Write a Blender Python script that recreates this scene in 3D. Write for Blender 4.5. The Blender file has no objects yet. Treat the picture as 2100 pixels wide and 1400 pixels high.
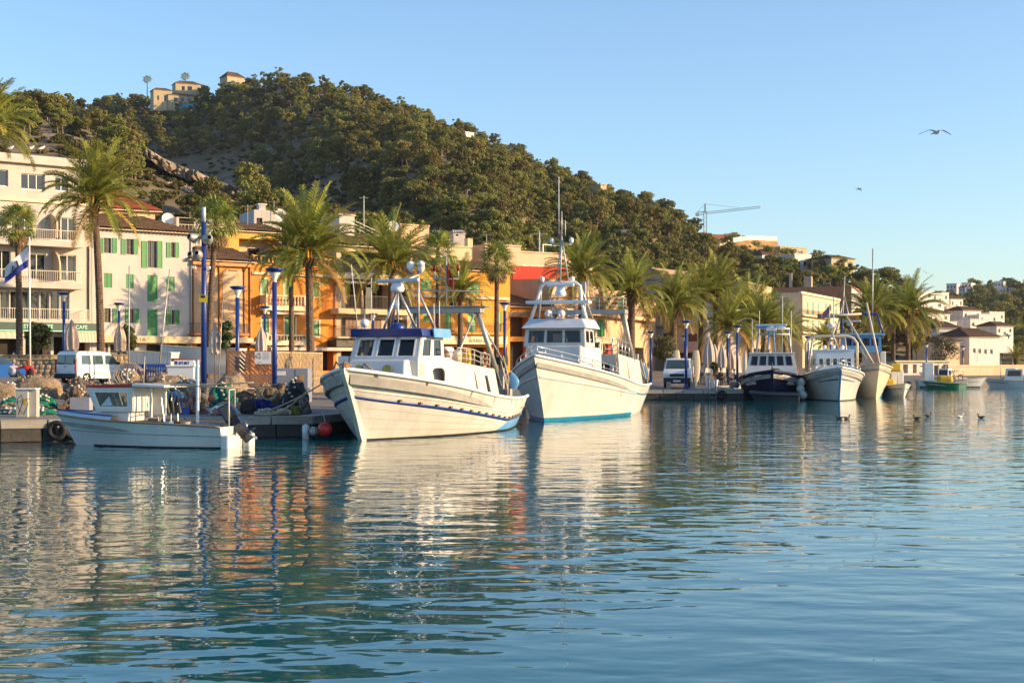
import bpy, bmesh, math, random
import numpy as np
from mathutils import Vector, Matrix, noise
R = math.radians
random.seed(7)
sc = bpy.context.scene
COL = sc.collection
# ------------------------------------------------------------------ camera
F, CX, HY, EYE = 3000.0, 1050.0, 745.0, 2.5      # focal length in photo pixels, centre column, horizon row, eye height
cam_d = bpy.data.cameras.new('camera')
cam = bpy.data.objects.new('camera', cam_d); COL.objects.link(cam)
cam.location = (0, 0, EYE); cam.rotation_euler = (R(90), 0, 0)
cam_d.sensor_width = 36.0; cam_d.lens = 36.0*F/2100.0
cam_d.shift_y = (HY-700.0)/2100.0
cam_d.clip_start = 0.5; cam_d.clip_end = 6000
sc.camera = cam
# ------------------------------------------------------------------ sky and sun
SUN_EL, SUN_AZ = R(15.0), R(100.0)                 # azimuth clockwise from +Y (the view direction): the sun stands to the right
world = bpy.data.worlds.new('World'); sc.world = world; world.use_nodes = True
wn = world.node_tree.nodes; wl = world.node_tree.links
for n in list(wn): wn.remove(n)
sky = wn.new('ShaderNodeTexSky'); sky.sky_type = 'NISHITA'; sky.sun_disc = False
sky.sun_elevation = SUN_EL; sky.sun_rotation = SUN_AZ
sky.altitude = 0; sky.air_density = 1.0; sky.dust_density = 0.7; sky.ozone_density = 3.4
bg = wn.new('ShaderNodeBackground'); bg.inputs['Strength'].default_value = 0.15
wo = wn.new('ShaderNodeOutputWorld')
wl.new(sky.outputs[0], bg.inputs[0]); wl.new(bg.outputs[0], wo.inputs[0])
sun_d = bpy.data.lights.new('sun', 'SUN'); sun_d.energy = 5.0; sun_d.angle = R(0.55); sun_d.color = (1.0, 0.695, 0.37)
sun = bpy.data.objects.new('sun', sun_d); COL.objects.link(sun)
SD = Vector((math.sin(SUN_AZ)*math.cos(SUN_EL), math.cos(SUN_AZ)*math.cos(SUN_EL), math.sin(SUN_EL)))
sun.rotation_euler = SD.to_track_quat('Z', 'Y').to_euler()
vs = sc.view_settings
vs.view_transform = 'Standard'; vs.look = 'None'; vs.gamma = 1.0; vs.use_curve_mapping = False
vs.exposure = 0.82
sc.render.engine = 'CYCLES'
sc.cycles.use_denoising = True
sc.cycles.max_bounces = 6; sc.cycles.diffuse_bounces = 3; sc.cycles.glossy_bounces = 3
sc.cycles.transmission_bounces = 3; sc.cycles.transparent_max_bounces = 6
sc.cycles.caustics_reflective = False; sc.cycles.caustics_refractive = False
sc.cycles.sample_clamp_indirect = 6.0

# ------------------------------------------------------------------ helpers
def W(px, py, Y):                                   # the world point seen at a photo pixel, Y metres away
    return Vector(((px-CX)/F*Y, Y, EYE-(py-HY)/F*Y))
def S(px, Y): return px/F*Y                         # photo pixels to metres at that distance

class MB:
    def __init__(s, M=None): s.v = []; s.f = []; s.m = []; s.c = 0; s.M = M
    def mat(s, i): s.c = i; return s
    def add(s, vs, fs):
        o = len(s.v)
        if s.M is not None: s.v += [tuple(s.M @ Vector(p)) for p in vs]
        else: s.v += [tuple(p) for p in vs]
        s.f += [tuple(i+o for i in f) for f in fs]; s.m += [s.c]*len(fs); return s
    def box(s, x0, x1, y0, y1, z0, z1):
        return s.add([(x0,y0,z0),(x1,y0,z0),(x1,y1,z0),(x0,y1,z0),(x0,y0,z1),(x1,y0,z1),(x1,y1,z1),(x0,y1,z1)],
                     [(3,2,1,0),(4,5,6,7),(0,1,5,4),(1,2,6,5),(2,3,7,6),(3,0,4,7)])
    def hexa(s, b, t):                              # 4 bottom points, 4 top points
        return s.add(list(b)+list(t), [(3,2,1,0),(4,5,6,7),(0,1,5,4),(1,2,6,5),(2,3,7,6),(3,0,4,7)])
    def bar(s, p0, p1, w, h=None):
        p0, p1 = Vector(p0), Vector(p1); h = h or w; d = (p1-p0)
        if d.length < 1e-6: return s
        d.normalize(); up = Vector((0,0,1)) if abs(d.z) < 0.95 else Vector((1,0,0))
        a = d.cross(up).normalized()*w/2; b = a.cross(d).normalized()*h/2
        return s.hexa([p0-a-b, p0+a-b, p0+a+b, p0-a+b], [p1-a-b, p1+a-b, p1+a+b, p1-a+b])
    def tube(s, pts, r, n=6, cap=True):
        pts = [Vector(p) for p in pts]; k = len(pts); rs = r if isinstance(r, (list, tuple)) else [r]*k
        vs, fs = [], []; ref = None
        for i, p in enumerate(pts):
            d = (pts[min(i+1,k-1)]-pts[max(i-1,0)])
            d = d.normalized() if d.length > 1e-9 else Vector((0,0,1))
            if ref is None: ref = d.orthogonal().normalized()
            a = (ref-d*ref.dot(d)); a = a.normalized() if a.length > 1e-6 else d.orthogonal().normalized()
            ref = a; b = d.cross(a)
            for j in range(n):
                t = 2*math.pi*j/n; vs.append(p+(a*math.cos(t)+b*math.sin(t))*rs[i])
        for i in range(k-1):
            for j in range(n):
                q = (j+1) % n; fs.append((i*n+j, i*n+q, (i+1)*n+q, (i+1)*n+j))
        if cap: fs.append(tuple(range(n-1,-1,-1))); fs.append(tuple((k-1)*n+j for j in range(n)))
        return s.add(vs, fs)
    def lathe(s, prof, n=16, c=(0,0,0), cap=True):
        vs, fs = [], []
        for (r, z) in prof:
            for j in range(n):
                t = 2*math.pi*j/n; vs.append((c[0]+r*math.cos(t), c[1]+r*math.sin(t), c[2]+z))
        for i in range(len(prof)-1):
            for j in range(n):
                q = (j+1) % n; fs.append((i*n+j, i*n+q, (i+1)*n+q, (i+1)*n+j))
        if cap: fs.append(tuple(range(n-1,-1,-1))); fs.append(tuple((len(prof)-1)*n+j for j in range(n)))
        return s.add(vs, fs)
    def ball(s, c, r, n=12, m=8, sq=(1,1,1)):
        vs, fs = [], []
        for i in range(m+1):
            p = math.pi*i/m
            for j in range(n):
                t = 2*math.pi*j/n
                vs.append((c[0]+r*sq[0]*math.sin(p)*math.cos(t), c[1]+r*sq[1]*math.sin(p)*math.sin(t), c[2]-r*sq[2]*math.cos(p)))
        for i in range(m):
            for j in range(n):
                q = (j+1) % n; fs.append((i*n+j, i*n+q, (i+1)*n+q, (i+1)*n+j))
        return s.add(vs, fs)
    def prism(s, poly, y0, y1):                     # poly in the xz plane, extruded along y
        n = len(poly); vs = [(x,y0,z) for x,z in poly]+[(x,y1,z) for x,z in poly]
        fs = [tuple(range(n)), tuple(range(2*n-1,n-1,-1))]+[(i+n,(i+1)%n+n,(i+1)%n,i) for i in range(n)]
        return s.add(vs, fs)
    def slab(s, poly, z0, z1):                      # poly in the xy plane, extruded up
        n = len(poly); vs = [(x,y,z0) for x,y in poly]+[(x,y,z1) for x,y in poly]
        fs = [tuple(range(n-1,-1,-1)), tuple(range(n,2*n))]+[(i,(i+1)%n,(i+1)%n+n,i+n) for i in range(n)]
        return s.add(vs, fs)
    def quad(s, a, b, c, d): return s.add([a,b,c,d], [(0,1,2,3)])
    def grid(s, P, close=False):
        k, n = len(P), len(P[0]); vs = [p for row in P for p in row]; fs = []
        for i in range(k-1):
            for j in range(n if close else n-1):
                q = (j+1) % n; fs.append((i*n+j, i*n+q, (i+1)*n+q, (i+1)*n+j))
        return s.add(vs, fs)
    def mesh(s, name, mats, smooth=False):
        me = bpy.data.meshes.new(name); me.from_pydata(s.v, [], s.f)
        mats = mats if isinstance(mats, (list, tuple)) else [mats]
        for m in mats: me.materials.append(m)
        if len(mats) > 1: me.polygons.foreach_set('material_index', s.m)
        if smooth: me.polygons.foreach_set('use_smooth', [True]*len(me.polygons))
        me.update(); return me
    def build(s, name, mats, parent=None, smooth=False, bevel=0, seg=2, **kw):
        o = bpy.data.objects.new(name, s.mesh(name, mats, smooth)); COL.objects.link(o)
        if parent is not None: o.parent = parent
        if bevel:
            b = o.modifiers.new('bevel', 'BEVEL'); b.width = bevel; b.segments = seg; b.limit_method = 'ANGLE'; b.angle_limit = R(40)
        tag(o, **kw); return o
def smooth_by_angle(o, a=35):
    me = o.data
    me.polygons.foreach_set('use_smooth', [True]*len(me.polygons))
    bm = bmesh.new(); bm.from_mesh(me)
    bmesh.ops.recalc_face_normals(bm, faces=bm.faces)
    for e in bm.edges:
        if len(e.link_faces) == 2 and e.calc_face_angle(0) > R(a): e.smooth = False
    bm.to_mesh(me); bm.free(); return o
def tag(o, label=None, cat=None, group=None, kind=None):
    if label: o['label'] = label
    if cat: o['category'] = cat
    if group: o['group'] = group
    if kind: o['kind'] = kind
    return o
def thing(name, label, cat, loc=(0,0,0), rotz=0, group=None):
    o = bpy.data.objects.new(name, None); COL.objects.link(o); o.empty_display_size = 0.3
    o.location = loc; o.rotation_euler = (0,0,rotz); return tag(o, label, cat, group)
def link(name, me, parent=None, loc=(0,0,0), rot=(0,0,0), scale=(1,1,1)):
    o = bpy.data.objects.new(name, me); COL.objects.link(o); o.parent = parent
    o.location = loc; o.rotation_euler = rot; o.scale = scale; return o

# ------------------------------------------------------------------ materials
MATS = {}
def mat(name, col, rough=0.6, var=0.15, scale=3.0, bump=0.0, bscale=None, metal=0.0, spec=0.5, objvar=0.0, stain=None, detail=5, alpha=None, sub=0.0, coat=0.0):
    if name in MATS: return MATS[name]
    m = bpy.data.materials.new(name); m.use_nodes = True
    nt = m.node_tree; N = nt.nodes; L = nt.links; P = N['Principled BSDF']
    P.inputs['Roughness'].default_value = rough; P.inputs['Metallic'].default_value = metal
    P.inputs['Specular IOR Level'].default_value = spec
    if coat: P.inputs['Coat Weight'].default_value = coat
    tc = N.new('ShaderNodeTexCoord')
    nz = N.new('ShaderNodeTexNoise'); nz.inputs['Scale'].default_value = scale; nz.inputs['Detail'].default_value = detail; nz.inputs['Roughness'].default_value = 0.6
    L.new(tc.outputs['Object'], nz.inputs['Vector'])
    cr = N.new('ShaderNodeMapRange'); cr.inputs[1].default_value = 0.3; cr.inputs[2].default_value = 0.7
    cr.inputs[3].default_value = 1-var; cr.inputs[4].default_value = 1+var*0.6
    L.new(nz.outputs['Fac'], cr.inputs[0])
    mx = N.new('ShaderNodeMix'); mx.data_type = 'RGBA'; mx.blend_type = 'MULTIPLY'; mx.inputs[0].default_value = 1
    mx.inputs[6].default_value = (*col, 1); L.new(cr.outputs[0], mx.inputs[7])
    out = mx.outputs[2]
    if stain:                                         # streaks of dirt running down: (colour, amount, scale)
        mp = N.new('ShaderNodeMapping'); mp.inputs['Scale'].default_value = (stain[2], stain[2], stain[2]*0.18)
        L.new(tc.outputs['Object'], mp.inputs[0])
        n2 = N.new('ShaderNodeTexNoise'); n2.inputs['Scale'].default_value = 1.0; n2.inputs['Detail'].default_value = 6; n2.inputs['Roughness'].default_value = 0.65
        L.new(mp.outputs[0], n2.inputs['Vector'])
        r2 = N.new('ShaderNodeMapRange'); r2.inputs[1].default_value = 0.5; r2.inputs[2].default_value = 0.78; r2.inputs[3].default_value = 0; r2.inputs[4].default_value = stain[1]
        L.new(n2.outputs['Fac'], r2.inputs[0])
        m2 = N.new('ShaderNodeMix'); m2.data_type = 'RGBA'; L.new(r2.outputs[0], m2.inputs[0]); L.new(out, m2.inputs[6]); m2.inputs[7].default_value = (*stain[0], 1)
        out = m2.outputs[2]
    if objvar:
        oi = N.new('ShaderNodeObjectInfo')
        hs = N.new('ShaderNodeHueSaturation')
        a = N.new('ShaderNodeMapRange'); a.inputs[3].default_value = 1-objvar; a.inputs[4].default_value = 1+objvar
        L.new(oi.outputs['Random'], a.inputs[0]); L.new(a.outputs[0], hs.inputs['Value'])
        b = N.new('ShaderNodeMath'); b.operation = 'MULTIPLY_ADD'; b.inputs[1].default_value = 7.31; b.inputs[2].default_value = 0.0
        L.new(oi.outputs['Random'], b.inputs[0]); fr = N.new('ShaderNodeMath'); fr.operation = 'FRACT'; L.new(b.outputs[0], fr.inputs[0])
        c = N.new('ShaderNodeMapRange'); c.inputs[3].default_value = 0.5-objvar*0.09; c.inputs[4].default_value = 0.5+objvar*0.07
        L.new(fr.outputs[0], c.inputs[0]); L.new(c.outputs[0], hs.inputs['Hue'])
        L.new(out, hs.inputs['Color']); out = hs.outputs[0]
    L.new(out, P.inputs['Base Color'])
    if bump:
        nb = N.new('ShaderNodeTexNoise'); nb.inputs['Scale'].default_value = bscale or scale*6; nb.inputs['Detail'].default_value = 6
        L.new(tc.outputs['Object'], nb.inputs['Vector'])
        bp = N.new('ShaderNodeBump'); bp.inputs['Strength'].default_value = 1.0; bp.inputs['Distance'].default_value = bump
        L.new(nb.outputs['Fac'], bp.inputs['Height']); L.new(bp.outputs[0], P.inputs['Normal'])
    if sub:                                           # thin leaves let light through
        tr = N.new('ShaderNodeBsdfTranslucent'); L.new(out, tr.inputs['Color'])
        ms = N.new('ShaderNodeMixShader'); ms.inputs[0].default_value = sub
        L.new(P.outputs[0], ms.inputs[1]); L.new(tr.outputs[0], ms.inputs[2])
        L.new(ms.outputs[0], N['Material Output'].inputs['Surface'])
    MATS[name] = m; return m
def glass_mat(name, col=(0.015,0.018,0.02), rough=0.04, spec=0.6):
    m = mat(name, col, rough, var=0.5, scale=1.2, spec=spec); return m
def see_glass(name, tint=(0.75,0.82,0.82), t=0.6):
    if name in MATS: return MATS[name]
    m = bpy.data.materials.new(name); m.use_nodes = True; N = m.node_tree.nodes; L = m.node_tree.links
    N.remove(N['Principled BSDF'])
    g = N.new('ShaderNodeBsdfGlossy'); g.inputs['Roughness'].default_value = 0.03; g.inputs['Color'].default_value = (0.9,0.9,0.9,1)
    tr = N.new('ShaderNodeBsdfTransparent'); tr.inputs['Color'].default_value = (*tint, 1)
    fr = N.new('ShaderNodeFresnel'); fr.inputs['IOR'].default_value = 1.7
    ms = N.new('ShaderNodeMixShader'); L.new(fr.outputs[0], ms.inputs[0]); L.new(tr.outputs[0], ms.inputs[1]); L.new(g.outputs[0], ms.inputs[2])
    L.new(ms.outputs[0], N['Material Output'].inputs['Surface']); MATS[name] = m; return m

white_paint = mat('white_paint', (0.78,0.77,0.74), 0.35, 0.05, 1.5)
white_plas = mat('white_plastic', (0.75,0.75,0.74), 0.4, 0.04, 2)
black_plas = mat('black_plastic', (0.015,0.015,0.016), 0.5, 0.2, 5)
rubber = mat('rubber', (0.02,0.02,0.02), 0.8, 0.2, 8)
steel = mat('steel', (0.55,0.55,0.53), 0.35, 0.2, 4, metal=0.9)
galv = mat('galvanised', (0.42,0.41,0.38), 0.5, 0.25, 4, metal=0.5)
dark_metal = mat('dark_metal', (0.05,0.045,0.04), 0.55, 0.3, 6, metal=0.4)
wood = mat('wood', (0.22,0.11,0.05), 0.65, 0.3, 6)
glass_dark = glass_mat('dark_glass')
blue_post = mat('blue_post_paint', (0.010,0.040,0.20), 0.35, 0.12, 3)
concrete = mat('concrete', (0.33,0.30,0.26), 0.85, 0.25, 1.2, 0.01, 12, stain=((0.16,0.14,0.11),0.5,1.0))
# ================================================================== THE SETTING
# ------------------------------------------------------------------ quay edge and ground height
EDGE = [(-120,-6),(-40,36.5),(-16.2,46.3),(-6.8,50.0),(-4.2,60.0),(1.5,80.0),(9.0,100.5),(15.9,100.5),(16.2,118.0),(30,130),(46,160),(58,166),(90,190),(160,250),(420,330)]
EX = np.array([p[0] for p in EDGE], float); EY = np.array([p[1] for p in EDGE], float)
QZ = 0.68
def edge_dist(x, y):
    x = np.asarray(x, float); y = np.asarray(y, float); best = np.full(np.broadcast(x,y).shape, 1e9)
    for i in range(len(EDGE)-1):
        ax, ay = EDGE[i]; bx, by = EDGE[i+1]; dx, dy = bx-ax, by-ay
        t = np.clip(((x-ax)*dx+(y-ay)*dy)/(dx*dx+dy*dy), 0, 1)
        best = np.minimum(best, np.hypot(x-ax-t*dx, y-ay-t*dy))
    return best
def gz(x, y):
    d = edge_dist(x, y); return float(np.clip(QZ+0.03*np.maximum(0, d-1.0), QZ, 1.75))
def on(px, Y): x = (px-CX)/F*Y; return Vector((x, Y, gz(x, Y)))

# water
def water_mat():
    m = bpy.data.materials.new('harbour_water'); m.use_nodes = True; N = m.node_tree.nodes; L = m.node_tree.links; P = N['Principled BSDF']
    P.inputs['Base Color'].default_value = (0.0,0.088,0.108,1); P.inputs['Roughness'].default_value = 0.02; P.inputs['IOR'].default_value = 1.40
    tc = N.new('ShaderNodeTexCoord')
    prev = None
    def octave(sx, sy, rot, detail, dist, dim=0.5, warp=0.0):
        nonlocal prev
        mp = N.new('ShaderNodeMapping'); mp.inputs['Scale'].default_value = (sx, sy, 1); mp.inputs['Rotation'].default_value = (0,0,R(rot))
        L.new(tc.outputs['Object'], mp.inputs[0])
        nz = N.new('ShaderNodeTexNoise'); nz.noise_dimensions = '2D'; nz.inputs['Scale'].default_value = 1.0; nz.inputs['Detail'].default_value = detail; nz.inputs['Roughness'].default_value = dim; nz.inputs['Distortion'].default_value = warp
        L.new(mp.outputs[0], nz.inputs['Vector'])
        bp = N.new('ShaderNodeBump'); bp.inputs['Strength'].default_value = 1.0; bp.inputs['Distance'].default_value = dist
        L.new(nz.outputs['Fac'], bp.inputs['Height'])
        if prev is not None: L.new(prev, bp.inputs['Normal'])
        prev = bp.outputs[0]
    octave(0.40, 0.65, 5, 1, 0.022)
    octave(1.05, 1.7, -6, 1.5, 0.0165, 0.4, 0.25)
    octave(3.2, 4.6, 9, 1, 0.0026)
    L.new(prev, P.inputs['Normal'])
    return m
MB().quad((-1800,-120,0),(1800,-120,0),(1800,2600,0),(-1800,2600,0)).build('water', water_mat(), kind='structure')

# quay paving: columns of constant x running inland from the edge
asphalt = mat('quay_paving', (0.20,0.175,0.145), 0.85, 0.25, 0.35, 0.006, 9, stain=((0.10,0.09,0.08),0.6,0.3))
xs = sorted(set([round(v,2) for v in np.arange(-80,160.1,1.5)]+[p[0] for p in EDGE if -80 < p[0] < 160]))
ye = np.interp(xs, EX, EY); rows = np.concatenate([[0,0.6,1.0,2,4], np.arange(7,60,4), [70,90,120,160,220]])
vv, ff = [], []
for i, x in enumerate(xs):
    for r in rows:
        y = ye[i]+r; vv.append((x, y, 0))
va = np.array(vv); d = edge_dist(va[:,0], va[:,1]); va[:,2] = np.clip(QZ+0.03*np.maximum(0,d-1.0), QZ, 1.75)
nr = len(rows)
for i in range(len(xs)-1):
    for j in range(nr-1): ff.append((i*nr+j, (i+1)*nr+j, (i+1)*nr+j+1, i*nr+j+1))
g = MB(); g.v = [tuple(p) for p in va]; g.f = ff; g.m = [0]*len(ff); g.build('quay', asphalt, kind='structure', smooth=True)
# quay wall: a solid core below the edge plus the stone blocks one can see
qw = MB()
for i in range(len(EDGE)-1):
    (ax,ay),(bx,by) = EDGE[i],EDGE[i+1]
    if bx < -80 or ax > 160: continue
    qw.quad((ax,ay+0.30,-1.5),(bx,by+0.30,-1.5),(bx,by+0.30,QZ-0.02),(ax,ay+0.30,QZ-0.02))
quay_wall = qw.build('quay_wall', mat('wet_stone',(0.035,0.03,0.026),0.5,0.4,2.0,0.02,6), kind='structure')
cap_m = mat('cap_stone', (0.36,0.33,0.28), 0.85, 0.2, 1.5, 0.012, 9, stain=((0.17,0.15,0.12),0.5,1.2), objvar=0.12)
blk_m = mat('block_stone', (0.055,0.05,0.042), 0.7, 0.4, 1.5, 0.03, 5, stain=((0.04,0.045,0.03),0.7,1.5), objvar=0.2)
def block_mesh(l, h, dpt, seed, m):
    b = MB(); rnd = random.Random(seed); b.box(-l/2,l/2,0,dpt,-h/2,h/2)
    b.v = [(x+rnd.uniform(-.012,.012), y+rnd.uniform(-.015,.015), z+rnd.uniform(-.008,.008)) for x,y,z in b.v]
    return b.mesh('block', m)
caps = [block_mesh(1.46,0.26,0.75,i,cap_m) for i in range(3)]
blks = [block_mesh(1.16,0.40,0.40,i+9,blk_m) for i in range(4)]
blk2 = [block_mesh(0.76,0.34,0.40,i+19,blk_m) for i in range(3)]
for i in range(2, 9):
    (ax,ay),(bx,by) = EDGE[i],EDGE[i+1]
    if i in (4,5): continue
    dx, dy = bx-ax, by-ay; Ls = math.hypot(dx,dy); a = math.atan2(dy,dx); n = max(1,round(Ls/1.5))
    for k in range(n):
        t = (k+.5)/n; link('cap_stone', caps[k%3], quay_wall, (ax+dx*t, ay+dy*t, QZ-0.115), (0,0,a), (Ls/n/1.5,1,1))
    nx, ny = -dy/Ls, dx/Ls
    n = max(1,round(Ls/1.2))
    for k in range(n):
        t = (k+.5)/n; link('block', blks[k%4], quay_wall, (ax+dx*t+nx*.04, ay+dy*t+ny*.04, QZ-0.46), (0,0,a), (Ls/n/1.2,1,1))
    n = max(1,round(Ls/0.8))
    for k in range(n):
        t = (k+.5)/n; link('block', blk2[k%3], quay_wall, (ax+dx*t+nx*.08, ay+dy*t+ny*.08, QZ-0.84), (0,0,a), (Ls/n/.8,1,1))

# ------------------------------------------------------------------ hills
T_MAIN = np.array([  # column, crest distance, skyline row (tree tops), foot distance
 (-400,760,230,330),(-150,720,205,330),(0,700,195,330),(200,690,205,330),(300,675,185,330),(430,655,175,330),(580,632,152,320),(700,612,172,300),(800,592,200,280),(900,575,240,250),
 (980,562,272,220),(1060,550,310,205),(1150,532,345,200),(1250,512,386,205),(1350,488,412,225),(1450,462,440,250),(1520,440,488,262),(1590,425,500,268),(1650,412,528,272),(1760,392,558,278),
 (1880,370,588,285),(1950,360,640,290),(2050,350,690,290),(2200,345,720,290),(2500,345,735,290)], float)
T_SPUR = np.array([
 (-400,345,150,160),(-150,342,168,160),(0,340,182,160),(130,335,197,160),(200,330,222,160),(260,325,252,160),(330,315,292,160),(400,308,322,158),(480,297,352,156),(560,287,385,156),(640,276,412,156),
 (720,266,440,158),(800,255,460,160),(900,240,484,164),(1000,225,500,168),(1100,218,525,172),(1200,216,580,186),(1300,214,690,190),(1400,214,760,190),(2500,225,760,200)], float)
_P = np.random.RandomState(3)
def fbm(x, y, s, seed=0, o=4):
    r = np.zeros(np.broadcast(x,y).shape); a = 1.0; rs = np.random.RandomState(seed)
    for i in range(o):
        for _ in range(3):
            th, ph = rs.rand()*6.283, rs.rand()*6.283
            r = r + a/3*np.sin((x*math.cos(th)+y*math.sin(th))*s*2**i+ph+1.3*np.sin((y*math.cos(th)-x*math.sin(th))*s*0.7*2**i+ph*2))
        a *= 0.5
    return r
def hill_z(x, y):
    x = np.asarray(x,float); y = np.asarray(y,float)
    px = CX+F*x/y
    def layer(T, tree, p):
        yc = np.interp(px,T[:,0],T[:,1]); row = np.interp(px,T[:,0],T[:,2]); yb = np.interp(px,T[:,0],T[:,3])
        zc = EYE+(HY-row)*yc/F-tree; zc = np.maximum(zc, 2.0)
        t = (y-yb)/(yc-yb); tt = np.clip(t,0,1)
        z = 1.0+(zc-1.0)*tt**p
        z = np.where(t > 1, zc-(t-1)*zc*1.2, z); z = np.where(t < 0, -3+t, z)
        return z, t
    zm, tm = layer(T_MAIN, np.interp(px,[270,300,425,455,1300,1460,1600,1660,1830,1870],[4.6,8.0,8.0,4.6,4.6,7.5,7.5,3.4,3.4,7.5]), 1.05)
    sp = np.exp(-((px-860)/190.)**2)*30 - np.exp(-((px-480)/130.)**2)*30 + np.exp(-((px-1330)/110.)**2)*9 - np.exp(-((px-1130)/70.)**2)*8
    env = np.clip(tm,0,1)*np.clip(1-tm,0,1)*4
    env = np.clip(tm,0,1)*np.clip(1-tm,0,1)**2*5.5
    zm = zm + sp*env*0.75+ fbm(x,y,0.035,5)*3.2*np.clip(tm*3,0,1)*np.clip(1.15-tm,0,1)
    zs, ts = layer(T_SPUR, 5.5, 0.9)
    zs = zs + fbm(x,y,0.05,9)*1.8*np.clip(ts*3,0,1)*np.clip(1.1-ts,0,1)
    return np.maximum(np.maximum(zm, zs), -4.0)
def hill_mat():
    m = mat('hill_soil', (0.17,0.125,0.065), 0.95, 0.5, 0.12, 0.25, 0.8)
    N = m.node_tree.nodes; L = m.node_tree.links; P = N['Principled BSDF']
    src = P.inputs['Base Color'].links[0].from_socket
    tc = N.new('ShaderNodeTexCoord')
    nz = N.new('ShaderNodeTexNoise'); nz.inputs['Scale'].default_value = 0.035; nz.inputs['Detail'].default_value = 6; nz.inputs['Roughness'].default_value = 0.6; L.new(tc.outputs['Object'], nz.inputs['Vector'])
    mr = N.new('ShaderNodeMapRange'); mr.inputs[1].default_value = 0.54; mr.inputs[2].default_value = 0.62; L.new(nz.outputs['Fac'], mr.inputs[0])
    v = N.new('ShaderNodeTexVoronoi'); v.inputs['Scale'].default_value = 0.5; L.new(tc.outputs['Object'], v.inputs['Vector'])
    cr = N.new('ShaderNodeValToRGB'); cr.color_ramp.elements[0].color = (0.12,0.095,0.07,1); cr.color_ramp.elements[1].color = (0.34,0.29,0.23,1); L.new(v.outputs['Distance'], cr.inputs[0])
    mx = N.new('ShaderNodeMix'); mx.data_type = 'RGBA'; L.new(mr.outputs[0], mx.inputs[0]); L.new(src, mx.inputs[6]); L.new(cr.outputs[0], mx.inputs[7])
    L.new(mx.outputs[2], P.inputs['Base Color']); return m
gx = np.arange(-420,361,4.0); gy = np.arange(150,821,4.0)
XX, YY = np.meshgrid(gx, gy); ZZ = hill_z(XX, YY)
h = MB(); h.v = list(zip(XX.ravel().tolist(),YY.ravel().tolist(),ZZ.ravel().tolist())); nxg = len(gx)
h.f = [(j*nxg+i, j*nxg+i+1, (j+1)*nxg+i+1, (j+1)*nxg+i) for j in range(len(gy)-1) for i in range(nxg-1)]; h.m = [0]*len(h.f)
h.build('hill', hill_mat(), smooth=True, kind='structure')
# far headland beyond the harbour, on the right
T_FAR = np.array([(1500,900,640),(1700,900,625),(1850,900,608),(1920,890,600),(2000,880,583),(2100,870,568),(2250,860,555),(2500,850,560),(2800,850,600)],float)
def far_z(x, y):
    px = CX+F*np.asarray(x)/np.asarray(y)
    yc = np.interp(px,T_FAR[:,0],T_FAR[:,1]); row = np.interp(px,T_FAR[:,0],T_FAR[:,2])
    zc = EYE+(HY-row)*yc/F-7; t = (np.asarray(y)-420)/(yc-420)
    return np.where(t > 1, zc-(t-1)*zc, zc*np.clip(t,-0.1,1)**1.0 if False else zc*np.sign(t)*np.abs(np.clip(t,-.2,1))) + fbm(x,y,0.03,21)*2.0*np.clip(t,0,1)
gx2 = np.arange(110,560,7.0); gy2 = np.arange(410,1060,7.0); X2, Y2 = np.meshgrid(gx2,gy2); Z2 = far_z(X2,Y2)
h = MB(); h.v = list(zip(X2.ravel().tolist(),Y2.ravel().tolist(),Z2.ravel().tolist())); n2 = len(gx2)
h.f = [(j*n2+i, j*n2+i+1, (j+1)*n2+i+1, (j+1)*n2+i) for j in range(len(gy2)-1) for i in range(n2-1)]; h.m = [0]*len(h.f)
h.build('headland', MATS['hill_soil'], smooth=True, kind='structure')

# ------------------------------------------------------------------ pines
needle = mat('pine_needles', (0.205,0.205,0.048), 0.65, 0.45, 0.9, objvar=0.42, spec=0.2, sub=0.25)
bark = mat('pine_bark', (0.28,0.20,0.14), 0.9, 0.3, 3)
def leaf_cloud(rnd, clumps, per, size, flat=0.7):
    """small leaf faces spread over and through a set of clumps; (centre, radius)"""
    C = np.array([c for c,_ in clumps]); rad = np.array([r for _,r in clumps]); n = len(clumps)*per
    rs = np.random.RandomState(rnd.randint(0,10**6))
    idx = np.repeat(np.arange(len(clumps)), per)
    d = rs.normal(size=(n,3)); d /= np.linalg.norm(d,axis=1)[:,None]; d[:,2] *= flat
    rr = rad[idx]*rs.uniform(0.55,1.08,n)**0.7
    pos = C[idx]+d*rr[:,None]
    nrm = d+rs.normal(size=(n,3))*0.55; nrm[:,2] += 0.25; nrm /= np.linalg.norm(nrm,axis=1)[:,None]
    t = np.cross(nrm, rs.normal(size=(n,3))); t /= np.linalg.norm(t,axis=1)[:,None]; b = np.cross(nrm,t)
    s = size*rs.uniform(0.6,1.4,n)[:,None]
    q = np.stack([pos-t*s-b*s*.35, pos+t*s*.2-b*s*.6, pos+t*s+b*s*.3, pos-t*s*.3+b*s*.65],1).reshape(-1,3)
    return q, np.arange(n*4).reshape(-1,4)
def crown_mesh(name, seed, hgt, wid, nclump, per, size, base=0.45, m=None, flat=0.7):
    rnd = random.Random(seed); cl = []
    for i in range(nclump):
        t = rnd.random(); z = hgt*(base+(1-base)*(t**0.8)); env = math.sin(math.pi*min(1,(0.18+0.82*(1-abs(t-0.45)/0.75))*0.5+0.0))
        r = wid*0.5*max(0.25,math.sqrt(max(0.05,1-((t-0.4)/0.68)**2)))*math.sqrt(rnd.random()); a = rnd.random()*6.283
        cl.append(((r*math.cos(a)+rnd.uniform(-.3,.3), r*math.sin(a), z-0.1*hgt), wid*rnd.uniform(0.09,0.20)))
    q, f = leaf_cloud(rnd, cl, per, size, flat)
    me = bpy.data.meshes.new(name); me.from_pydata(q.tolist(), [], f.tolist()); me.materials.append(m or needle); me.update(); return me, cl
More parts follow.
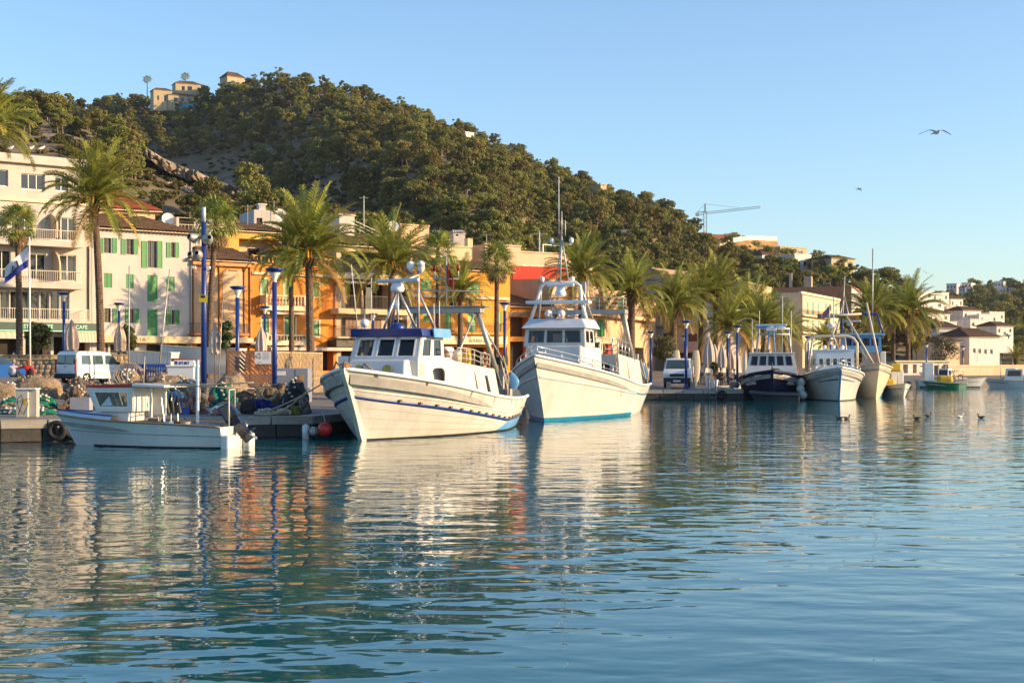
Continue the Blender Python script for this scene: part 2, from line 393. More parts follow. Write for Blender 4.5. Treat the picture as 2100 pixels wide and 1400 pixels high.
def pine_variant(seed, hgt, wid, ncl, per):
    me, cl = crown_mesh('crown', seed, hgt, wid, int(ncl*1.3), per, 0.21, base=[.45,.6,.38,.55,.3,.62,.5][seed%7])
    rnd = random.Random(seed); t = MB(); lean = rnd.uniform(-.08,.08)*hgt
    t.tube([(0,0,-0.6),(lean*.3,0,hgt*.25),(lean*.7,lean*.4,hgt*.5),(lean,lean*.5,hgt*.8)], [0.2,0.16,0.12,0.04], 6)
    for (c,r) in rnd.sample(cl, min(6,len(cl))):
        z0 = hgt*rnd.uniform(.3,.55); t.tube([(lean*.5,lean*.2,z0),((c[0]+lean*.5)/2,c[1]/2,(z0+c[2])/2-.2),c],[0.08,0.06,0.03],4)
    return me, t.mesh('trunk', bark)
PINES = [pine_variant(10+i, h_, w_, n_, 105) for i,(h_,w_,n_) in enumerate([(8.5,6.2,20),(9.5,5.6,22),(7.5,6.8,20),(10.5,6.5,26),(6.2,5.0,15),(8.0,7.4,22),(9.0,4.8,18)])]
# where they stand
def skip(x, y, z):
    px = CX+F*x/y; py = HY-F*(z-EYE)/y
    for (a,b,c,d) in CLEAR:
        if a < px < c and b < py < d: return True
    return False
CLEAR = [(315,140,418,216),(455,160,512,200),(283,335,500,462),(1428,487,1620,545),(1550,505,1665,575),(1700,528,1762,570),(1862,595,1965,690),(1925,650,2080,700),(-60,300,200,460)]
spots = []
rp = np.random.RandomState(11)
def scatter(step, test):
    for y in np.arange(165, 700, step):
        for x in np.arange(-300, 300, step):
            a = x+rp.uniform(-.48,.48)*step; b = y+rp.uniform(-.48,.48)*step
            if abs(a) > 0.37*b+12: continue
            z = float(hill_z(a,b))
            if z < 2.2 or not test(a,b,z): continue
            spots.append((a,b,z))
def t_all(a,b,z):
    px = CX+F*a/b; yc = np.interp(px,T_MAIN[:,0],T_MAIN[:,1])
    ys = np.interp(px,T_SPUR[:,0],T_SPUR[:,1])
    if b > yc+14: return False
    py = HY-F*(z-EYE)/b
    if py > 735 or skip(a,b,z-2): return False
    # behind the spur crest and below its line of sight: not seen
    if b > ys+10:
        zs = EYE+(b/ys)*(float(hill_z(a*ys/b, ys))-EYE)
        if z+9 < zs: return False
    dens = fbm(np.array(a),np.array(b),0.03,31,3)+0.45*fbm(np.array(a),np.array(b),0.09,33,2)
    if b > yc-40 or px > 1640: dens += 1.2
    if 280 < px < 640 and 222 < py < 352 and b > ys+10: dens += 1.0
    if b <= ys+6 and 220 < px < 520 and py > 325: dens -= 0.35
    elif b <= ys+6: dens += 0.5
    return dens > -0.55+rp.uniform(-.4,.4)
scatter(4.7, t_all)
spots.sort(key=lambda s: s[1])
PG = 'pine trees on the hillside'
NEAR = spots[:285]; REST = spots[285:]
for i,(a,b,z) in enumerate(NEAR):
    cr_, tr_ = PINES[rp.randint(len(PINES))]; s = rp.uniform(0.42,1.0)
    px = CX+F*a/b
    reg = 'above the roof of the white hotel' if px < 200 else 'round the craggy rock face' if px < 430 else 'behind the orange houses' if px < 720 else 'behind the balcony house and amber house' if px < 1000 else 'behind the red house' if px < 1300 else 'behind the right hand palms'
    t = thing('pine_tree', 'olive green pine on the lower slope '+reg, 'tree', (a,b,z), rp.uniform(0,6.28), PG)
    t.scale = (s*rp.uniform(.9,1.1), s*rp.uniform(.9,1.1), s*rp.uniform(.9,1.15))
    link('crown', cr_, t); link('trunk', tr_, t)
# the rest of the wood: one object, instanced on points
src_col = bpy.data.collections.new('pine_sources')
def join_meshes(name, a, b):
    va = [v.co[:] for v in a.vertices]; o = len(va); fa = [tuple(p.vertices) for p in a.polygons]
    vb = [v.co[:] for v in b.vertices]; fb = [tuple(i+o for i in p.vertices) for p in b.polygons]
    me = bpy.data.meshes.new(name); me.from_pydata(va+vb, [], fa+fb); me.materials.append(a.materials[0]); me.materials.append(b.materials[0])
    me.polygons.foreach_set('material_index', [0]*len(fa)+[1]*len(fb)); me.update(); return me
for i,(c_,t_) in enumerate(PINES):
    src_col.objects.link(bpy.data.objects.new('pine_source', join_meshes('pine_source', c_, t_)))
def wood_object(name, pts, col, label, smin=0.34, smax=0.92):
    me = bpy.data.meshes.new(name); me.from_pydata(pts, [], [])
    o = bpy.data.objects.new(name, me); COL.objects.link(o)
    ng = bpy.data.node_groups.new(name+'_nodes', 'GeometryNodeTree')
    ng.interface.new_socket('Geometry', in_out='INPUT', socket_type='NodeSocketGeometry'); ng.interface.new_socket('Geometry', in_out='OUTPUT', socket_type='NodeSocketGeometry')
    N = ng.nodes; L = ng.links
    gi = N.new('NodeGroupInput'); go = N.new('NodeGroupOutput')
    ci = N.new('GeometryNodeCollectionInfo'); ci.inputs['Collection'].default_value = col; ci.inputs['Separate Children'].default_value = True; ci.inputs['Reset Children'].default_value = True
    ip = N.new('GeometryNodeInstanceOnPoints'); ip.inputs['Pick Instance'].default_value = True
    rv = N.new('FunctionNodeRandomValue'); rv.data_type = 'FLOAT_VECTOR'; rv.inputs[0].default_value = (0,0,0); rv.inputs[1].default_value = (0.1,0.1,6.283)
    rsx = N.new('FunctionNodeRandomValue'); rsx.data_type = 'FLOAT'; rsx.inputs[2].default_value = smin; rsx.inputs[3].default_value = smax
    ri = N.new('FunctionNodeRandomValue'); ri.data_type = 'INT'; ri.inputs[4].default_value = 0; ri.inputs[5].default_value = len(col.objects)-1; ri.inputs['Seed'].default_value = 4
    L.new(gi.outputs[0], ip.inputs['Points']); L.new(ci.outputs[0], ip.inputs['Instance'])
    L.new(rv.outputs[0], ip.inputs['Rotation']); L.new(rsx.outputs[1], ip.inputs['Scale']); L.new(ri.outputs[2], ip.inputs['Instance Index'])
    L.new(ip.outputs[0], go.inputs[0])
    md = o.modifiers.new('scatter','NODES'); md.node_group = ng
    return tag(o, label, 'forest', kind='stuff')
wood_object('pine_forest', REST, src_col, 'dense olive green pine forest covering the big hill')
fp = []
for y in np.arange(430, 890, 8.0):
    for x in np.arange(110, 420, 8.0):
        a = x+rp.uniform(-4,4); b = y+rp.uniform(-4,4); px = CX+F*a/b
        if px < 1840 or px > 2180: continue
        z = float(far_z(a,b)); py = HY-F*(z-EYE)/b
        if z < 2 or (1935 < px < 2110 and 578 < py < 628 and rp.rand() < .8): continue
        if fbm(np.array(a),np.array(b),0.03,41,3) > -0.5+rp.uniform(-.3,.3): fp.append((a,b,z))
wood_object('far_forest', fp, src_col, 'bluish pine wood on the far headland at the right edge', 0.8, 1.25)
# low scrub between the trees
scrub_m = mat('scrub', (0.105,0.095,0.028), 0.8, 0.4, 0.6, objvar=0.35, spec=0.2, sub=0.2)
sc_col = bpy.data.collections.new('scrub_sources')
for i in range(4):
    q, f = leaf_cloud(random.Random(70+i), [((random.uniform(-.7,.7),random.uniform(-.7,.7),.35),random.uniform(.4,.8)) for _ in range(5)], 40, 0.2, .6)
    me = bpy.data.meshes.new('scrub_source'); me.from_pydata(q.tolist(), [], f.tolist()); me.materials.append(scrub_m)
    sc_col.objects.link(bpy.data.objects.new('scrub_source', me))
sp_ = []
for _ in range(9000):
    y = rp.uniform(165,660); x = rp.uniform(-.36,.33)*y; z = float(hill_z(x,y)); px = CX+F*x/y
    if z < 2.2 or y > np.interp(px,T_MAIN[:,0],T_MAIN[:,1]): continue
    sp_.append((x,y,z))
wood_object('scrub', sp_, sc_col, 'low dry scrub between the pines on the hill', 0.5, 1.6)['category'] = 'scrub'
# craggy rock outcrop on the near spur
rock_m = mat('rock', (0.24,0.185,0.135), 0.95, 0.65, 0.5, 0.5, 1.0)
def hill_Y(px, py, near=165, far=720):
    k = (px-CX)/F; ys = np.arange(near, far, 1.0); z = EYE-(py-HY)/F*ys; hz = hill_z(k*ys, ys)
    i = np.argmax(hz >= z); return float(ys[i]) if (hz >= z).any() else None
def outcrop(name, label, px0, px1, py0, py1, seed):
    P = []; n = 84; k = 36
    for j in range(k+1):
        row = []
        for i in range(n+1):
            px = px0+(px1-px0)*i/n; v = j/k; r0 = float(np.interp(px,T_SPUR[:,0],T_SPUR[:,2]))+24; py = (r0+66)+(-66)*v
            Y = hill_Y(px, py, 165, 330) or 300; p = W(px, py, Y)
            e = min(1,min(i,n-i)/10, j/6, (k-j)/6)+.35*noise.noise(Vector((p.x*.14,p.z*.2,seed+20)))
            q = Vector((p.x,p.z,p.y*.3))
            d = 1.3+1.6*noise.noise(q*.13+Vector((seed,0,0)))-2.4*(1-abs(noise.noise(Vector((p.x*.33,p.z*.12,seed+5)))))**5+1.1*abs(noise.noise(q*.55))-1.2*(1-abs(noise.noise(Vector((p.x*1.1,p.z*.5,seed)))))**6+.5*noise.noise(q*1.6)
            d = d*max(0,e)-1.6*(1-max(0,min(1,e)))
            row.append((p.x, p.y-d*.95, p.z+d*.35))
        P.append(row)
    MB().grid(P).build(name, rock_m, label=label, cat='rock')
outcrop('rock_outcrop','craggy grey rock face on the near hillside above the roofs',275,505,325,412,1.0)
# ================================================================== BUILDINGS
def rowY(px):
    k = (px-CX)/F; s = (105*k+36.75)/(0.774-0.633*k); return 105+0.633*s
def plaster(name, col, var=0.10, stain=(0.35,0.28,0.20)):
    return mat(name, col, 0.9, var, 0.7, 0.004, 14, stain=(tuple(c*0.55 for c in col), 0.55, 0.9))
p_white = plaster('white_plaster', (0.50,0.445,0.395))
p_white2 = plaster('white_plaster_b', (0.51,0.465,0.43))
p_cream = plaster('cream_plaster', (0.62,0.47,0.29))
p_yellow = plaster('yellow_plaster', (0.64,0.36,0.085))
p_orange = plaster('orange_plaster', (0.66,0.225,0.032))
p_salmon = plaster('salmon_plaster', (0.55,0.27,0.11))
p_peach = plaster('peach_plaster', (0.60,0.40,0.24))
p_amber = plaster('amber_plaster', (0.66,0.27,0.045))
p_red = plaster('red_plaster', (0.55,0.055,0.03))
p_beige = plaster('beige_plaster', (0.52,0.40,0.27))
p_terra = plaster('terracotta_plaster', (0.46,0.19,0.10))
roof_brown = mat('brown_roof_tiles', (0.15,0.085,0.045), 0.9, 0.45, 2.5, 0.02, 8)
roof_red = mat('red_roof_tiles', (0.33,0.085,0.035), 0.9, 0.35, 2.0, 0.02, 8)
shut_g = mat('green_shutter', (0.008,0.20,0.035), 0.45, 0.15, 2, objvar=0.12)
shut_pale = mat('pale_green_shutter', (0.25,0.36,0.27), 0.5, 0.15, 2)
shut_b = mat('brown_shutter', (0.16,0.075,0.035), 0.6, 0.25, 3)
frame_w = mat('white_frame', (0.72,0.70,0.66), 0.45, 0.06, 2)
frame_b = mat('brown_frame', (0.14,0.06,0.03), 0.55, 0.2, 3)
trim_cream = mat('cream_trim', (0.68,0.55,0.38), 0.85, 0.08, 2)
canvas = mat('awning_canvas', (0.60,0.47,0.36), 0.9, 0.12, 1.5)
iron = mat('wrought_iron', (0.05,0.04,0.035), 0.55, 0.2, 4)
rail_w = mat('pale_rail', (0.62,0.55,0.45), 0.5, 0.1, 4)
sign_green = mat('dark_green_sign', (0.012,0.055,0.045), 0.5, 0.1, 2)
letter_mint = mat('mint_letters', (0.35,0.75,0.55), 0.5, 0.02, 2)
letter_w = mat('white_letters', (0.75,0.74,0.70), 0.5, 0.02, 2)
letter_d = mat('grey_letters', (0.30,0.27,0.22), 0.6, 0.05, 2)
curtain = mat('curtain', (0.40,0.36,0.30), 0.9, 0.25, 4)
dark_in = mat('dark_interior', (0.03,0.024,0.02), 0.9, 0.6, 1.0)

def text(name, s, size, m, parent, loc, rot=(R(90),0,0), ext=0.015, align='LEFT', bold=0.0):
    cu = bpy.data.curves.new(name, 'FONT'); cu.body = s; cu.size = size; cu.extrude = ext; cu.align_x = align; cu.offset = bold; cu.resolution_u = 3
    tmp = bpy.data.objects.new(name+'_tmp', cu); COL.objects.link(tmp)
    dg = bpy.context.evaluated_depsgraph_get(); me = bpy.data.meshes.new_from_object(tmp.evaluated_get(dg))
    bpy.data.objects.remove(tmp); me.materials.clear(); me.materials.append(m)
    o = link(name, me, parent, loc, rot); return o

def roof_tiles(mb, eL, eR, rR, rL, pitch=0.24, course=0.42, amp=0.05):
    eL, eR, rR, rL = map(Vector, (eL,eR,rR,rL)); nu = max(4,int((eR-eL).length/pitch)); nv = max(2,int(((rL-eL).length+(rR-eR).length)/2/course))
    nrm = (eR-eL).cross(rL-eL).normalized()
    if nrm.z < 0: nrm = -nrm
    P = []
    for j in range(nv):
        for e in (0,1):
            v = (j+e)/nv*(1 if e == 0 else 1.0); row = []
            for i in range(nu*4+1):
                u = i/(nu*4); a = eL.lerp(eR,u); b = rL.lerp(rR,u)
                w = amp*(0.5+0.5*math.cos(2*math.pi*i/4)) + (0.045 if e == 0 else 0.0) + 0.012*math.sin(i*1.7+j*2.3)
                row.append(a.lerp(b,v)+nrm*w)
            P.append(row)
    mb.grid(P)
    mb.quad(eL-nrm*.04,eR-nrm*.04,rR-nrm*.04,rL-nrm*.04)

class Bld:
    def __init__(s, name, label, xl, xr, Yl, Yr, top, m, depth=10, zb=1.6, cat='building', group=None):
        s.A = Vector(((xl-CX)/F*Yl, Yl)); s.B = Vector(((xr-CX)/F*Yr, Yr)); s.d = (s.B-s.A).normalized(); s.n = Vector((s.d.y,-s.d.x))
        s.w = (s.B-s.A).length; s.zb = zb; s.m = m; s.depth = depth; s.holes = []
        s.rot = math.atan2(s.d.y, s.d.x)
        s.t = thing(name, label, cat, (s.A.x, s.A.y, zb), s.rot, group)
        s.top = s.uz(*top)[1] if isinstance(top, tuple) else top-zb
    def uz(s, px, py, out=0.0):
        A = s.A+s.n*out; k = (px-CX)/F
        u = (k*A.y-A.x)/(s.d.x-k*s.d.y); Y = A.y+s.d.y*u
        return u, EYE-(py-HY)/F*Y-s.zb
    def rect(s, x0, y0, x1, y1, out=0.0):
        u0, _ = s.uz(x0,y0,out); u1, _ = s.uz(x1,y0,out); xm = (x0+x1)/2
        return u0, u1, s.uz(xm,y1,out)[1], s.uz(xm,y0,out)[1]
    def hole(s, r, dep=0.2): s.holes.append((*r, dep))
    def window(s, x0, y0, x1, y1, fm=None, pm=None, cols=2, rows=1, dep=0.2, fw=0.06, name='window', rect=None):
        r = rect or s.rect(x0,y0,x1,y1); s.hole(r, dep); u0,u1,z0,z1 = r
        f = MB(); y0_, y1_ = dep-0.07, dep-0.02
        f.box(u0,u0+fw,y0_,y1_,z0,z1).box(u1-fw,u1,y0_,y1_,z0,z1).box(u0+fw,u1-fw,y0_,y1_,z1-fw,z1).box(u0+fw,u1-fw,y0_,y1_,z0,z0+fw)
        for c in range(1,cols):
            u = u0+(u1-u0)*c/cols; f.box(u-fw*.45,u+fw*.45,y0_+.004,y1_-.004,z0+fw,z1-fw)
        for c in range(1,rows):
            z = z0+(z1-z0)*c/rows; f.box(u0+fw,u1-fw,y0_+.008,y1_-.008,z-fw*.3,z+fw*.3)
        o = f.build(name, fm or frame_w, s.t)
        MB().quad((u0,y1_+.01,z0),(u1,y1_+.01,z0),(u1,y1_+.01,z1),(u0,y1_+.01,z1)).build('pane', pm or glass_dark, o)
        return o
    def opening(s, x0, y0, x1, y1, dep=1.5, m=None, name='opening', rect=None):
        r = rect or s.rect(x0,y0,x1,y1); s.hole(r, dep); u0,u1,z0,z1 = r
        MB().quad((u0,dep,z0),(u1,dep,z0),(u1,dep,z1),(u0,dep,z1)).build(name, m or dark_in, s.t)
    def shutter(s, x0, y0, x1, y1, m=None, y=-0.055, leaves=1, rect=None, tilt=0):
        u0,u1,z0,z1 = rect or s.rect(x0,y0,x1,y1)
        for l in range(leaves):
            a = u0+(u1-u0)*l/leaves+.008; b = u0+(u1-u0)*(l+1)/leaves-.008; f = MB(); w = min(.07,(b-a)*.2)
            f.box(a,a+w,y,y+.045,z0,z1).box(b-w,b,y,y+.045,z0,z1).box(a+w,b-w,y,y+.045,z1-w,z1).box(a+w,b-w,y,y+.045,z0,z0+w).box(a+w,b-w,y,y+.045,(z0+z1)/2-w/2,(z0+z1)/2+w/2)
            n = max(3,int((z1-z0)/.11))
            for i in range(n):
                z = z0+w+(z1-z0-2*w)*(i+.5)/n; h = (z1-z0-2*w)/n
                f.hexa([(a+w,y+.006,z-h*.52),(b-w,y+.006,z-h*.52),(b-w,y+.016,z-h*.52),(a+w,y+.016,z-h*.52)],[(a+w,y+.030,z+h*.5),(b-w,y+.030,z+h*.5),(b-w,y+.040,z+h*.5),(a+w,y+.040,z+h*.5)])
            f.build('shutter', m or shut_g, s.t)
    def shuttered(s, l0, l1, w0, w1, r0, r1, y0, y1, fm=None, m=None):
        s.window(w0,y0,w1,y1,fm or frame_b,cols=2,rows=2); s.shutter(l0,y0,l1,y1,m); s.shutter(r0,y0,r1,y1,m)
    def closed(s, x0, y0, x1, y1, m=None, leaves=2, trim=None):
        r = s.rect(x0,y0,x1,y1); s.hole(r, .12); s.shutter(0,0,0,0,m,0.03,leaves,r)
        if trim:
            u0,u1,z0,z1 = r; k = .14; f = MB()
            f.box(u0-k,u0-.005,-.03,.002,z0-k,z1+k).box(u1+.005,u1+k,-.03,.002,z0-k,z1+k).box(u0-.005,u1+.005,-.03,.002,z1+.005,z1+k).box(u0-.005,u1+.005,-.03,.002,z0-k,z0-.005)
            f.build('window_surround', trim, s.t)
    def slab(s, x0, x1, xr, yt, yb, out, m=None, name='slab', inn=0.0, back=0.02):
        u0 = s.uz(x0,yt,out)[0]; u1 = s.uz(x1,yt,out)[0]; z1 = s.uz(xr,yt,out)[1]; z0 = s.uz(xr,yb,out)[1]
        return MB().box(u0,u1,-out,back,z0,z1).build(name, m or s.m, s.t, bevel=.02, seg=1), (u0,u1,z0,z1)
    def railing(s, u0, u1, z0, z1, out, m=None, step=0.13, ret=True, name='railing', thick=.02):
        f = MB(); f.box(u0,u1,-out,-out+.04,z1-.04,z1).box(u0,u1,-out+.005,-out+.03,z0+.06,z0+.09)
        n = max(2,int((u1-u0)/step))
        for i in range(n+1):
            u = u0+(u1-u0)*i/n; f.box(u-thick/2,u+thick/2,-out+.008,-out+.028,z0,z1-.04)
        if ret:
            for u in (u0,u1-.03):
                f.box(u,u+.03,-out+.04,0,z1-.04,z1)
                for i in range(1,max(2,int(out/step))): f.box(u+.005,u+.025,-out+i*step,-out+i*step+.018,z0,z1-.04)
        return f.build(name, m or iron, s.t)
    def balusters(s, u0, u1, z0, z1, out, m=None, step=0.28, name='balustrade'):
        f = MB(); f.box(u0,u1,-out-.03,-out+.15,z1-.1,z1).box(u0,u1,-out-.02,-out+.14,z0,z0+.08)
        n = max(2,int((u1-u0)/step))
        for i in range(n):
            u = u0+(u1-u0)*(i+.5)/n; h = z1-z0-.18; f.lathe([(.035,0),(.05,h*.08),(.085,h*.3),(.04,h*.62),(.055,h*.85),(.035,h)],8,(u,-out+.06,z0+.08),cap=False)
        for u in (u0,u1-.16):
            f.box(u,u+.16,-out-.04,-out+.16,z0+.002,z1+.03)
            f.box(u+.02,u+.14,-out+.16,0,z1-.1,z1-.01); f.box(u+.03,u+.13,-out+.16,0,z0+.2,z1-.1)
        return f.build(name, m or trim_cream, s.t)
    def pipe(s, px, y0, y1, m=None, r=.05):
        u, z1 = s.uz(px,y0); _, z0 = s.uz(px,y1)
        MB().tube([(u,-.09,z0),(u,-.09,z1)],r,8).build('drainpipe', m or s.m, s.t, smooth=True)
    def wall(s, flat=True, parapet=0.0, name='wall', roofm=None):
        H = s.top; f = MB(); us = sorted({0.0,s.w,*[v for h in s.holes for v in h[:2] if 0 < v < s.w]}); zs = sorted({-1.0,H,*[v for h in s.holes for v in h[2:4] if -1 < v < H]})
        for a,b in zip(us[:-1],us[1:]):
            um = (a+b)/2
            for c,e in zip(zs[:-1],zs[1:]):
                zm = (c+e)/2
                if any(h[0] < um < h[1] and h[2] < zm < h[3] for h in s.holes): continue
                f.quad((a,0,c),(b,0,c),(b,0,e),(a,0,e))
        for (u0,u1,z0,z1,dep) in s.holes:
            u0 = max(u0,0); u1 = min(u1,s.w)
            f.quad((u0,0,z0),(u0,0,z1),(u0,dep,z1),(u0,dep,z0)).quad((u1,0,z0),(u1,dep,z0),(u1,dep,z1),(u1,0,z1)).quad((u0,0,z1),(u1,0,z1),(u1,dep,z1),(u0,dep,z1)).quad((u0,0,z0),(u0,dep,z0),(u1,dep,z0),(u1,0,z0))
        D = s.depth; w = s.w
        f.quad((0,0,-1),(0,0,H),(0,D,H),(0,D,-1)).quad((w,0,-1),(w,D,-1),(w,D,H),(w,0,H)).quad((0,D,-1),(0,D,H),(w,D,H),(w,D,-1))
        if flat: f.quad((0,0,H-parapet),(w,0,H-parapet),(w,D,H-parapet),(0,D,H-parapet))
        return f.build(name, s.m, s.t)
    def hip_roof(s, over, rise, hipL=0.0, hipR=0.0, m=None, frac=0.5, pitch=.26):
        H = s.top; D = s.depth*2*frac; o = over; f = MB(); w = s.w
        eL, eR = (-o,-o,H),(w+o,-o,H); rL, rR = (-o+hipL,D/2,H+rise),(w+o-hipR,D/2,H+rise)
        roof_tiles(f, eL, eR, rR, rL, pitch)
        roof_tiles(f, (w+o,D+o,H),(-o,D+o,H), rL, rR, pitch) if False else f.quad((w+o,D+o,H),(-o,D+o,H),rL,rR)
        if hipR: roof_tiles(f, eR, (w+o,D+o,H), (rR[0],rR[1]+.01,rR[2]), rR, pitch)
        else: f.add([(w,0,H),(w,D,H),(w,D/2,H+rise-.05)],[(0,1,2)])
        if hipL: roof_tiles(f, (-o,D+o,H), eL, rL, (rL[0],rL[1]+.01,rL[2]), pitch)
        else: f.add([(0,0,H),(0,D/2,H+rise-.05),(0,D,H)],[(0,1,2)])
        r = f.build('roof', m or roof_brown, s.t)
        MB().box(-o+.02,w+o-.02,-o+.03,.05,H-.1,H-.04).build('eaves', trim_cream, s.t)
        return r

# ---- 1 the white hotel
b = Bld('hotel','white four storey hotel with balconies and a green restaurant sign',-75,188,rowY(-75),rowY(188),(0,312),p_white,12)
b.window(-22,347,17,381,cols=2); b.window(43,357,92,389,cols=3); b.window(113,363,140,392,cols=2)
for (x0,y0,x1,y1,c) in [(-30,440,12,486,3),(24,441,66,486,3),(112,446,155,494,3),(-30,512,22,571,3),(58,520,94,573,2),(122,523,156,576,2)]:
    b.window(x0,y0,x1,y1,cols=c,pm=glass_dark)
for i in range(9):
    x = -42+i*20.6; b.window(x+.6,596,x+19.6,656,cols=1,fw=.07)
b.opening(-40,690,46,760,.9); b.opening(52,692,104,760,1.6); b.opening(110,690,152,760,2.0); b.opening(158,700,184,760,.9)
b.wall()
b.slab(-75,188,0,318,330,.45,name='cornice'); b.slab(-75,188,0,403,410,.18,name='cornice',m=trim_cream)
for (yt,yb,x1,rt) in [(490,503,172,468),(578,590,172,553),(656,662,184,632)]:
    o,(u0,u1,z0,z1) = b.slab(-75,x1,60,yt,yb,1.3,name='balcony')
    zr = b.uz(60,rt,1.3)[1]; b.railing(u0+.05,u1-.05,z1,zr,1.25,rail_w,.16,thick=.022)
for (px,yt,yb) in [(104,440,490),(110,516,577)]:        # curved balcony partitions
    u,z1 = b.uz(px,yt); z0 = b.uz(px,yb)[1]; pr = [(-1.25,z0)]+[(-1.25+1.25*(1-math.cos(t*math.pi/2)), z0+.9+(z1-z0-.9)*math.sin(t*math.pi/2)) for t in [i/8 for i in range(9)]]+[(0,z1),(0,z0)]
    f = MB(Matrix(((0,1,0,u),(1,0,0,0),(0,0,1,0),(0,0,0,1)))); f.prism(pr,-.06,.06); f.build('balcony_partition', p_cream, b.t)
o,(u0,u1,z0,z1) = b.slab(-75,201,60,661,679,1.55,sign_green,name='awning_board')
MB().box(u0,u1,-1.58,-1.551,z0,z0+.07).build('sign_edge', letter_mint, b.t)
hh = (z1-z0)*.62
ua = b.uz(36,670,1.6)[0]; ub = b.uz(155,670,1.6)[0]
text('sign_text','RESTAURANTE',hh,letter_mint,b.t,(ua,-1.57,z0+.22),bold=.004); text('sign_text','CAFE',hh,letter_mint,b.t,(ub,-1.57,z0+.22),bold=.004)
for (x0,x1,yb) in [(-40,49,694),(153,200,702)]:
    u0 = b.uz(x0,680,1.5)[0]; u1 = b.uz(x1,680,1.5)[0]; za = b.uz((x0+x1)/2,679,1.5)[1]; zc = b.uz((x0+x1)/2,yb,1.5)[1]
    P = [[(u0+(u1-u0)*i/40,-1.45-.02*math.sin(i*1.1)-.01*math.sin(i*2.7)-.25*j,za+(zc-za)*j) for i in range(41)] for j in (0,.5,1)]
    MB().grid(P).build('awning', canvas, b.t, smooth=True)
b.pipe(181,505,700,dark_metal,.05)
# ---- 2 the white house with green shutters
b = Bld('green_shutter_house','white house with bright green shutters and a brown tiled hip roof',189,394,rowY(189),rowY(394),(290,472),p_white2,9)
for (a,y0,y1) in [((203,212,213,228,230,240),488,519),((248,258,259,273,274,283),490,522),((290,302,303,321,322,333),494,549),((341,350,351,358,359,367),497,528)]:
    b.shuttered(*a,y0,y1)
for (x0,y0,x1,y1) in [(213,560,230,590),(258,562,274,592),(302,564,323,618),(341,567,358,596)]: b.closed(x0,y0,x1,y1)
for (a,y0,y1) in [((206,213,214,227,231,240),632,661),((257,263,264,274,275,285),633,662),((341,351,352,357,358,368),636,665)]: b.shuttered(*a,y0,y1)
b.closed(302,634,323,688)
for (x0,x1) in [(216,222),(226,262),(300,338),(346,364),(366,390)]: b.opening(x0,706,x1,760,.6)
b.wall(flat=False); b.hip_roof(.45,1.5,0.3,2.6)
o,(u0,u1,z0,z1) = b.slab(212,426,310,689,703,1.0,p_cream,name='shop_canopy')
text('sign_text','COCHIE',(z1-z0)*.72,letter_d,b.t,(b.uz(266,695,1.0)[0],-1.02,z0+.12),bold=.004)
for i in range(26):
    u = .2+i*(b.w-.4)/25; MB().box(u-.05,u+.05,-.42,-.02,b.top-.16,b.top-.05).build('rafter_end', shut_b, b.t)
b.pipe(391,490,690,p_white2)
# terracotta shed roof above it
b = Bld('rooftop_shed','low shed with a bright terracotta roof above the green shuttered house',198,318,rowY(240)+7,rowY(300)+8,(258,430),p_cream,5,cat='shed')
b.opening(206,437,226,455,1); b.opening(243,438,266,456,1.2); b.wall(flat=False); b.hip_roof(.5,1.9,0,3.2,roof_red)
# ---- 3 the salmon house
b = Bld('salmon_house','narrow peach and orange house with brown windows beside the floodlight mast',395,517,rowY(395),rowY(517),(455,534),p_amber,8)
for (x0,x1) in [(398,447),(456,499)]:
    r = b.rect(x0,552,x1,690); u0,u1,z0,z1 = r; n = 8; k = min(.5,(u1-u0)*.3)
    poly = [(u0,z0),(u1,z0)]+[(u1-k+k*math.cos(t*math.pi/2/n),z1-k+k*math.sin(t*math.pi/2/n)) for t in range(n+1)]+[(u0+k-k*math.sin(t*math.pi/2/n),z1-k+k*math.cos(t*math.pi/2/n)) for t in range(n+1)]
    MB().prism(poly,-.03,-.003).build('wall_panel', p_peach, b.t)
for (x0,y0,x1,y1) in [(421,556,432,602),(471,556,485,603),(420,632,433,668),(470,636,485,668)]:
    r = b.rect(x0,y0,x1,y1); u0,u1,z0,z1 = r; b.window(0,0,0,0,frame_b,cols=2,rows=3,rect=r,dep=.14)
    MB().box(u0-.08,u1+.08,-.12,-.031,z1+.02,z1+.1).build('lintel', frame_b, b.t)
b.opening(404,705,512,760,1.5)
b.wall(flat=False); b.hip_roof(.5,1.35,3.0,.2)
b.slab(396,516,450,538,545,.38,p_salmon,name='cornice')
for px in (449,500,396): b.pipe(px,548,690,p_terra,.06)
o,(u0,u1,z0,z1) = b.slab(398,512,455,683,688,.9,p_terra,name='balcony'); b.railing(u0,u1,z1,b.uz(455,663,.9)[1],.85)
b.slab(418,520,470,692,703,1.1,canvas,name='awning')
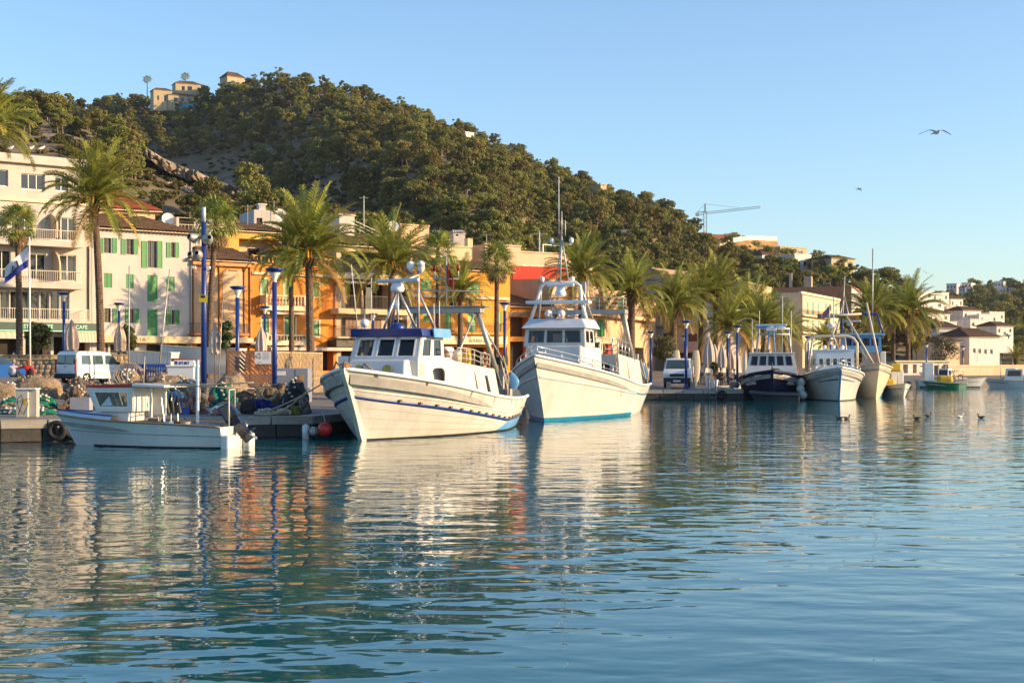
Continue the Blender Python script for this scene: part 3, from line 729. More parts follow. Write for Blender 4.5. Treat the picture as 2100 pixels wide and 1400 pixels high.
# ---- 4 the orange house with balustrades
b = Bld('orange_house','orange house with green shutters and white balustrade balconies',517,690,rowY(517),rowY(690),(600,545),p_orange,9)
for (x0,y0,x1,y1) in [(536,573,550,603),(583,576,598,625),(640,578,654,608),(537,650,551,682),(584,650,605,702),(639,658,654,689)]:
    b.closed(x0,y0,x1,y1,trim=trim_cream)
for (x0,x1) in [(523,552),(562,600),(612,634),(645,684)]: b.opening(x0,712,x1,760,1.0)
b.wall(parapet=.9)
b.slab(517,690,600,560,566,.22,trim_cream,name='cornice')
f = b.balusters(.1,b.w-.1,b.top,b.top+.75,-.25,name='roof_balustrade',step=.34,m=p_yellow)
for (x0,x1,yt,yb,rt,o_) in [(546,629,629,637,605,1.1),(548,632,700,708,686,.9)]:
    o,(u0,u1,z0,z1) = b.slab(x0,x1,590,yt,yb,o_,trim_cream,name='balcony'); b.balusters(u0+.02,u1-.02,z1,b.uz(590,rt,o_)[1],o_-.1)
    for u in (u0+.3,(u0+u1)/2,u1-.5): MB().box(u,u+.2,-.7*o_,-.021,z0-.3,z0-.002).build('bracket', trim_cream, b.t)
o,(u0,u1,z0,z1) = b.slab(566,628,597,640,645,1.0,canvas,name='awning')
o,(u0,u1,z0,z1) = b.slab(514,554,535,697,708,.75,black_plas,name='shop_sign'); text('sign_text','TAKE AWAY',(z1-z0)*.62,letter_w,b.t,(u0+.12,-.77,z0+.1))
o,(u0,u1,z0,z1) = b.slab(556,724,640,712,719,1.6,canvas,name='awning'); text('sign_text','ONE',.35,letter_w,b.t,(b.uz(632,706,1.6)[0],-1.6,z1+.04))
b.pipe(512,545,700,p_terra,.06); b.pipe(686,548,705,p_terra,.05)
# yellow upper house behind 3 and 4
b = Bld('yellow_upper_house','pale yellow house with a deep loggia rising behind the orange fronts',458,575,rowY(458)+9,rowY(575)+9,(520,474),p_yellow,7)
b.opening(490,491,572,536,1.6,p_cream); b.wall(flat=False); b.hip_roof(.4,1.0,.2,.2)
for (x0,x1,y0,y1) in [(492,501,503,538),(527,548,507,540)]:
    u0,u1,z0,z1 = b.rect(x0,y0,x1,y1); MB().box(u0,u1,1.45,1.58,z0,z1).build('loggia_door', dark_in, b.t)
b = Bld('white_stair_house','plain white walled house with a roof terrace behind the floodlight mast',362,460,rowY(362)+9,rowY(460)+9,(410,448),p_white,6)
b.opening(367,447,398,470,1.5,p_cream); b.wall(parapet=.3)
b.railing(*[b.uz(364,470)[0],b.uz(410,470)[0],b.uz(380,472)[1],b.uz(380,460)[1]],.02,rail_w,.3,ret=False)
b = Bld('chimney_house','white rooftop house with a tall square chimney',521,578,rowY(540)+16,rowY(580)+16,(545,431),p_white2,5)
b.window(526,447,538,464,frame_b); b.wall()
u0,u1,z0,z1 = b.rect(536,419,550,432); MB().box(u0,u1,.8,1.6,z0-.3,z1).box(u0-.1,u1+.1,.7,1.7,z1,z1+.15).build('chimney', p_white2, b.t)
# ---- 5 the beige house with deep balconies
b = Bld('balcony_house','beige house with wide shaded balconies and iron railings behind the blue roofed boat',690,846,rowY(690),rowY(846),(770,506),p_beige,10)
b.opening(700,580,742,634,1.4,dark_in); b.opening(744,580,800,634,1.4,dark_in); b.opening(802,580,842,634,1.4,dark_in)
b.opening(700,518,842,560,1.2,dark_in)
for (x0,x1) in [(701,713),(716,728),(731,741),(747,762),(765,781),(785,799),(804,820),(824,841)]:
    r = b.rect(x0,581,x1,634); f = MB(); u0,u1,z0,z1 = r; f.box(u0,u0+.09,1.2,1.3,z0,z1).box(u1-.09,u1,1.2,1.3,z0,z1).box(u0+.09,u1-.09,1.2,1.3,z1-.1,z1); f.build('door_frame', frame_b, b.t)
    MB().quad((u0,1.28,z0),(u1,1.28,z0),(u1,1.28,z1),(u0,1.28,z1)).build('pane', glass_dark, b.t)
b.closed(701,650,733,692,shut_b,4); b.closed(764,655,782,692,shut_b,2); b.opening(800,655,835,700,1.0)
for (x0,x1) in [(700,740),(750,790),(800,840)]: b.opening(x0,712,x1,765,1.2)
b.wall()
for (yt,yb,rt,x0,x1,o_) in [(562,574,540,692,848,1.2),(634,645,607,694,846,1.3)]:
    o,(u0,u1,z0,z1) = b.slab(x0,x1,770,yt,yb,o_,p_cream,name='balcony'); b.railing(u0+.05,u1-.05,z1,b.uz(770,rt,o_)[1],o_-.05,iron,.14)
o,(u0,u1,z0,z1) = b.slab(690,746,715,690,694,.6,p_beige,name='balcony'); b.railing(u0+.05,u1-.05,z1,b.uz(715,668,.6)[1],.56,iron,.14)
b.slab(706,842,770,578,583,1.0,canvas,name='awning'); b.slab(690,850,770,698,712,1.4,dark_metal,name='shop_canopy')
b.hip_roof(.5,1.3,.2,.2)
# ---- 6 the amber house
b = Bld('amber_house','amber yellow house with green shutters and a pale cornice band',846,1046,rowY(846),rowY(1046),(940,552),p_yellow,10)
b.m = plaster('amber_plaster_b',(0.68,0.295,0.042))
for (x0,y0,x1,y1) in [(865,572,885,594),(914,577,930,600),(955,578,984,603),(869,628,879,660),(912,642,925,680),(960,640,977,681),(1016,640,1028,680)]: b.closed(x0,y0,x1,y1,mat('light_green_shutter',(0.10,0.33,0.07),.5,.15,2))
b.window(922,610,936,628,cols=1); b.window(958,612,968,628,cols=1)
for (x0,x1) in [(858,900),(912,952),(966,1008),(1018,1040)]: b.opening(x0,712,x1,765,1.2)
b.wall(flat=False); b.hip_roof(.4,1.2,.2,.2)
b.slab(846,1046,940,606,612,.3,trim_cream,name='cornice')
o,(u0,u1,z0,z1) = b.slab(922,1040,980,681,686,.7,b.m,name='balcony'); b.railing(u0,u1,z1,b.uz(980,662,.7)[1],.65,iron,.14)
o,(u0,u1,z0,z1) = b.slab(900,1042,970,689,706,1.1,trim_cream,name='shop_sign'); text('sign_text','ROUSSA & NE',(z1-z0)*.55,letter_d,b.t,(b.uz(962,697,1.1)[0],-1.12,z0+.2),bold=.004)
# rooftops behind 5/6
for (nm,lb,x0,x1,y,dy,m,dp) in [
 ('rooftop_house','flat beige rooftop house with a white fence behind the amber house',822,880,462,13,p_peach,5),
 ('rooftop_house','cream stepped rooftop wall to the right of the fan palms',880,965,505,9,p_cream,5),
 ('rooftop_house','small pale box shaped roof room with a chimney',995,1068,503,12,p_beige,5),
 ('rooftop_house','long sand coloured upper wall with air conditioners above the red house',1058,1215,520,16,p_beige,6),
 ('rooftop_house','little white gabled roof room right of the tall date palm',696,727,440,17,p_white2,4)]:
    b = Bld(nm,lb,x0,x1,rowY(x0)+dy,rowY(x1)+dy,((x0+x1)/2,y),m,dp)
    b.wall()
    b.slab(x0-2,x1+2,(x0+x1)/2,y-2,y+1,.12,m,name='coping')
    if x0 == 995: MB().box(-1.4,-.8,1,1.6,b.top-1.5,b.top+.6).build('chimney',p_cream,b.t)
    if x0 == 1058:
        for px in (1067,1083,1098):
            u0,u1,z0,z1 = b.rect(px,545,px+14,557); f = MB(); f.box(u0,u1,-.4,-.03,z0,z1); o = f.build('air_conditioner',white_plas,b.t,bevel=.03)
            MB(Matrix.Translation((u0+.45*(u1-u0),-.41,(z0+z1)/2))@Matrix.Rotation(R(90),4,'X')).lathe([(.24,0),(.24,.02)],14).build('fan_grille',dark_metal,o)
        f = MB(); u0 = b.uz(1120,516)[0]; u1 = b.uz(1160,516)[0]; zt = b.uz(1140,503)[1]
        for u in (u0,u1): f.box(u-.06,u+.06,.5,.62,b.top-.05,zt)
        f.box(u0-.1,u1+.1,.48,.64,zt,zt+.1); f.build('pergola',rail_w,b.t)
    if x0 == 822:
        f = MB()
        for k in range(3): f.bar((-6.2,-.4,b.top+.3-k*.33),(.2,-.4,b.top-1.9-k*.33),.05)
        f.build('roof_fence',rail_w,b.t)
    if x0 == 696: b.hip_roof(.15,.7,.1,.1,roof_brown)
# white chimney turret
b = Bld('chimney_turret','white chimney turret with small dark openings above the roofs',930,954,rowY(940)+15,rowY(950)+15,(940,478),p_white2,1.5)
b.window(935,476,940,484,dark_metal,dark_in,1,dep=.1); b.wall(); b.hip_roof(.1,.35,.2,.2,p_white2)
# ---- 7 red house, brown roofed house, orange shopfront
b = Bld('red_house','bright red house with a sloping gable behind the white trawler mast',1052,1165,rowY(1052)+9,rowY(1165)+7,(1165,548),p_red,8)
b.window(1064,586,1072,600,cols=1); b.window(1120,577,1132,600,frame_w); b.wall()
u1 = b.w; MB().add([(u1,-.02,b.top),(0,-.02,b.top-1.6),(0,-.02,b.top-1.8)],[(0,1,2)])
f = MB(); u,z = b.uz(1074,596); f.box(u-.35,u+.35,-1.0,-.3,z-1.5,z+.9).box(u-.45,u+.45,-1.1,-.2,z+.9,z+1.05); f.build('chimney',p_red,b.t)
b = Bld('tile_roof_house','low orange house with a long brown tiled roof and dark awning',1040,1125,rowY(1046)+.5,rowY(1125),(1080,628),p_amber,9)
b.opening(1046,650,1083,690,1.0,mat('brown_blind',(0.10,0.045,0.015),.8,.2,2)); b.opening(1044,700,1084,760,1); b.opening(1092,650,1118,690,1); b.wall(flat=False); b.hip_roof(.5,1.7,1.2,.2)
b.slab(1042,1088,1065,640,650,.6,shut_b,name='awning')
# ---- 8 the houses behind the right hand palms
b = Bld('peach_house','peach house with a rail fronted terrace half hidden by palms',1125,1345,rowY(1125),176,(1235,590),p_peach,10)
for (x0,y0,x1,y1) in [(1160,598,1175,625),(1190,600,1204,640),(1222,603,1238,640),(1268,615,1282,640),(1316,645,1330,672),(1150,655,1170,690),(1225,655,1240,690)]: b.closed(x0,y0,x1,y1,[shut_b,shut_g,shut_g,shut_b,shut_g,shut_b,shut_b][x1%7])
for (x0,x1) in [(1150,1190),(1210,1250),(1270,1320)]: b.opening(x0,712,x1,760,1)
b.wall(); o,(u0,u1,z0,z1) = b.slab(1130,1345,1235,640,648,1.0,p_peach,name='balcony'); b.railing(u0,u1,z1,b.uz(1235,618,1.0)[1],.95,iron,.2)
b = Bld('lavender_white_house','white two storey house in shade behind the date palms',1341,1447,178,172,(1390,634),p_white2,9)
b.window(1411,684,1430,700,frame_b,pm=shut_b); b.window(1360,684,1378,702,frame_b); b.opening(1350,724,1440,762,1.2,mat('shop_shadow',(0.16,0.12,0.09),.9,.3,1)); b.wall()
b.slab(1339,1449,1390,659,668,.5,p_white2,name='ledge'); b.slab(1339,1449,1390,716,722,1.2,p_peach,name='shop_canopy')
b = Bld('gable_house','pale gabled house top rising behind the palms',1385,1458,226,236,(1420,575),p_white2,9)
b.wall(flat=False); b.hip_roof(.3,1.9,.1,.1,p_peach)
b = Bld('pink_flat_house','tall pinkish flat roofed house with one wide dark window',1535,1582,205,221,(1558,584),p_peach,11)
b.window(1550,607,1568,622,frame_b,cols=2); b.window(1571,607,1574,622,shut_b,shut_b,1); b.window(1548,650,1574,672,frame_b,cols=2); b.opening(1540,715,1578,760,1); b.wall()
b.slab(1534,1583,1558,583,586,.15,p_peach,name='coping')
b = Bld('cream_apartments','cream three storey apartment house with pale green shutters and balconies',1646,1722,232,258,(1680,606),plaster('cream_plaster_b',(0.66,0.53,0.34)),5.4)
for (y0,y1,dy) in [(619,645,0),(656,682,1),(694,722,1)]:
    for (x0,x1) in [(1654,1658),(1665,1669),(1677,1680),(1691,1697),(1711,1716)]: b.closed(x0,y0+(x0-1654)*.05,x1,y1+(x0-1654)*.03,shut_pale,2)
for (x0,x1) in [(1650,1668),(1676,1700),(1706,1720)]: b.opening(x0,728,x1,760,1)
b.wall(); b.slab(1644,1724,1680,604,609,.35,trim_cream,name='cornice')
for (yt,yb,rt) in [(648,651,638),(683,686,671)]:
    o,(u0,u1,z0,z1) = b.slab(1648,1708,1680,yt,yb,.9,trim_cream,name='balcony'); b.railing(u0,u1,z1,b.uz(1680,rt,.9)[1],.85,iron,.22)
f = MB(Matrix.Translation((b.uz(1704,630)[0],-.5,b.uz(1704,630)[1]))@Matrix.Rotation(R(75),4,'X')); f.lathe([(.05,0),(.4,.06),(.62,.16)],14,cap=False); f.build('satellite_dish',galv,b.t)
b = Bld('terracotta_block','big plain terracotta block behind the cream apartments',1746,1768,292,312,(1757,592),p_white2,26)
b.m = p_terra; b.wall(); b.slab(1745,1769,1757,591,594,.2,p_terra,name='coping')
f = MB(); f.box(.02,b.w-.02,-.04,-.004,0,b.top-.3); f.build('white_end_wall',p_white2,b.t)
f = MB(); f.box(1,2.5,8,9.5,b.top,b.top+2.2).box(1.5,2,12,12.6,b.top,b.top+3); f.build('chimney',p_beige,b.t)
b = Bld('low_harbour_shed','long low white harbour shed with dark doorways behind the moored boats',1838,1952,176,182,(1900,741),p_white2,5,cat='shed',zb=1.2)
for (x0,x1) in [(1852,1862),(1872,1880),(1898,1906),(1914,1926),(1934,1944)]: b.opening(x0,747,x1,765,.8)
b.wall(); b.slab(1836,1954,1900,739,742,.4,p_cream,name='roof_edge')
b = Bld('promenade_wall','low beige promenade wall at the far right shore',1945,2140,178,190,(2050,750),p_beige,1.0,cat='wall',zb=1.0); b.wall(); b.slab(1944,2142,2050,748,751,.1,p_cream,name='coping')

# ------------------------------------------------------------------ houses on the slopes
def villa(label, x0, x1, ytop, ybase, Y, m, roof=None, wins=(), yaw=0.0, depth=7, group='houses on the hillside', name='hillside_house', extra=None):
    dY = S(x1-x0, Y)*math.tan(yaw)
    zb = EYE-(ybase-HY)/F*Y
    b = Bld(name, label, x0, x1, Y, Y+dY, ((x0+x1)/2, ytop), m, depth, zb, 'house', group)
    for w in wins: b.window(*w, fm=frame_w if m is not p_white2 else frame_b, cols=1, fw=.08)
    if roof:
        b.wall(flat=False); b.hip_roof(.4, roof[0], b.w*.28, b.w*.28, roof[1], pitch=.4)
    else:
        b.wall(); b.slab(x0-1,x1+1,(x0+x1)/2,ytop-1,ytop+1,.15,m,name='coping')
    return b
p_villa = plaster('villa_cream',(0.46,0.37,0.23)); p_villaw = plaster('villa_white',(0.68,0.63,0.57))
HY_ = lambda px,py,d: (hill_Y(px,py) or d)
villa('cream villa with a brown hip roof at the left of the hilltop group',315,352,185,222,640,p_villa,(1.5,roof_brown),[(322,196,326,206),(336,197,342,208)],.4)
villa('long porch wing of the hilltop villa above the blue pool wall',345,398,196,222,642,p_villa,(1.4,roof_brown),[(356,200,364,210),(370,200,378,210),(384,200,392,210)],.4)
villa('two storey cream villa with dark arched windows on the hilltop',360,412,172,222,650,p_villa,(1.8,roof_brown),[(372,177,379,186),(384,177,394,186)],.4)
villa('gabled villa under construction on the ridge right of the hilltop group',466,502,158,196,640,p_villa,(2.6,roof_brown),[(466,168,474,180)],.6)
b = MB(); b.box(0,S(44,640),0,.6,0,2.6); p = W(362,225,634); b.build('pool_wall', mat('pool_blue',(0.03,0.26,0.38),.4,.1,1), label='bright blue pool wall below the hilltop villas', cat='pool wall').location = p
villa('small white villa among pines high on the right shoulder of the hill',928,948,263,292,HY_(935,285,520),p_villaw,None,[(931,261,934,266),(938,261,941,266)],.7)
villa('white villa wing peeking from pines lower on the right shoulder',955,972,272,296,HY_(962,287,515),p_villaw,None,[(959,270,962,275)],.7)
villa('tiny ochre house among pines on the right ridge',1232,1244,378,402,HY_(1238,396,480),p_villa,None,[(1235,376,1239,382)],.7)
villa('long villa with a tiled roof and columned terrace in the right hillside group',1563,1622,524,566,400,p_villaw,(1.6,roof_brown),[(1585,535,1590,545),(1595,536,1600,546),(1606,537,1612,547)],.75)
villa('boxy sand coloured upper house of the right hillside group',1600,1655,507,552,425,p_villa,None,[(1610,512,1614,520),(1636,514,1646,526)],.7)
villa('pale block with terrace steps at the right of the hillside group',1630,1664,522,566,398,p_villaw,None,[(1636,535,1642,545),(1648,536,1654,546)],.7)
villa('square house with tall chimney and open porch on the right ridge end',1705,1752,530,566,392,p_villa,(1.1,roof_brown),[(1726,537,1732,550),(1738,537,1746,550)],.75)
# retaining wall with ochre bank
f = MB(); P = []
for j in range(9):
    row = []
    for i in range(31):
        u = i/30; px = 1452+u*150; ytop = 510-22*math.sin(min(1,u*1.15)*math.pi*.62); yb = 512+u*4
        p = W(px, yb+(ytop-yb)*j/8, 414+u*22); row.append((p.x, p.y+j*.9+noise.noise(p*.3)*.8, p.z))
    P.append(row)
f.grid(P).build('earth_bank', mat('ochre_bank',(0.42,0.25,0.09),.95,.35,.8,.1,3), label='bare ochre earth bank below the retaining wall on the right hill', cat='bank', smooth=True)
top = P[-1]; f = MB()
for a,c in zip(top[:-1],top[1:]): f.hexa([(a[0],a[1],a[2]-.5),(c[0],c[1],c[2]-.5),(c[0],c[1]+.5,c[2]-.5),(a[0],a[1]+.5,a[2]-.5)],[(a[0],a[1],a[2]+1.3),(c[0],c[1],c[2]+1.3),(c[0],c[1]+.5,c[2]+1.3),(a[0],a[1]+.5,a[2]+1.3)])
f.build('retaining_wall', p_villaw, label='curved cream retaining wall on top of the ochre bank', cat='wall')
# white village on the right slope
vill = [(1868,1914,597,640,350,p_villaw,1,'wide white house topmost of the village on the right slope'),(1884,1936,616,655,338,p_villaw,0,'white terraced house with balcony below the topmost village house'),
 (1860,1892,626,668,330,p_villaw,0,'narrow white house just right of the last palms'),(1902,1948,642,682,322,p_villaw,1,'white house with brown roof in the lower left of the right village'),
 (1942,1984,628,664,345,p_villaw,0,'white flat roofed house in the middle of the right village'),(1975,2012,636,674,340,p_villaw,1,'gabled white house right of the middle of the village'),
 (1912,1946,600,632,362,p_villaw,0,'small white house right of the topmost village house'),(1950,1975,612,640,368,p_villaw,1,'little roofed house above the middle of the village'),(2030,2060,640,672,352,p_villaw,1,'roofed white house at the far end behind the village row'),(1842,1868,606,650,345,p_villaw,0,'white house half hidden at the left end of the village'),(1930,1962,660,690,315,p_villaw,0,'low white house at the foot of the village'),(2044,2078,668,700,318,p_villaw,1,'roofed cottage below the right end of the village'),
 (2008,2046,645,678,338,p_villaw,0,'white house at the right end of the village row'),(1990,2030,655,690,325,p_villaw,0,'low white house with terrace below the right end of the village row')]
for i,(x0,x1,yt,yb,Y,m,rf,lb) in enumerate(vill):
    n = 3; w = (x1-x0)/n
    villa(lb,x0,x1,yt,yb+14,Y,m,(1.0,roof_brown) if rf and i%2 else None,[(x0+w*(k+.25),yt+6+6*(k%2),x0+w*(k+.65),yt+14+5*(k%2)) for k in range(n)],.55,6,'white village houses')
villa('big old house with an arcaded loggia above the shore at right',1988,2050,690,752,262,p_villaw,(1.6,roof_brown),[(1995,714,2001,724),(2006,715,2012,725),(2018,716,2024,726),(2030,716,2036,726)],.5,9,'old houses by the shore')
villa('tall white middle house with a square roof tower by the shore',1965,1992,680,752,268,p_villaw,None,[(1972,690,1976,698),(1980,706,1984,714)],.5,9,'old houses by the shore')
villa('ochre stone base house with arches at the left of the old shore group',1934,1968,700,756,258,p_cream,(1.1,roof_brown),[(1938,710,1943,718),(1950,710,1955,718),(1959,711,1963,719)],.5,8,'old houses by the shore')
villa('shaded house with a brown roof highest of the old shore group',1925,1968,672,730,285,p_white2,(1.4,roof_brown),[(1934,690,1940,698)],.3,8,'old houses by the shore')
# far bluish houses on the headland
rh = random.Random(5)
for i,(x0,x1,yt,yb,lb) in enumerate([(1941,1962,582,600,'square pale block leftmost on the far headland'),(1972,1992,580,594,'pale blue house second from left on the far headland'),(1994,2014,584,602,'low stepped house in the middle of the far headland row'),
  (2016,2036,583,600,'pale flat house right of the middle on the far headland'),(2040,2058,577,598,'tall pale house near the right end of the far headland'),(2058,2082,576,600,'wide pale house second from right on the far headland'),
  (2080,2112,582,604,'warm tinted house rightmost on the far headland'),(1985,2030,600,614,'long low terrace house below the far headland row'),(2074,2100,620,640,'lone small house low on the far headland')]):
    Y = 820+rh.uniform(-20,10); n = 3; w = (x1-x0)/n
    villa(lb,x0,x1,yt,yb+10,Y,p_villaw,None,[(x0+w*(k+.2),yt+4,x0+w*(k+.7),yt+9) for k in range(n)],-.5,8,'houses on the far headland')
ords = ['first','second','third','fourth','fifth','sixth','seventh','eighth']
for r_,(y0,nm_) in enumerate([(592,'upper'),(604,'lower')]):
    for k_ in range(8):
        x0 = 1965+k_*17+r_*7+rh.uniform(-2,2); w_ = rh.uniform(10,15); yt = y0-k_*.6+rh.uniform(-3,3)
        villa('tiny pale house, %s from left in the %s row of the far headland'%(ords[k_],nm_),x0,x0+w_,yt,yt+20,800-r_*25+rh.uniform(-8,8),p_villaw,(1.0,roof_brown) if (k_+r_)%3 == 0 else None,[(x0+w_*.2,yt+3,x0+w_*.42,yt+7),(x0+w_*.58,yt+3,x0+w_*.8,yt+7)],-.4,7,'houses on the far headland')
# tower crane on the ridge
crane_m = mat('crane_paint',(0.30,0.38,0.42),.5,.1,2)
p = W(1446,470,470); t = thing('tower_crane','slim tower crane with a long jib standing on the wooded ridge','crane',p)
def truss(mb, a, c, w, n):
    a, c = Vector(a), Vector(c); d = (c-a).normalized(); up = Vector((0,0,1)) if abs(d.z)<.9 else Vector((1,0,0)); s1 = d.cross(up).normalized()*w/2; s2 = d.cross(s1).normalized()*w/2
    L4 = [s1+s2,s1-s2,-s1-s2,-s1+s2]
    for o in L4: mb.bar(a+o,c+o,.10)
    for i in range(n):
        p0 = a.lerp(c,i/n); p1 = a.lerp(c,(i+1)/n)
        for k in range(4): mb.bar(p0+L4[k],p1+L4[(k+1)%4],.05)
f = MB(); truss(f,(0,0,-6),(0,0,5.8),.9,8); f.build('tower',crane_m,t)
f = MB(); truss(f,(.4,0,5.2),(17.6,-1,7.0),.6,20); f.build('jib',crane_m,t)
f = MB(); truss(f,(-.4,0,5.2),(-2.5,.2,5.1),.9,4); f.box(-3,-2,-.5,.5,4.2,5.2); f.build('counter_jib',crane_m,t)
f = MB(); f.bar((0,0,5.2),(0,0,8.2),.5).bar((0,0,8.1),(11,-.7,6.8),.08).bar((0,0,8.1),(-2.5,.2,5.6),.08); f.build('apex_mast',crane_m,t)
# excavator and tipper lorry on the building site
exc = mat('digger_orange',(0.60,0.27,0.04),.5,.15,2)
p = W(1424,502,455); t = thing('excavator','orange excavator with its arm raised on the building site on the hill','excavator',p,.3)
f = MB(); f.box(-1.8,1.8,-1.4,-.8,0,.9).box(-1.8,1.8,.8,1.4,0,.9); f.build('track',black_plas,t,bevel=.3)
f = MB(); f.box(-1.8,1.6,-1.3,1.3,.95,2.2).box(-.2,1.2,-1.2,-.1,2.2,3.3); f.build('cab',exc,t,bevel=.1)
f = MB(); f.bar((1.2,.3,1.8),(3.6,.3,4.2),.5).bar((3.5,.3,4.2),(5.2,.3,1.6),.4); f.box(4.8,5.6,-.1,.7,.8,1.7); f.build('arm',exc,t)
p = W(1478,501,448); t = thing('tipper_lorry','rust red tipper lorry beside the excavator on the building site','lorry',p,.1)
f = MB(); f.hexa([(-4,-1.2,1.2),(.8,-1.2,1.2),(.8,1.2,1.2),(-4,1.2,1.2)],[(-4.3,-1.3,2.9),(.9,-1.3,2.9),(.9,1.3,2.9),(-4.3,1.3,2.9)]); f.build('tipper_body',p_terra,t)
f = MB(); f.box(1.0,2.8,-1.2,1.2,.7,3.2); f.build('cab',p_terra,t,bevel=.15)
for x in (-3,-1.7,1.9):
    for y in (-1.2,1.0): MB(Matrix.Translation((x,y,.55))@Matrix.Rotation(R(90),4,'X')).lathe([(.55,-.15),(.55,.15)],14).build('wheel',rubber,t)
# power poles with cables
for i,(px,y0,y1,Y,lb) in enumerate([(746,402,452,235,'thin pale power pole on the slope behind the roofs at left centre'),(1106,475,520,200,'power pole with cables behind the roofs at right centre')]):
    a = W(px,y1,Y); c = W(px,y0,Y); t = thing('power_pole',lb,'pole',a,group='power poles'); h_ = c.z-a.z
    MB().tube([(0,0,-3),(0,0,h_)],[.14,.1],8).bar((-.7,0,h_-.3),(.7,0,h_-.3),.12).build('pole',galv,t)
    q = (W(664,385,330)-a) if i == 0 else (W(1160,455,300)-a); f = MB()
    for o in (-.6,0,.6):
        f.tube([(o,0,h_-.2)]+[Vector((o,0,h_-.2)).lerp(q,k/8)-Vector((0,0,2.5*math.sin(math.pi*k/8))) for k in range(1,9)],.03,4)
    f.build('cable',dark_metal,t)
# ================================================================== PALMS AND STREET TREES
frond_g = mat('date_frond', (0.29,0.31,0.055), 0.5, 0.3, 2.0, objvar=0.28, sub=0.38, spec=0.4)
frond_y = mat('old_date_frond', (0.42,0.28,0.06), 0.6, 0.3, 2.0, objvar=0.25, sub=0.25, spec=0.3)
fruit_m = mat('date_fruit_stalk', (0.52,0.23,0.02), 0.6, 0.3, 3)
palm_bark = mat('palm_bark', (0.13,0.085,0.055), 0.95, 0.45, 5, 0.03, 9)
fan_g = mat('fan_leaf', (0.26,0.30,0.06), 0.45, 0.25, 2.0, objvar=0.25, sub=0.30)
fan_dead = mat('dead_fan_leaf', (0.20,0.13,0.06), 0.8, 0.3, 2.0, objvar=0.2)
def frond_mesh(el, droop, Lf, seed, m, nl=36, lmax=0.58):
    rnd = random.Random(seed); n = 14; pts = []; a = R(el); p = Vector((0.08,0,0))
    for i in range(n+1):
        pts.append(p.copy()); a -= R(droop)*(0.35+1.3*i/n)/n; p = p+Vector((math.cos(a),0,math.sin(a)))*Lf/n
    b = MB(); b.tube(pts, [0.035*(1-i/n)+0.006 for i in range(n+1)], 4)
    vs, fs = [], []
    def at(s):
        f = s*n; i = min(int(f), n-1); q = pts[i].lerp(pts[i+1], f-i); d = (pts[i+1]-pts[i]).normalized(); return q, d
    for side in (-1,1):
        for k in range(nl):
            s = 0.10+0.90*(k+rnd.random()*.5)/nl; q, d = at(min(s,.999)); sd = Vector((0,side,0)); up = d.cross(Vector((0,1,0))).normalized()
            if up.z < 0: up = -up
            l = lmax*(0.28+0.72*math.sin(math.pi*min(1,s*0.8+0.16)))*rnd.uniform(.85,1.1)
            if s < .2: l *= .55
            fw = .55+.55*s
            dr = (sd*1.0+d*fw+up*rnd.uniform(.15,.55)).normalized()
            mid = q+dr*l*.55; tip = q+(dr+Vector((0,0,-.28))).normalized()*l
            w = d*0.028
            vs += [q-w, q+w, mid+w*1.0, mid-w*1.0, tip]; o = len(vs)-5
            fs += [(o,o+1,o+2,o+3),(o+3,o+2,o+4)]
    b.add(vs, fs); return b.mesh('frond', m)
FR = {}
for ci,(el,dr) in enumerate([(84,22),(68,42),(52,62),(36,78),(18,88),(-2,80),(-24,62)]):
    FR[ci] = [frond_mesh(el+j*5, dr+j*6, 3.2, 100+ci*5+j, frond_g if ci < 6 else frond_y) for j in range(2)]
def trunk_mesh(h, r0, r1, seed, rings=0.16, lean=(0,0)):
    rnd = random.Random(seed); P = []; n = 12; k = max(8,int(h/rings))
    for i in range(k*2+1):
        t = i/(k*2); r = (r0+(r1-r0)*t)*(1+(0.07 if i % 2 else -0.03)) ; r *= 1+.35*max(0,.06-t)/.06
        x = lean[0]*t*t; y = lean[1]*t*t
        P.append([(x+r*math.cos(2*math.pi*j/n)*(1+rnd.uniform(-.04,.04)), y+r*math.sin(2*math.pi*j/n)*(1+rnd.uniform(-.04,.04)), -0.3+(h+.3)*t) for j in range(n)])
    return MB().grid(P, True).mesh('trunk', palm_bark)
boot = MB()
for i in range(40):
    a = i*2.39; z = -0.75+i*.018; r = .24-.05*(i/40); boot.hexa([(r*math.cos(a)+dx*.05,r*math.sin(a)+dy*.05,z) for dx,dy in ((-1,-1),(1,-1),(1,1),(-1,1))],[((r+.12)*math.cos(a)+dx*.03,(r+.12)*math.sin(a)+dy*.03,z+.22) for dx,dy in ((-1,-1),(1,-1),(1,1),(-1,1))])
boot_me = boot.mesh('leaf_bases', mat('leaf_base',(0.24,0.15,0.06),.8,.3,5))
fr_b = MB(); rnd_ = random.Random(3)
for i in range(14):
    a = rnd_.random()*6.28; l = rnd_.uniform(.7,1.2); q = [(0,0,.05)]
    for k in range(1,6): s = k/5; q.append((math.cos(a)*l*s, math.sin(a)*l*s, .05+.75*s-.95*s*s*1.15))
    fr_b.tube(q,[.03,.028,.024,.03,.045,.03],5)
fruit_me = fr_b.mesh('fruit_stalks', fruit_m)
PALMG = 'palms along the promenade'
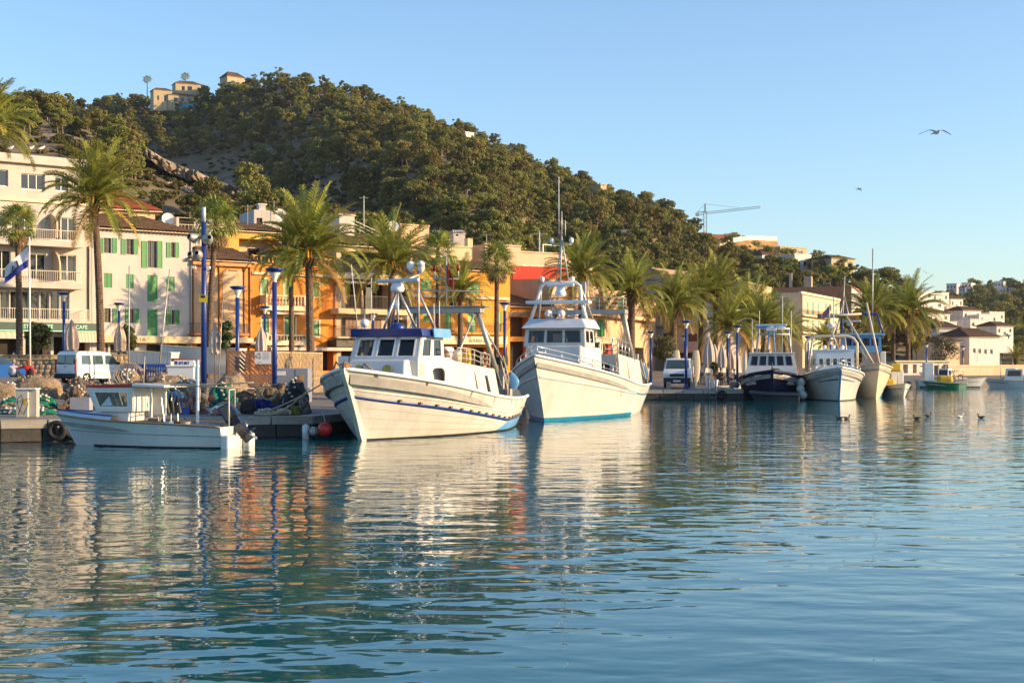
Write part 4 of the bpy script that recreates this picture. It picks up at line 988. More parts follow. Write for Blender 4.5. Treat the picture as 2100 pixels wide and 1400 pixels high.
def date_palm(label, px, pyc, Y, rpx, pxb=None, r0=.24, n=52, seed=0, fruit=True, full=False):
    rnd = random.Random(seed*7+1); c = W(px, pyc, Y); base = on(pxb if pxb is not None else px, Y)
    t = thing('date_palm', label, 'palm', base, 0, PALMG); h = c.z-base.z
    link('trunk', trunk_mesh(h, r0*1.1, r0*.85, seed, lean=(c.x-base.x, 0)), t)
    off = (c.x-base.x, 0, h); sc_ = S(rpx, Y)/2.45
    o = link('leaf_bases', boot_me, t, off, (0,0,rnd.random()*6), (r0/.22,)*3)
    if fruit: link('fruit_stalks', fruit_me, t, (off[0],0,off[2]+.1), (0,0,rnd.random()*6), (sc_*1.1,)*3)
    wts = [4,9,12,12,9,5,2] if not full else [3,8,11,12,12,10,6]
    tot = sum(wts); k = 0; n = int(n*1.2)
    for ci,w in enumerate(wts):
        m = round(n*w/tot)
        for j in range(m):
            a = k*2.39996+rnd.uniform(-.25,.25); k += 1; s = sc_*rnd.uniform(.86,1.1)
            link('frond', FR[ci][rnd.randint(0,1)], t, (off[0]+math.cos(a)*.1*sc_, math.sin(a)*.1*sc_, off[2]+.25-.07*ci), (rnd.uniform(-.18,.18),rnd.uniform(-.12,.12),a), (s,s,s))
    return t
def fan_mesh(seed, m, dead=False):
    rnd = random.Random(seed); b = MB(); L = 1.05
    b.tube([(0,0,0),(L*.5,0,.05),(L,0,-.02)],[.035,.025,.02],4)
    n = 22; sp = R(250); vs, fs = [], []
    for i in range(n):
        a = -sp/2+sp*i/(n-1); r = .95*(1-.18*abs(a)/(sp/2))*rnd.uniform(.9,1.08); w = sp/n*.55
        z = .1*math.cos(a)+(.05 if i%2 else -.03); dz = -.30-rnd.random()*.3
        c = Vector((L,0,-.02)); f = lambda rr,aa,zz: c+Vector((rr*math.cos(aa),rr*math.sin(aa),zz))
        vs += [f(.05,a,0), f(r*.6,a-w,z), f(r*.6,a+w,z), f(r*.82,a+w*.35,z-.10), f(r*.82,a-w*.35,z-.10), f(r*1.0,a,z+dz*(1.0 if abs(a)<2 else .8))]; o = len(vs)-6
        fs += [(o,o+1,o+2),(o+1,o+4,o+3,o+2),(o+4,o+5,o+3)]
    b.add(vs,fs); return b.mesh('fan_leaf', m)
FAN = [fan_mesh(i, fan_g) for i in range(3)]; FAND = [fan_mesh(i+5, fan_dead) for i in range(2)]
def fan_palm(label, px, pyc, Y, rpx, pxb=None, r0=.17, seed=0, n=30):
    rnd = random.Random(seed*5+2); c = W(px,pyc,Y); base = on(pxb if pxb is not None else px, Y); t = thing('fan_palm', label, 'palm', base, 0, PALMG); h = c.z-base.z
    link('trunk', trunk_mesh(h, r0*1.25, r0*.9, seed+40, .2, (c.x-base.x,0)), t); s0 = S(rpx,Y)/1.95
    for i in range(n):
        a = i*2.39996; e = R(82-122*(i/n)**.9+rnd.uniform(-8,8)); s = s0*rnd.uniform(.85,1.12)
        link('fan_leaf', FAN[rnd.randint(0,2)], t, (c.x-base.x,0,h-.25*(i/n)), (rnd.uniform(-.3,.3),-e,a), (s,s,s))
    for i in range(9):
        a = i*2.39996+.7; link('dead_leaf', FAND[i%2], t, (c.x-base.x,0,h-.25), (rnd.uniform(-.3,.3),R(62+rnd.uniform(-8,12)),a), (s0*.85,)*3)
    return t
date_palm('tall date palm in front of the white hotel, trunk against the green shuttered house',193,412,90,98,207,.23,58,1)
date_palm('date palm at the left edge whose fronds hang over the hotel roof',-28,268,88,92,-40,.23,52,2)
date_palm('large full date palm in front of the orange balustrade house',632,522,92,102,637,.25,62,3)
date_palm('slim date palm standing behind the large one by the orange house',597,562,110,58,598,.2,40,4)
date_palm('date palm behind the radar bar of the blue roofed boat',803,545,112,86,800,.25,56,5)
date_palm('short date palm in front of the amber house behind the boat gantry',944,600,118,56,944,.22,42,6)
date_palm('full date palm behind the mast of the white trawler',1192,562,128,70,1192,.27,54,7,full=True)
date_palm('thick date palm right of the white trawler gantry',1296,600,136,66,1294,.36,58,8,full=True)
date_palm('thick trunked date palm behind the white flatbed van',1382,625,142,66,1380,.38,60,9,full=True)
date_palm('slender date palm between the two thick ones near the parasols',1437,612,150,58,1437,.26,44,10)
date_palm('tallest date palm of the parasol terrace',1467,600,152,62,1468,.25,50,11)
date_palm('low bushy date palm with orange fruit above the parasols',1494,668,148,58,1494,.24,46,12,full=True)
date_palm('date palm in front of the pink flat roofed house',1538,645,172,64,1537,.26,46,13)
date_palm('broad date palm behind the mast of the navy boat',1566,664,160,62,1565,.26,50,14,full=True)
date_palm('date palm at the shaded corner of the cream apartments',1608,684,176,50,1608,.24,42,15)
date_palm('small young date palm before the cream apartments',1693,700,182,36,1693,.22,40,16,fruit=False)
date_palm('date palm with orange fruit above the rigging of the white boats',1786,640,186,58,1786,.30,54,17)
date_palm('date palm in the middle of the right hand clump',1832,662,196,56,1832,.28,48,18)
date_palm('tall broad date palm at the right of the right hand clump',1863,640,192,62,1862,.30,58,19,full=True)
date_palm('lone little date palm at the far right shore',2083,734,215,22,2083,.22,34,20)
fan_palm('fan palm in front of the hotel balconies',36,458,96,52,40,.19,1)
fan_palm('tall leaning fan palm behind the floodlight mast',443,458,100,60,428,.19,2,34)
fan_palm('fan palm in front of the left end of the amber house',898,516,122,48,899,.19,3)
fan_palm('fan palm above the right end of the amber house',1019,540,126,48,1018,.19,4)
def hill_palm(label, px, y0, y1, Y):
    a = W(px,y1,Y); t = thing('fan_palm', label, 'palm', a, 0, 'palms on the hilltop'); h = S(y1-y0, Y)
    link('trunk', trunk_mesh(h,.22,.16,3), t)
    for i in range(16): link('fan_leaf', FAN[i%3], t, (0,0,h), (0,-R(60-100*i/16),i*2.4), (1.3,1.3,1.3))
hill_palm('tiny fan palm standing against the sky beside the hilltop villa',380,158,190,655); hill_palm('tiny palm among pines left of the hilltop villas',302,164,200,660)
# leafy street trees
leaf_m = mat('street_leaf', (0.10,0.11,0.02), 0.5, 0.3, 2, objvar=0.15, sub=0.25); olive_m = mat('olive_leaf', (0.16,0.15,0.05), 0.6, 0.3, 2, objvar=0.15, sub=0.2)
def street_tree(name, label, px, y0, y1, Y, wpx, m, seed, ybase=None, stem=True, cat='tree'):
    base = on(px,Y); t = thing(name, label, cat, base, 0); zt = W(px,y0,Y).z-base.z; zl = W(px,y1,Y).z-base.z; w = S(wpx,Y); rnd = random.Random(seed); cl = []
    for i in range(26):
        a = rnd.random()*6.28; u = rnd.random(); r = w*.36*math.sqrt(rnd.random())*math.sin(math.pi*(.15+.75*u))**.6
        cl.append(((r*math.cos(a),r*math.sin(a),zl+(zt-zl)*(.1+.8*u)), w*rnd.uniform(.13,.2)))
    q,f = leaf_cloud(rnd, cl, 130, .085, .85); me = bpy.data.meshes.new('crown'); me.from_pydata(q.tolist(),[],f.tolist()); me.materials.append(m); link('crown',me,t)
    if stem:
        b = MB(); b.tube([(0,0,-.2),(.03,0,zl*.6),(0,.03,zl+(zt-zl)*.5)],[.1,.08,.03],7)
        for (c,r) in cl[:7]: b.tube([(0,0,zl*.85),(c[0]*.5,c[1]*.5,(zl+c[2])/2),c],[.05,.035,.015],5)
        b.build('trunk',palm_bark,t)
street_tree('ficus_tree','round leafy ficus tree in front of the restaurant sign',77,660,715,97,58,leaf_m,1)
street_tree('ficus_tree','thin leafy tree hiding the start of the grey shop letters',264,664,722,98,36,leaf_m,2)
street_tree('ficus_tree','dense dark ficus beside the brown lattice fence',465,656,718,82,32,mat('dark_leaf',(0.05,0.085,0.015),.5,.3,2,sub=.2),3)
street_tree('olive_bush','big silvery olive bush behind the white flatbed van',1362,690,738,138,62,olive_m,4,cat='bush')
street_tree('tamarisk_bush','yellow green bushy tree at the foot of the right palm clump',1880,665,722,205,52,mat('lime_leaf',(0.22,0.20,0.03),.6,.3,2,sub=.25),5)
street_tree('oleander_bush','dark bushy tree behind the low harbour shed',1935,690,740,215,80,mat('dull_leaf',(0.07,0.065,0.03),.6,.3,2),6)
street_tree('potted_shrub','round green shrub in a white pot by the parasols',1465,743,757,117,16,leaf_m,7,stem=False,cat='shrub')
# ================================================================== BOATS
hull_w = mat('white_hull', (0.63,0.60,0.545), 0.32, 0.10, 0.9, stain=((0.36,0.27,0.17),0.62,1.3), spec=0.5)
hull_w2 = mat('white_hull_b', (0.63,0.61,0.57), 0.3, 0.08, 0.9, stain=((0.36,0.28,0.19),0.55,1.2))
gel_w = mat('white_gelcoat', (0.66,0.65,0.62), 0.28, 0.06, 1.0, stain=((0.40,0.36,0.25),0.4,2.0))
b_blue = mat('boat_blue', (0.012,0.035,0.20), 0.35, 0.15, 2); b_sky = mat('boat_sky_blue', (0.10,0.30,0.58), 0.35, 0.15, 2, stain=((0.45,0.42,0.35),0.4,1.5)); b_teal = mat('boat_teal', (0.015,0.20,0.36), 0.4, 0.15, 2)
b_navy = mat('boat_navy', (0.007,0.011,0.045), 0.55, 0.2, 2, spec=0.25); b_green = mat('boat_green', (0.02,0.18,0.07), 0.4, 0.15, 2); b_mint = mat('boat_mint', (0.30,0.50,0.33), 0.4, 0.1, 2)
b_red = mat('boat_red', (0.36,0.03,0.015), 0.5, 0.2, 2); b_yel = mat('boat_yellow', (0.62,0.38,0.02), 0.5, 0.15, 2); b_cream = mat('boat_cream', (0.62,0.53,0.38), 0.5, 0.12, 2)
antifoul = mat('antifouling', (0.02,0.018,0.015), 0.7, 0.3, 2); deck_m = mat('deck_grey', (0.28,0.27,0.25), 0.8, 0.25, 2)
rope_m = mat('rope', (0.45,0.37,0.25), 0.9, 0.3, 10); rope_d = mat('dark_rope', (0.07,0.06,0.05), 0.9, 0.3, 10); rust = mat('rusty_steel', (0.20,0.12,0.07), 0.8, 0.45, 3)
boat_glass = see_glass('wheelhouse_glass',(0.55,0.6,0.6))
class Hull:
    def __init__(s, name, label, stem, head, L, B, zbow, zmid, zstern, rake=1.2, flare=1.5, full=2.4, stern=0.82, fine=1.7, loa_stern=0.3, group='boats moored in the harbour'):
        s.L, s.B, s.zb, s.zm, s.zs = L, B, zbow, zmid, zstern; s.rake, s.flare, s.full, s.stern, s.fine, s.sr = rake, flare, full, stern, fine, loa_stern
        h = Vector(head).normalized(); c = Vector(stem)-h*L/2
        s.t = thing(name, label, 'boat', (c.x, c.y, 0), math.atan2(h.y,h.x), group)
        s.M = s.t.location, math.atan2(h.y,h.x)
    def sheer(s, t):
        a = (1-t)**2.2*(s.zb-s.zm) + s.zm; return a+(s.zs-s.zm)*max(0,(t-.55)/.45)**2
    def pt(s, t, z, side, off=0.0):
        zs = s.sheer(t)
        bd = s.B/2*(1-(1-min(t/.52,1))**s.full); bw = s.B/2*.90*(1-(1-min(t/.75,1))**s.fine)
        k = 1-(1-s.stern)*max(0,(t-.6)/.4)**2; bd *= k; bw *= k*(1-.12*max(0,(t-.7)/.3))
        v = max(0,z)/zs
        hb = bw+(bd-bw)*v**s.flare if z >= 0 else bw*max(0,1+z*.55)
        x = s.L/2-s.L*t + (s.rake*(max(0,z)/s.zb)**1.15)*(1-t)**2.6 - s.sr*v*max(0,(t-.7)/.3)**2 + (z*1.2*(1-t)**3 if z < 0 else 0)
        return Vector((x, side*(hb+off), z))
    def hull(s, mats, pick=None, n=56, m=22, dz=0.45, smooth=True):
        f = MB(); ts = [(i/n)**1.25 for i in range(n+1)]; low = [-.5,-.12,.05,.16]
        def zrow(t, j): zs = s.sheer(t); return low[j] if j < 4 else .16+(zs-.16)*(j-3)/(m-3)
        for side in (1,-1):
            P = []
            for t in ts:
                P.append([s.pt(t,zrow(t,j),side) for j in range(m+1)])
            o = len(f.f); f.grid(P)
            if pick:
                for i in range(n):
                    for j in range(m):
                        t = (ts[i]+ts[i+1])/2; z = (zrow(t,j)+zrow(t,j+1))/2; f.m[o+i*m+j] = pick(t,z,side)
        P = [[s.pt(1,-.5+(s.sheer(1)+.5)*j/8,1) for j in range(9)],[s.pt(1,-.5+(s.sheer(1)+.5)*j/8,-1) for j in range(9)]]
        f.grid(P)
        s.h = f.build('hull', mats, s.t); smooth_by_angle(s.h, 40)
        # deck and inner bulwark
        d = MB(); P = []
        for t in ts[2:]:
            zs = s.sheer(t); a = s.pt(t,zs,1,-.10); row = [Vector((a.x,a.y,zs-.01)), Vector((a.x,max(0,a.y-.03),zs-dz))]; P.append(row+[Vector((v.x,-v.y,v.z)) for v in reversed(row)])
        d.grid(P); d.build('deck', deck_m, s.t)
        return s.h
    def rail(s, m, w=0.09, hgt=0.07, name='gunwale', zoff=0.0, t0=0.0, t1=1.0, n=40):
        f = MB()
        for side in (1,-1): f.tube([s.pt(t0+(t1-t0)*(i/n)**1.2, s.sheer(t0+(t1-t0)*(i/n)**1.2)+zoff, side) for i in range(n+1)], w/2, 6)
        return f.build(name, m, s.t, smooth=True)
    def stripe(s, m, z0, z1, t0, t1, off=.012, name='stripe', sides=(1,-1), n=40):
        f = MB()
        for side in sides:
            P = []
            for i in range(n+1):
                t = t0+(t1-t0)*(i/n); a, c = z0(t), z1(t); q = [s.pt(t,a,side,0),s.pt(t,a+(c-a)*.15,side,off),s.pt(t,(a+c)/2,side,off*1.4),s.pt(t,c-(c-a)*.15,side,off),s.pt(t,c,side,0)]
                P.append(q)
            f.grid(P)
        return f.build(name, m, s.t, smooth=True)
    def stem(s, m, w=.16, over=.12, zt=None):
        f = MB(); zt = zt or s.zb+.15; n = 10; ps = []
        for i in range(n+1):
            z = -.4+(zt+.4)*i/n; p = s.pt(0,min(z,s.zb),1); p.z = z; ps.append(p)
        vs = []
        for p in ps: vs.append([(p.x-.25,w/2+.02,p.z),(p.x+over,w/2*.7,p.z),(p.x+over,-w/2*.7,p.z),(p.x-.25,-w/2-.02,p.z)])
        f.grid(vs); f.add([vs[-1][k] for k in range(4)],[(0,1,2,3)]); return f.build('stem', m, s.t)
    def box(s, name, m, x0, x1, y0, y1, z0, z1, bevel=.03, parent=None):
        return MB().box(x0,x1,y0,y1,z0,z1).build(name, m, parent or s.t, bevel=bevel)
    def poles(s, name, segs, r, m, n=7):
        if name in ('gantry_leg','derrick','gantry_strut','mast','whip_aerial','stern_rope'):
            for q in segs: MB().tube(q, r, n).build(name, m, s.t, smooth=True)
            return
        f = MB()
        for q in segs: f.tube(q, r, n)
        return f.build(name, m, s.t, smooth=True)
def cabin(h, name, m, x0, x1, w, z0, z1, rakef=.25, wins_f=3, wz=(.45,.9), side_w=2, gm=None, round_=.06, taper=.06, frame=None, top=True, win_w=.26):
    """a wheelhouse: four walls with real window openings, raked front; x1 is the front"""
    f = MB(); gm = gm or glass_dark; hz = z1-z0; za, zc = z0+hz*wz[0], z0+hz*wz[1]
    def fr(u, z): k = (z-z0)/hz; ww = w/2*(1-taper*k); return Vector((x1-rakef*k, u*ww, z))
    def sd(u, z, s): k = (z-z0)/hz; ww = w/2*(1-taper*k); return Vector((x1-rakef*k+(x0-x1+rakef*k)*u, s*ww, z))
    def wall(fn, nwin, mg=.1, flip=False, gap=.09):
        us = [0.0]; wi = []
        if nwin:
            ww = (1-2*mg-gap*(nwin-1))/nwin
            for i in range(nwin): a = mg+i*(ww+gap); wi.append((a,a+ww)); us += [a,a+ww]
        us.append(1.0); zs = [z0,za,zc,z1]
        for a,b in zip(us[:-1],us[1:]):
            for c,e in zip(zs[:-1],zs[1:]):
                if c == za and any(abs(a-q[0])<1e-6 for q in wi): continue
                f.quad(fn(a,c),fn(b,c),fn(b,e),fn(a,e))
        return wi
    wf = wall(lambda u,z: fr(2*u-1,z), wins_f, .07, gap=.06); ws = []
    for s in (1,-1): ws.append((s, wall(lambda u,z: sd(u,z,s), side_w, .1)))
    f.quad(sd(1,z0,1),sd(1,z0,-1),sd(1,z1,-1),sd(1,z1,1))
    if top: f.quad(fr(-1,z1),fr(1,z1),sd(1,z1,1),sd(1,z1,-1))
    o = f.build(name, m, h.t); md = o.modifiers.new('thick','SOLIDIFY'); md.thickness = .06; md.offset = -1 if False else 0
    def pane(fn, a, b):
        g = MB(); g.quad(fn(a,za),fn(b,za),fn(b,zc),fn(a,zc)); g.build('window', gm, o)
        t = MB(); q = [fn(a,za),fn(b,za),fn(b,zc),fn(a,zc)]
        for i in range(4): t.bar(q[i],q[(i+1)%4],.05,.09)
        t.build('window_frame', frame or black_plas, o)
    for a,b in wf: pane(lambda u,z: fr(2*u-1,z), a, b)
    for s,l in ws:
        for a,b in l: pane(lambda u,z,s=s: sd(u,z,s), a, b)
    return o
def visor(h, m, x0, x1, w, z0, z1, ov=.25, name='visor', mf=None):
    f = MB(); W2 = w/2+ov
    f.hexa([(x0-.1,-W2,z0),(x1+ov,-W2*.9,z0),(x1+ov,W2*.9,z0),(x0-.1,W2,z0)],[(x0-.05,-W2+.05,z1),(x1+ov+.1,-W2*.88,z1),(x1+ov+.1,W2*.88,z1),(x0-.05,W2-.05,z1)])
    return f.build(name, m, h.t, bevel=.04)
def railing3(h, pts, hgt, m=steel, r=.022, mid=1, name='guard_rail', post=1):
    f = MB(); top = [Vector(p)+Vector((0,0,hgt)) for p in pts]; f.tube(top, r, 6)
    for k in range(1,mid+1): f.tube([Vector(p)+Vector((0,0,hgt*k/(mid+1))) for p in pts], r*.75, 5)
    for p,q in list(zip(pts,top))[::post]: f.tube([p,q], r, 6)
    return f.build(name, m, h.t, smooth=True)
def life_ring(h, p, r, m, axis='X'):
    f = MB(Matrix.Translation(p)@Matrix.Rotation(R(90),4,axis)); P = [[((r+.055*math.cos(b))*math.cos(a),(r+.055*math.cos(b))*math.sin(a),.055*math.sin(b)) for b in [j*math.pi/4 for j in range(8)]] for a in [i*math.pi/9 for i in range(19)]]
    return f.grid(P,True).build('life_ring', m, h.t, smooth=True)
def radome(h, p, r=.28, m=white_plas, name='radome'):
    return MB().lathe([(r*.5,-.12),(r*.9,-.08),(r,0.0),(r*.95,.1),(r*.6,.18),(.02,.2)],16,p).build(name, m, h.t, smooth=True)
def scanner(h, p, ln, ang=0.0, m=white_plas):
    f = MB(Matrix.Translation(p)@Matrix.Rotation(ang,4,'Z')); f.box(-ln/2,ln/2,-.07,.07,.0,.13); o = f.build('radar_scanner', m, h.t, bevel=.05)
    MB().lathe([(.12,-.3),(.2,-.25),(.2,-.05),(.08,0)],12,p).build('radar_pedestal', m, h.t, smooth=True); return o
def floats(h, ps, r, m, name='float'):
    for p in ps: MB().ball(p, r, 12, 8).build(name, m, h.t, smooth=True)

# ---- boat 1: the blue roofed trawler
h = Hull('trawler','white trawler with a dark blue wheelhouse roof, nearest the camera',(-4.9,47.5),(-.286,-.958),11.8,5.4,2.34,1.12,1.22,1.5,.85,3.3,.80,2.1)
sz = lambda t: h.sheer(t)
s1 = lambda t: 1.40-1.05*min(t/.68,1)**.75+.08*max(0,(t-.7)/.3)
h.hull([hull_w,antifoul], lambda t,z,s: 1 if z < .04 else 0)
h.stripe(b_sky, lambda t: .05, lambda t: min(s1(t)-.01,.06+(t-.60)*3.0), .60, 1.0, .006, 'blue_boot_top')
h.stripe(b_blue, s1, lambda t: s1(t)+.11, .004, 1.0, .04, 'rubbing_strake')
h.stripe(hull_w, lambda t: s1(t)+.27, lambda t: s1(t)+.32, .005, .9, .02, 'upper_strake')
h.rail(white_paint,.13,name='gunwale'); h.stem(hull_w,.2,.14,2.46)
seam = mat('plank_seam',(0.33,0.28,0.22),.7,.3,3)
for q in (.28,.55,.8): h.stripe(seam, lambda t: s1(t)*q, lambda t: s1(t)*q+.012, .02, .60, .004, 'plank_seam')
for (t_,l_) in ((.05,.5),(.16,.35),(.34,.45),(.52,.4),(.7,.35),(.88,.5)):
    for sd in (1,-1): h.stripe(rust, lambda t: h.sheer(t_)-.08-l_*(1-abs(t-t_)/.004), lambda t: h.sheer(t_)-.05, t_-.0035, t_+.0035, .003, 'rust_streak', (sd,), 6)
f = MB()
for i in range(16):
    t = .1+i*.055; p = h.pt(t,s1(t)+.12,1,.04); f.box(p.x-.1,p.x+.1,p.y-.03,p.y+.02,p.z-.02,p.z+.05)
f.build('strake_bolts', rust, h.t)
# bow rollers and anchor
h.poles('anchor_roller',[[(7.0,.1,2.4),(7.5,.1,2.55),(7.65,.12,2.35)],[(6.6,-.3,2.25),(6.9,-.45,2.55),(6.5,-.7,2.3)],[(6.7,.35,2.3),(6.9,.5,2.5),(6.5,.75,2.2)]],.035,rust)
MB().box(6.9,7.45,-.13,.13,2.36,2.5).build('stem_head', wood, h.t, bevel=.05)
# raised forward trunk, wheelhouse
o = MB().hexa([(1.2,-1.55,1.5),(4.9,-1.1,1.7),(4.9,1.1,1.7),(1.2,1.55,1.5)],[(1.2,-1.45,2.72),(4.5,-1.0,2.62),(4.5,1.0,2.62),(1.2,1.45,2.72)]).build('cabin_trunk', hull_w2, h.t, bevel=.06)
for y in (-.55,.45):
    MB(Matrix.Translation((4.72,y,2.28))@Matrix.Rotation(R(78),4,'Y')).lathe([(.16,-.02),(.17,.06),(.11,.065)],14).build('porthole', mat('brass',(0.45,0.33,0.08),.35,.2,3,metal=.7), o)
wh = cabin(h,'wheelhouse',hull_w2,1.3,3.9,2.45,2.62,3.42,.45,3,(.12,.92),2,boat_glass,frame=white_paint,taper=.04)
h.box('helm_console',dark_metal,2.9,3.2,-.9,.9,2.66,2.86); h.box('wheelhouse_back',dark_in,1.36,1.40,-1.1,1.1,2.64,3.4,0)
visor(h,b_blue,1.35,3.45,2.5,3.40,3.68,.22)
f = MB()
for s in (1,): f.hexa([(1.2,1.43,3.39),(3.0,1.45,3.39),(3.0,1.50,3.39),(1.2,1.49,3.39)],[(1.25,1.40,3.70),(3.0,1.41,3.70),(3.0,1.46,3.70),(1.25,1.46,3.70)])
f.build('visor_side_panel', b_sky, h.t)
MB().ball((2.9,.1,3.72),.28,14,8,(1,1,.7)).build('roof_dome', b_blue, h.t, smooth=True)
h.box('side_locker',hull_w2,3.4,3.75,-1.75,-1.35,2.4,2.75); h.box('liferaft_bin',white_plas,-.3,.5,.4,1.1,2.6,3.1,.1); h.box('liferaft_bin',canvas,-1.2,-.45,.3,1.2,2.5,3.0,.15)
# shelter deck: side walls with openings
f = MB(); T = lambda x: 2.62+(x-2.5)*.055
f.hexa([(-3.3,1.86,1.0),(2.2,1.92,1.0),(2.2,1.98,1.0),(-3.3,1.92,1.0)],[(-3.15,1.66,2.28),(2.3,1.72,2.62),(2.3,1.78,2.62),(-3.15,1.72,2.28)])
f.hexa([(-3.3,-1.92,1.0),(2.2,-1.98,1.0),(2.2,-1.92,1.0),(-3.3,-1.86,1.0)],[(-3.15,-1.72,2.28),(2.3,-1.78,2.62),(2.3,-1.72,2.62),(-3.15,-1.66,2.28)])
f.hexa([(-3.2,-1.7,2.2),(2.3,-1.74,2.55),(2.3,1.74,2.55),(-3.2,1.7,2.2)],[(-3.2,-1.7,2.27),(2.3,-1.74,2.61),(2.3,1.74,2.61),(-3.2,1.7,2.27)])
o = f.build('shelter_deck', hull_w, h.t)
MB().hexa([(-3.3,1.925,1.0),(2.2,1.985,1.0),(2.2,2.0,1.0),(-3.3,1.94,1.0)],[(-3.28,1.895,1.22),(2.2,1.955,1.22),(2.2,1.97,1.22),(-3.28,1.91,1.22)]).build('shelter_stripe', b_sky, o)
for (x,w_) in ((-.6,.03),(-2.1,.24)):
    MB().hexa([(x,1.90,1.25),(x+w_,1.90,1.25),(x+w_,1.96,1.25),(x,1.96,1.25)],[(x+.1,1.74,2.2 if w_<.1 else 2.05),(x+.1+w_,1.74,2.2 if w_<.1 else 2.05),(x+.1+w_,1.80,2.2 if w_<.1 else 2.05),(x+.1,1.80,2.2 if w_<.1 else 2.05)]).build('slot_window', dark_in if w_>.1 else rust, o)
# angled front wall with an arched doorway
A = Vector((2.25,1.90,0)); Bp = Vector((3.5,1.20,0)); dd = (Bp-A); Lw = dd.length; ang = math.atan2(dd.y,dd.x)
Mx = Matrix.Translation(A)@Matrix.Rotation(ang,4,'Z'); f = MB(Mx)
d0, d1, zb_, zt_ = .38, .98, 1.25, 2.35; n = 6; k = .2
f.hexa([(0,-.03,1.0),(d0,-.03,1.0),(d0,.03,1.0),(0,.03,1.0)],[(0,-.03,2.62),(d0,-.03,2.62),(d0,.03,2.62),(0,.03,2.62)]).hexa([(d1,-.03,1.0),(Lw,-.03,1.0),(Lw,.03,1.0),(d1,.03,1.0)],[(d1,-.03,2.66),(Lw,-.03,2.66),(Lw,.03,2.66),(d1,.03,2.66)])
f.box(d0,d1,-.03,.03,1.0,zb_); arc = [(d0+k-k*math.cos(i*math.pi/2/n),zt_-k+k*math.sin(i*math.pi/2/n)) for i in range(n+1)]+[(d1-k+k*math.sin(i*math.pi/2/n),zt_-k+k*math.cos(i*math.pi/2/n)) for i in range(n+1)]
f.prism(arc+[(d1,2.64),(d0,2.64)],-.03,.03); o = f.build('front_wall', hull_w, h.t)
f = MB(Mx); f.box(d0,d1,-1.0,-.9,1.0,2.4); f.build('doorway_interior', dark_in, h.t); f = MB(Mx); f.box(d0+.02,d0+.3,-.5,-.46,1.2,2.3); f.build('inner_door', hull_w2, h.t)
h.box('crew_box',hull_w2,3.5,4.2,1.0,1.35,1.7,2.66); h.box('crew_box_hatch',b_cream,3.7,4.0,1.352,1.37,1.85,2.5,0)
f = MB(); f.ball((4.0,1.15,1.75),.3,10,6,(1.5,.7,.5)); f.build('folded_tarp', white_plas, h.t, smooth=True)
# masts
h.poles('mast',[[(3.1,-.35,3.6),(2.6,.0,5.1)],[(2.1,-.45,3.6),(2.6,.0,5.1)],[(2.1,.55,3.6),(2.6,.0,5.1)],[(2.6,0,3.6),(2.6,0,5.2)]],.045,steel)
h.poles('aerial_mast',[[(1.9,.5,3.6),(1.9,.5,5.75)],[(1.9,.5,5.6),(2.5,.05,5.3)],[(1.9,.5,5.0),(1.4,1.0,3.6)]],.05,galv)
scanner(h,(2.6,0,5.3),1.85,R(72),mat('scanner_grey',(0.50,0.56,0.62),.4,.05,2)); radome(h,(2.75,.05,5.06),.24)
for i,(x,y,z) in enumerate([(1.95,.35,5.95),(1.95,.62,5.95),(1.95,.5,5.9)]): MB().lathe([(.04,-.25),(.13,-.1),(.13,.06),(.02,.14)],10,(x,y+(i-1)*.12,z)).build('antenna_dome', white_plas, h.t, smooth=True)
h.poles('whip_aerial',[[(3.3,-1.2,3.65),(3.4,-1.4,5.9)],[(2.3,-1.1,3.6),(2.3,-1.1,5.5)],[(1.4,1.1,3.7),(1.4,1.1,4.7)],[(1.5,.95,3.7),(1.55,.95,4.6)]],.014,white_plas)
f = MB(); f.ball((2.8,-1.15,3.9),.16,10,8); f.tube([(2.8,-1.15,3.7),(2.8,-1.15,4.2),(2.8,-.8,4.25),(2.8,-.8,4.05)],.02,6); f.build('search_light', white_plas, h.t, smooth=True)
# aft gantry
f = MB(); f.box(-2.75,-2.25,-1.45,1.45,4.40,4.62); f.box(-2.9,-2.1,-1.7,1.7,4.62,4.66); f.build('gantry_beam', galv, h.t, bevel=.02)
h.poles('gantry_leg',[[(-2.5,1.25,4.45),(-3.3,1.75,2.2)],[(-2.5,-1.25,4.45),(-3.2,-1.7,2.2)]],.10,galv,8)
h.poles('gantry_strut',[[(-2.4,1.2,4.45),(-.3,1.1,2.55)],[(-2.4,-1.2,4.45),(-.3,-1.1,2.55)],[(-2.4,-1.1,4.45),(-1.0,-1.5,2.5)],[(-2.5,1.25,4.3),(-5.2,1.6,2.3)],[(-2.5,-1.25,4.3),(-5.2,-1.6,2.3)],[(-2.9,1.5,3.3),(-5.5,1.3,1.5)]],.035,galv)
h.poles('gantry_top_rail',[[(-2.5,1.4,4.66),(-2.5,1.5,5.2),(-2.5,-1.6,5.3),(-2.5,-1.4,4.66)]],.025,galv)
h.poles('light_mast',[[(-2.5,0,4.66),(-2.5,0,6.7)],[(-2.5,-.5,5.7),(-2.5,.5,5.7)],[(-2.5,-.48,5.7),(-2.5,-.48,6.1)],[(-2.5,.48,5.7),(-2.5,.48,6.2)]],.03,galv)
for y in (-.48,.48):
    MB().lathe([(.06,0),(.07,.2),(.04,.24)],10,(-2.5,y,6.0)).build('navigation_light', b_red, h.t, smooth=True)
f = MB(); P = [[(-2.5+.06*math.sin(i*1.5),.02+.30*(i/6)*math.sin(.6+j*.3),6.25-.14*j-.05*i) for i in range(7)] for j in range(6)]; f.grid(P); f.build('flag', mat('red_yellow_flag',(0.55,0.06,0.02),.8,.3,2), h.t, smooth=True)
